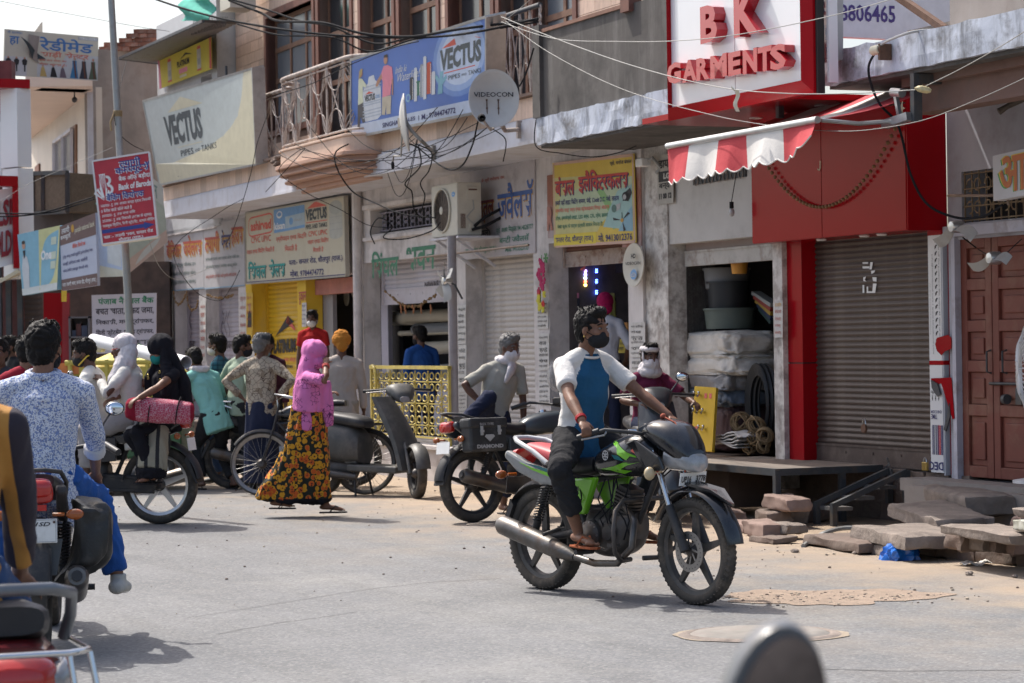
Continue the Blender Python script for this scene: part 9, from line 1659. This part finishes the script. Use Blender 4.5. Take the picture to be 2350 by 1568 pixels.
m=MB();o=r3;m.tube([o['N']+o['ax']*.045+o['F']*(.07*math.cos(a)+.01)+o['L']*.08*math.sin(a)+o['U']*.015*math.cos(a)for a in[k_*.35 for k_ in range(18)]],.020,8,closed=True);part(o['t'],'collar',m,PRN,smooth=True);w_=o['JR'];m=MB();c_=w_['el'].lerp(w_['wr'],.42);m.tube([c_-w_['fa']*.04,c_+w_['fa']*.02],.056,14);opart(o['t'],'rolled_cuff',m,.009,cloth('cuff',(.50,.50,.51)),1,(.004,20,1))
PLD=pat('plaid','stripe',[(.025,.02,.03),(.40,.19,.04)],2.6,sc3=(1,1,1));pp=D(-140,1300,6.95)
r4=person('person in a dark shirt with mustard stripes cut off by the left edge',yaw(pp,97),1.03,(0,0,.86),(.05,0),((.25,.22,.4),(.25,-.22,.4)),((.45,.3,1.0),(.35,-.20,.88)),kh=(1,0,.5),top=PLD,slv=.9,hem=.06,bot=DEN,vox=.011,sw=1.14)
def at(px,py,d):q=D(px,py,d);return q
g='people standing in front of the lavender and yellow shops'
q=person('man in a mint green shirt leaning forward with a white scarf round his neck',yaw(at(497,1100,26.5),125),.95,(0,0,.80),(.16,.10),((.12,.12,.09),(-.10,-.16,.09)),((.32,.42,1.28),(.35,-.05,1.0)),kh=(1,0,.2),head=(0,.5),top=cloth('mint',(.22,.47,.42)),slv=.9,hem=.08,bot=BLKT,skin=SKB,sandal=BLKT,grp=g,eyes=False);wrap(q,[q['N']+q['ax']*.04+(q['F']*math.cos(a)+q['L']*math.sin(a))*.075 for a in[k_*.6 for k_ in range(11)]],.035,WSC)
q=person('man in a teal checked shirt and white mask looking left',yaw(at(512,1000,27.6),165),.98,top=pat('teal_check','check',[(.03,.13,.17),(.01,.03,.05)],6),slv=.9,hem=.06,bot=DEN,mask=WHT,shoe=BLKM,skin=SKB,grp=g)
q=person('man in a pale green shirt and black mask looking right',yaw(at(549,1000,26.6),40),.96,head=(-.6,.1),top=cloth('sage',(.27,.33,.25)),slv=.55,hem=.02,bot=BLKT,mask=BLKT,shoe=BLKM,skin=SKB,grp=g,hands=((.12,.25,.95),(.05,-.3,.95)),sw=1.1)
CAMO=pat('camo','camo',[(.34,.29,.22),(.22,.17,.12),(.40,.33,.25),(.08,.05,.035)],10)
q=person('man in a tan camouflage print shirt with hands on hips, seen from behind',yaw(at(600,1000,25.6),78),.97,head=(-.5,.05),top=CAMO,slv=.92,hem=.10,bot=None,hands=((-.04,.20,1.02),(-.04,-.21,1.02)),eh=((-.3,1,.0),(-.3,-1,.0)),skin=SKB,shoe=BLKM,grp=g,hair=HGREY,curl=.3,eyes=False)
m=MB();m.tube([q['P']+q['U']*.06,q['P']-q['U']*.3,q['P']-q['U']*.78],[.155,.18,.20],20,flat=.75,up=q['F']);opart(q['t'],'lungi',m,.013,KNIT,2,(.014,7,.15));m=MB();m.ball(q['H'](-.01,0,.075),(.105,.088,.065),q['HR']);opart(q['t'],'cap',m,.008,cloth('cap',(.045,.05,.055)),2)
q=person('man in a maroon shirt facing the camera with a blue mask under his chin',yaw(at(617,1000,28.5),-95),.98,top=cloth('maroon',(.05,.015,.025)),slv=.9,bot=BLKT,shoe=BLKM,skin=SKB,grp=g);m=MB();m.ball(q['H'](.055,0,-.105),(.05,.055,.035),q['HR']);part(q['t'],'chin_mask',m,cloth('bluemask',(.16,.27,.33)),smooth=True)
b_=FACADE@S(722,950,.95);q=person('boy in a bright red tee and white mask standing on the shop ledge',yaw(b_,-100),.90,top=cloth('red_tee',(.36,.02,.02)),slv=.3,bot=BLKT,mask=WHT,shoe=BLKM,skin=SKB);q['t'].location.z+=.38
q=person('man with an orange turban and beige shirt, seen from behind',yaw(at(787,1000,26.0),95),.97,head=(.1,.1),hair=None,top=cloth('beige',(.38,.33,.29)),slv=.93,hem=.14,bot=cloth('beige_t',(.30,.26,.21)),shoe=BLKM,skin=SKB,eyes=False,sw=1.08);TU=cloth('turban',(.42,.17,.03));m=MB();H=q['H'];m.ball(H(-.01,0,.05),(.115,.10,.085),q['HR'],18,14);m.ball(H(-.02,0,.10),(.085,.08,.06),q['HR']);m.ball(H(-.08,.0,-.02),(.045,.06,.07),q['HR']);opart(q['t'],'turban',m,.008,TU,2,(.007,18,2.2))
b_=FACADE@S(970,900,.20);q=person('man in a royal blue shirt inside the pipe shop behind the yellow railing',yaw(b_,118),.93,head=(.35,.15),top=cloth('royal',(.02,.075,.26)),slv=.9,hem=.1,bot=KNIT,shoe=BLKM,mask=BLKT,skin=SKB,sw=1.1);q['t'].location.z+=.12
b_=FACADE@S(1388,800,.1);q=person('man with a magenta head cloth and white shirt inside the electrical shop',yaw(b_,75),.93,head=(.2,.1),hair=None,top=cloth('white2',(.42,.43,.48)),slv=.6,bot=KNIT,shoe=BLKM,skin=SKB,hands=((.2,.1,1.1),(.1,-.2,.95)));q['t'].location.z+=.40;headwrap(q,cloth('magenta',(.28,.01,.07)),low=False)
bw=G(712,1186);PNK_=pat('pink_print','line',[(.60,.17,.40),(.12,.02,.10)],26,thr=1);SKT=pat('floral','flower',[(.012,.014,.008),(.50,.24,.012),(.45,.085,.012),(.10,.015,.01)],21)
q=person('woman in a pink printed head scarf and long orange floral skirt walking across the road',yaw(bw,-6),.90,(0,0,.86),(.03,0),((.14,.06,.085),(-.30,-.06,.16)),((.15,.12,1.10),(.19,-.14,1.38)),((-.7,.3,-.4),(-.3,-.5,-.7)),head=(-.15,.05),hair=None,top=PNK_,slv=.45,hem=-.02,skin=SKA,sandal=BLKT,vox=.009,curl=.5)
o=q;H=o['H'];m=MB();m.ball(H(-.015,0,.045),(.115,.10,.10),o['HR'],18,14);m.ball(H(.042,0,-.062),(.078,.076,.058),o['HR'],16,12);m.ball(H(-.07,0,.07),(.06,.07,.07),o['HR']);m.tube([H(-.04,0,.02),o['N']+o['ax']*.03-o['F']*.03,o['N']-o['ax']*.12,o['P']+o['ax']*.22,o['P']+o['ax']*.10],[.09,.115,.19,.195,.19],20,flat=.75,up=o['F']);m.tube([o['N']+o['F']*.10-o['ax']*.1,o['P']+o['F']*.16+o['ax']*.12,o['P']+o['F']*.19-o['ax']*.04],[.08,.06,.035],10);opart(o['t'],'scarf',m,.008,PNK_,2,(.009,11,.45))
m=MB();P_=o['P'];m.tube([P_+Vector((0,0,.14)),P_+Vector((.0,0,-.05)),P_+Vector((-.02,0,-.30)),P_+Vector((-.07,0,-.55)),P_+Vector((-.09,0,-.68)),P_+Vector((-.09,0,-.71))],[.135,.17,.20,.24,.285,.295],48,flat=[.9,.85,.7,.6,.52,.5],up=(0,1,0),cap=True)
for i in range(len(m.v)):
 v=Vector(m.v[i]);d_=max(0,(P_.z-v.z)/.77);lx=v.x-P_.x;th=math.atan2(v.y-P_.y,lx+.05*d_);fo=1+d_*(.05*math.sin(7*th+2*d_)+.035*math.sin(12*th-3*d_));v=Vector((P_.x+lx*fo,P_.y+(v.y-P_.y)*fo,v.z));lx*=fo;m.v[i]=(v.x-.13*d_**2*(1 if lx<-.1 else .2),v.y,v.z+.16*d_*max(0,-lx-.10)*1.2+d_**3*.022*math.sin(lx*17+v.y*21))
opart(o['t'],'skirt',m,.010,[SKT,VEIL],2,(.026,9,.10),lambda c,z=P_.z-.69:1 if c.z+.0<z else 0)
for w_ in(o['JL'],o['JR']):m=MB();u1=w_['fa'].orthogonal().normalized();u2=w_['fa'].cross(u1);[m.tube([w_['wr']-w_['fa']*(.02+d_)+u1*.031*math.cos(a)+u2*.031*math.sin(a)for a in[k_*.6 for k_ in range(11)]],.0045,6,closed=True)for d_ in(0,.011,.022)];part(o['t'],'bangles',m,LRED)
q=person('old man in a grey shirt with a white cloth over his face',yaw(at(1128,1000,22.0),-62),.96,(0,0,.87),(.02,.13),((.02,.10,.09),(.30,-.50,.80)),((.06,.30,.78),(.12,-.15,1.0)),((-.3,.6,-.5),(-.2,-1,.2)),(1,.3,.6),(.25,.2),SKB,HGREY,cloth('oldgrey',(.33,.32,.28)),.42,.12,KNIT,.9,None,BLKM,None,sw=1.08)
o=q;H=o['H'];wrap(o,[o['N']+o['F']*.06+o['L']*.06,o['N']+o['F']*.125-o['ax']*.06+o['L']*.02,o['N']+o['F']*.135-o['ax']*.15-o['L']*.01],[.05,.045,.025],WSC,flat=.6,extra=[(H(.048,0,-.062),(.074,.072,.062)),(o['N']+o['ax']*.04,(.09,.10,.05))])
q=person('man with a white wrapped scarf and maroon tee sitting on the dark scooter',yaw(Vector((MS2@Vector((-.29,.0,0)))[:]),-66),.93,(0,0,.78),(.02,0),((.32,.14,.36),(.32,-.14,.36)),((.38,.26,1.0),(.36,-.26,1.0)),kh=(1,0,.5),head=(-.1,.05),hair=HAIR,top=cloth('wine',(.13,.02,.05)),slv=.35,bot=KNIT,shoe=BLKM,skin=SKB,sw=1.1)
o=q;H=o['H'];wrap(o,None,0,WSC,'head_band',.008,extra=[(H(-.008,0,.075),(.110,.093,.040))]);wrap(o,None,0,WSC,extra=[(H(.046,0,-.062),(.078,.078,.062)),(H(-.02,0,-.09),(.095,.10,.06)),(o['N']+o['ax']*.03+o['F']*.03,(.11,.12,.065)),(H(.02,.08,.01),(.02,.012,.05)),(H(.02,-.08,.01),(.02,.012,.05))])
q=person('dark haired woman in a red top at the left, behind the speckled shirt man',yaw(at(62,1000,18.5),100),.93,top=cloth('redtop',(.25,.015,.03)),slv=.4,bot=BLKT,shoe=BLKM,eyes=False)
q=person('young man facing the camera at the far left edge beside the red topped woman',yaw(at(4,1000,19.5),-95),.92,top=cloth('dkshirt',(.05,.05,.06)),slv=.9,bot=BLKT,shoe=BLKM,skin=SKB)
q=person('man in black with a dark mask standing by the far left shop doors',yaw(at(36,1000,31),-150),1.02,top=BLKT,slv=.9,bot=BLKT,shoe=BLKM,mask=BLKT,skin=SKB)
a,b=D(214,780,23.4),D(427,832,21.9);m=MB();m.tube([a,b],.060,26,cap=False);m.tube([b,a],.054,26,cap=False);pr=thing('plastic_pipe','long white plastic pipe carried above the heads of the three riders','pipe',a);part(pr,'tube',m,pm('pvc_white',(.66,.66,.66),.35,.04,4,.03,30),smooth=60,fixn=False);m=MB();d_=(b-a).normalized();R2=d_.to_track_quat('Z','Y').to_matrix();m.lathe([(.054,0),(.060,0)],n=26);m.lathe([(0,-.5),(.054,-.5)],n=26);m.v=[tuple(b+R2@Vector(v))for v in m.v];part(pr,'rim',m,[MATS['pvc_white']],smooth=60)
m=MB();c_=(a+b)/2;u1=d_.orthogonal().normalized();u2=d_.cross(u1);m.tube([c_+u1*.063*math.cos(t_)+u2*.063*math.sin(t_)for t_ in[k_*.4 for k_ in range(16)]],.006,6,closed=True);part(pr,'tie',m,GG)
m=MB();c_=G(430,1075);m.box(c_.x-.35,c_.x+.35,c_.y+.3,c_.y+.9,0,.60);solo('stone_block',m,STONE,'large square grey stone behind the back wheel of the three rider motorcycle','stone block',bevel=.03);m=MB();c_=G(470,1095);m.sheet(lambda u,v:c_+Vector((.24*(u-.5)*(1-.25*v),.18*math.sin(u*3),.17*v*(1+.2*math.sin(u*9)))),12,8,(0,.05,0));solo('plastic_bag',m,pm('white_poly',(.5,.5,.47),.5,.1,10,.3,30),'white plastic bag standing on the ground behind the three rider motorcycle','plastic bag',smooth=60)
for i,pts in enumerate(([(430,1418),(560,1398),(700,1375),(850,1352),(1000,1335),(1150,1328)],[(500,1455),(640,1430),(820,1405)],[(1850,1535),(2050,1540),(2340,1538)])):
 m=MB();w0=.006;Q=[G(*q)for q in pts];n_=24;P_=[]
 for k_ in range(n_+1):
  t_=k_/n_*(len(Q)-1);j=min(int(t_),len(Q)-2);q=Q[j].lerp(Q[j+1],t_-j);P_.append(q+Vector((0,.03*mnoise.noise(q*4),.003)))
 V_=[];[V_.extend([p+Vector((0,w0*(1+mnoise.noise(p*9)),0)),p-Vector((0,w0*(1+mnoise.noise(p*7)),0))])for p in P_]
 m.add(V_,[(2*k_,2*k_+1,2*k_+3,2*k_+2)for k_ in range(n_)]);solo('road_crack',m,pm('crack',(.09,.09,.09),.9,.2,9,0),None,None,kind='structure')
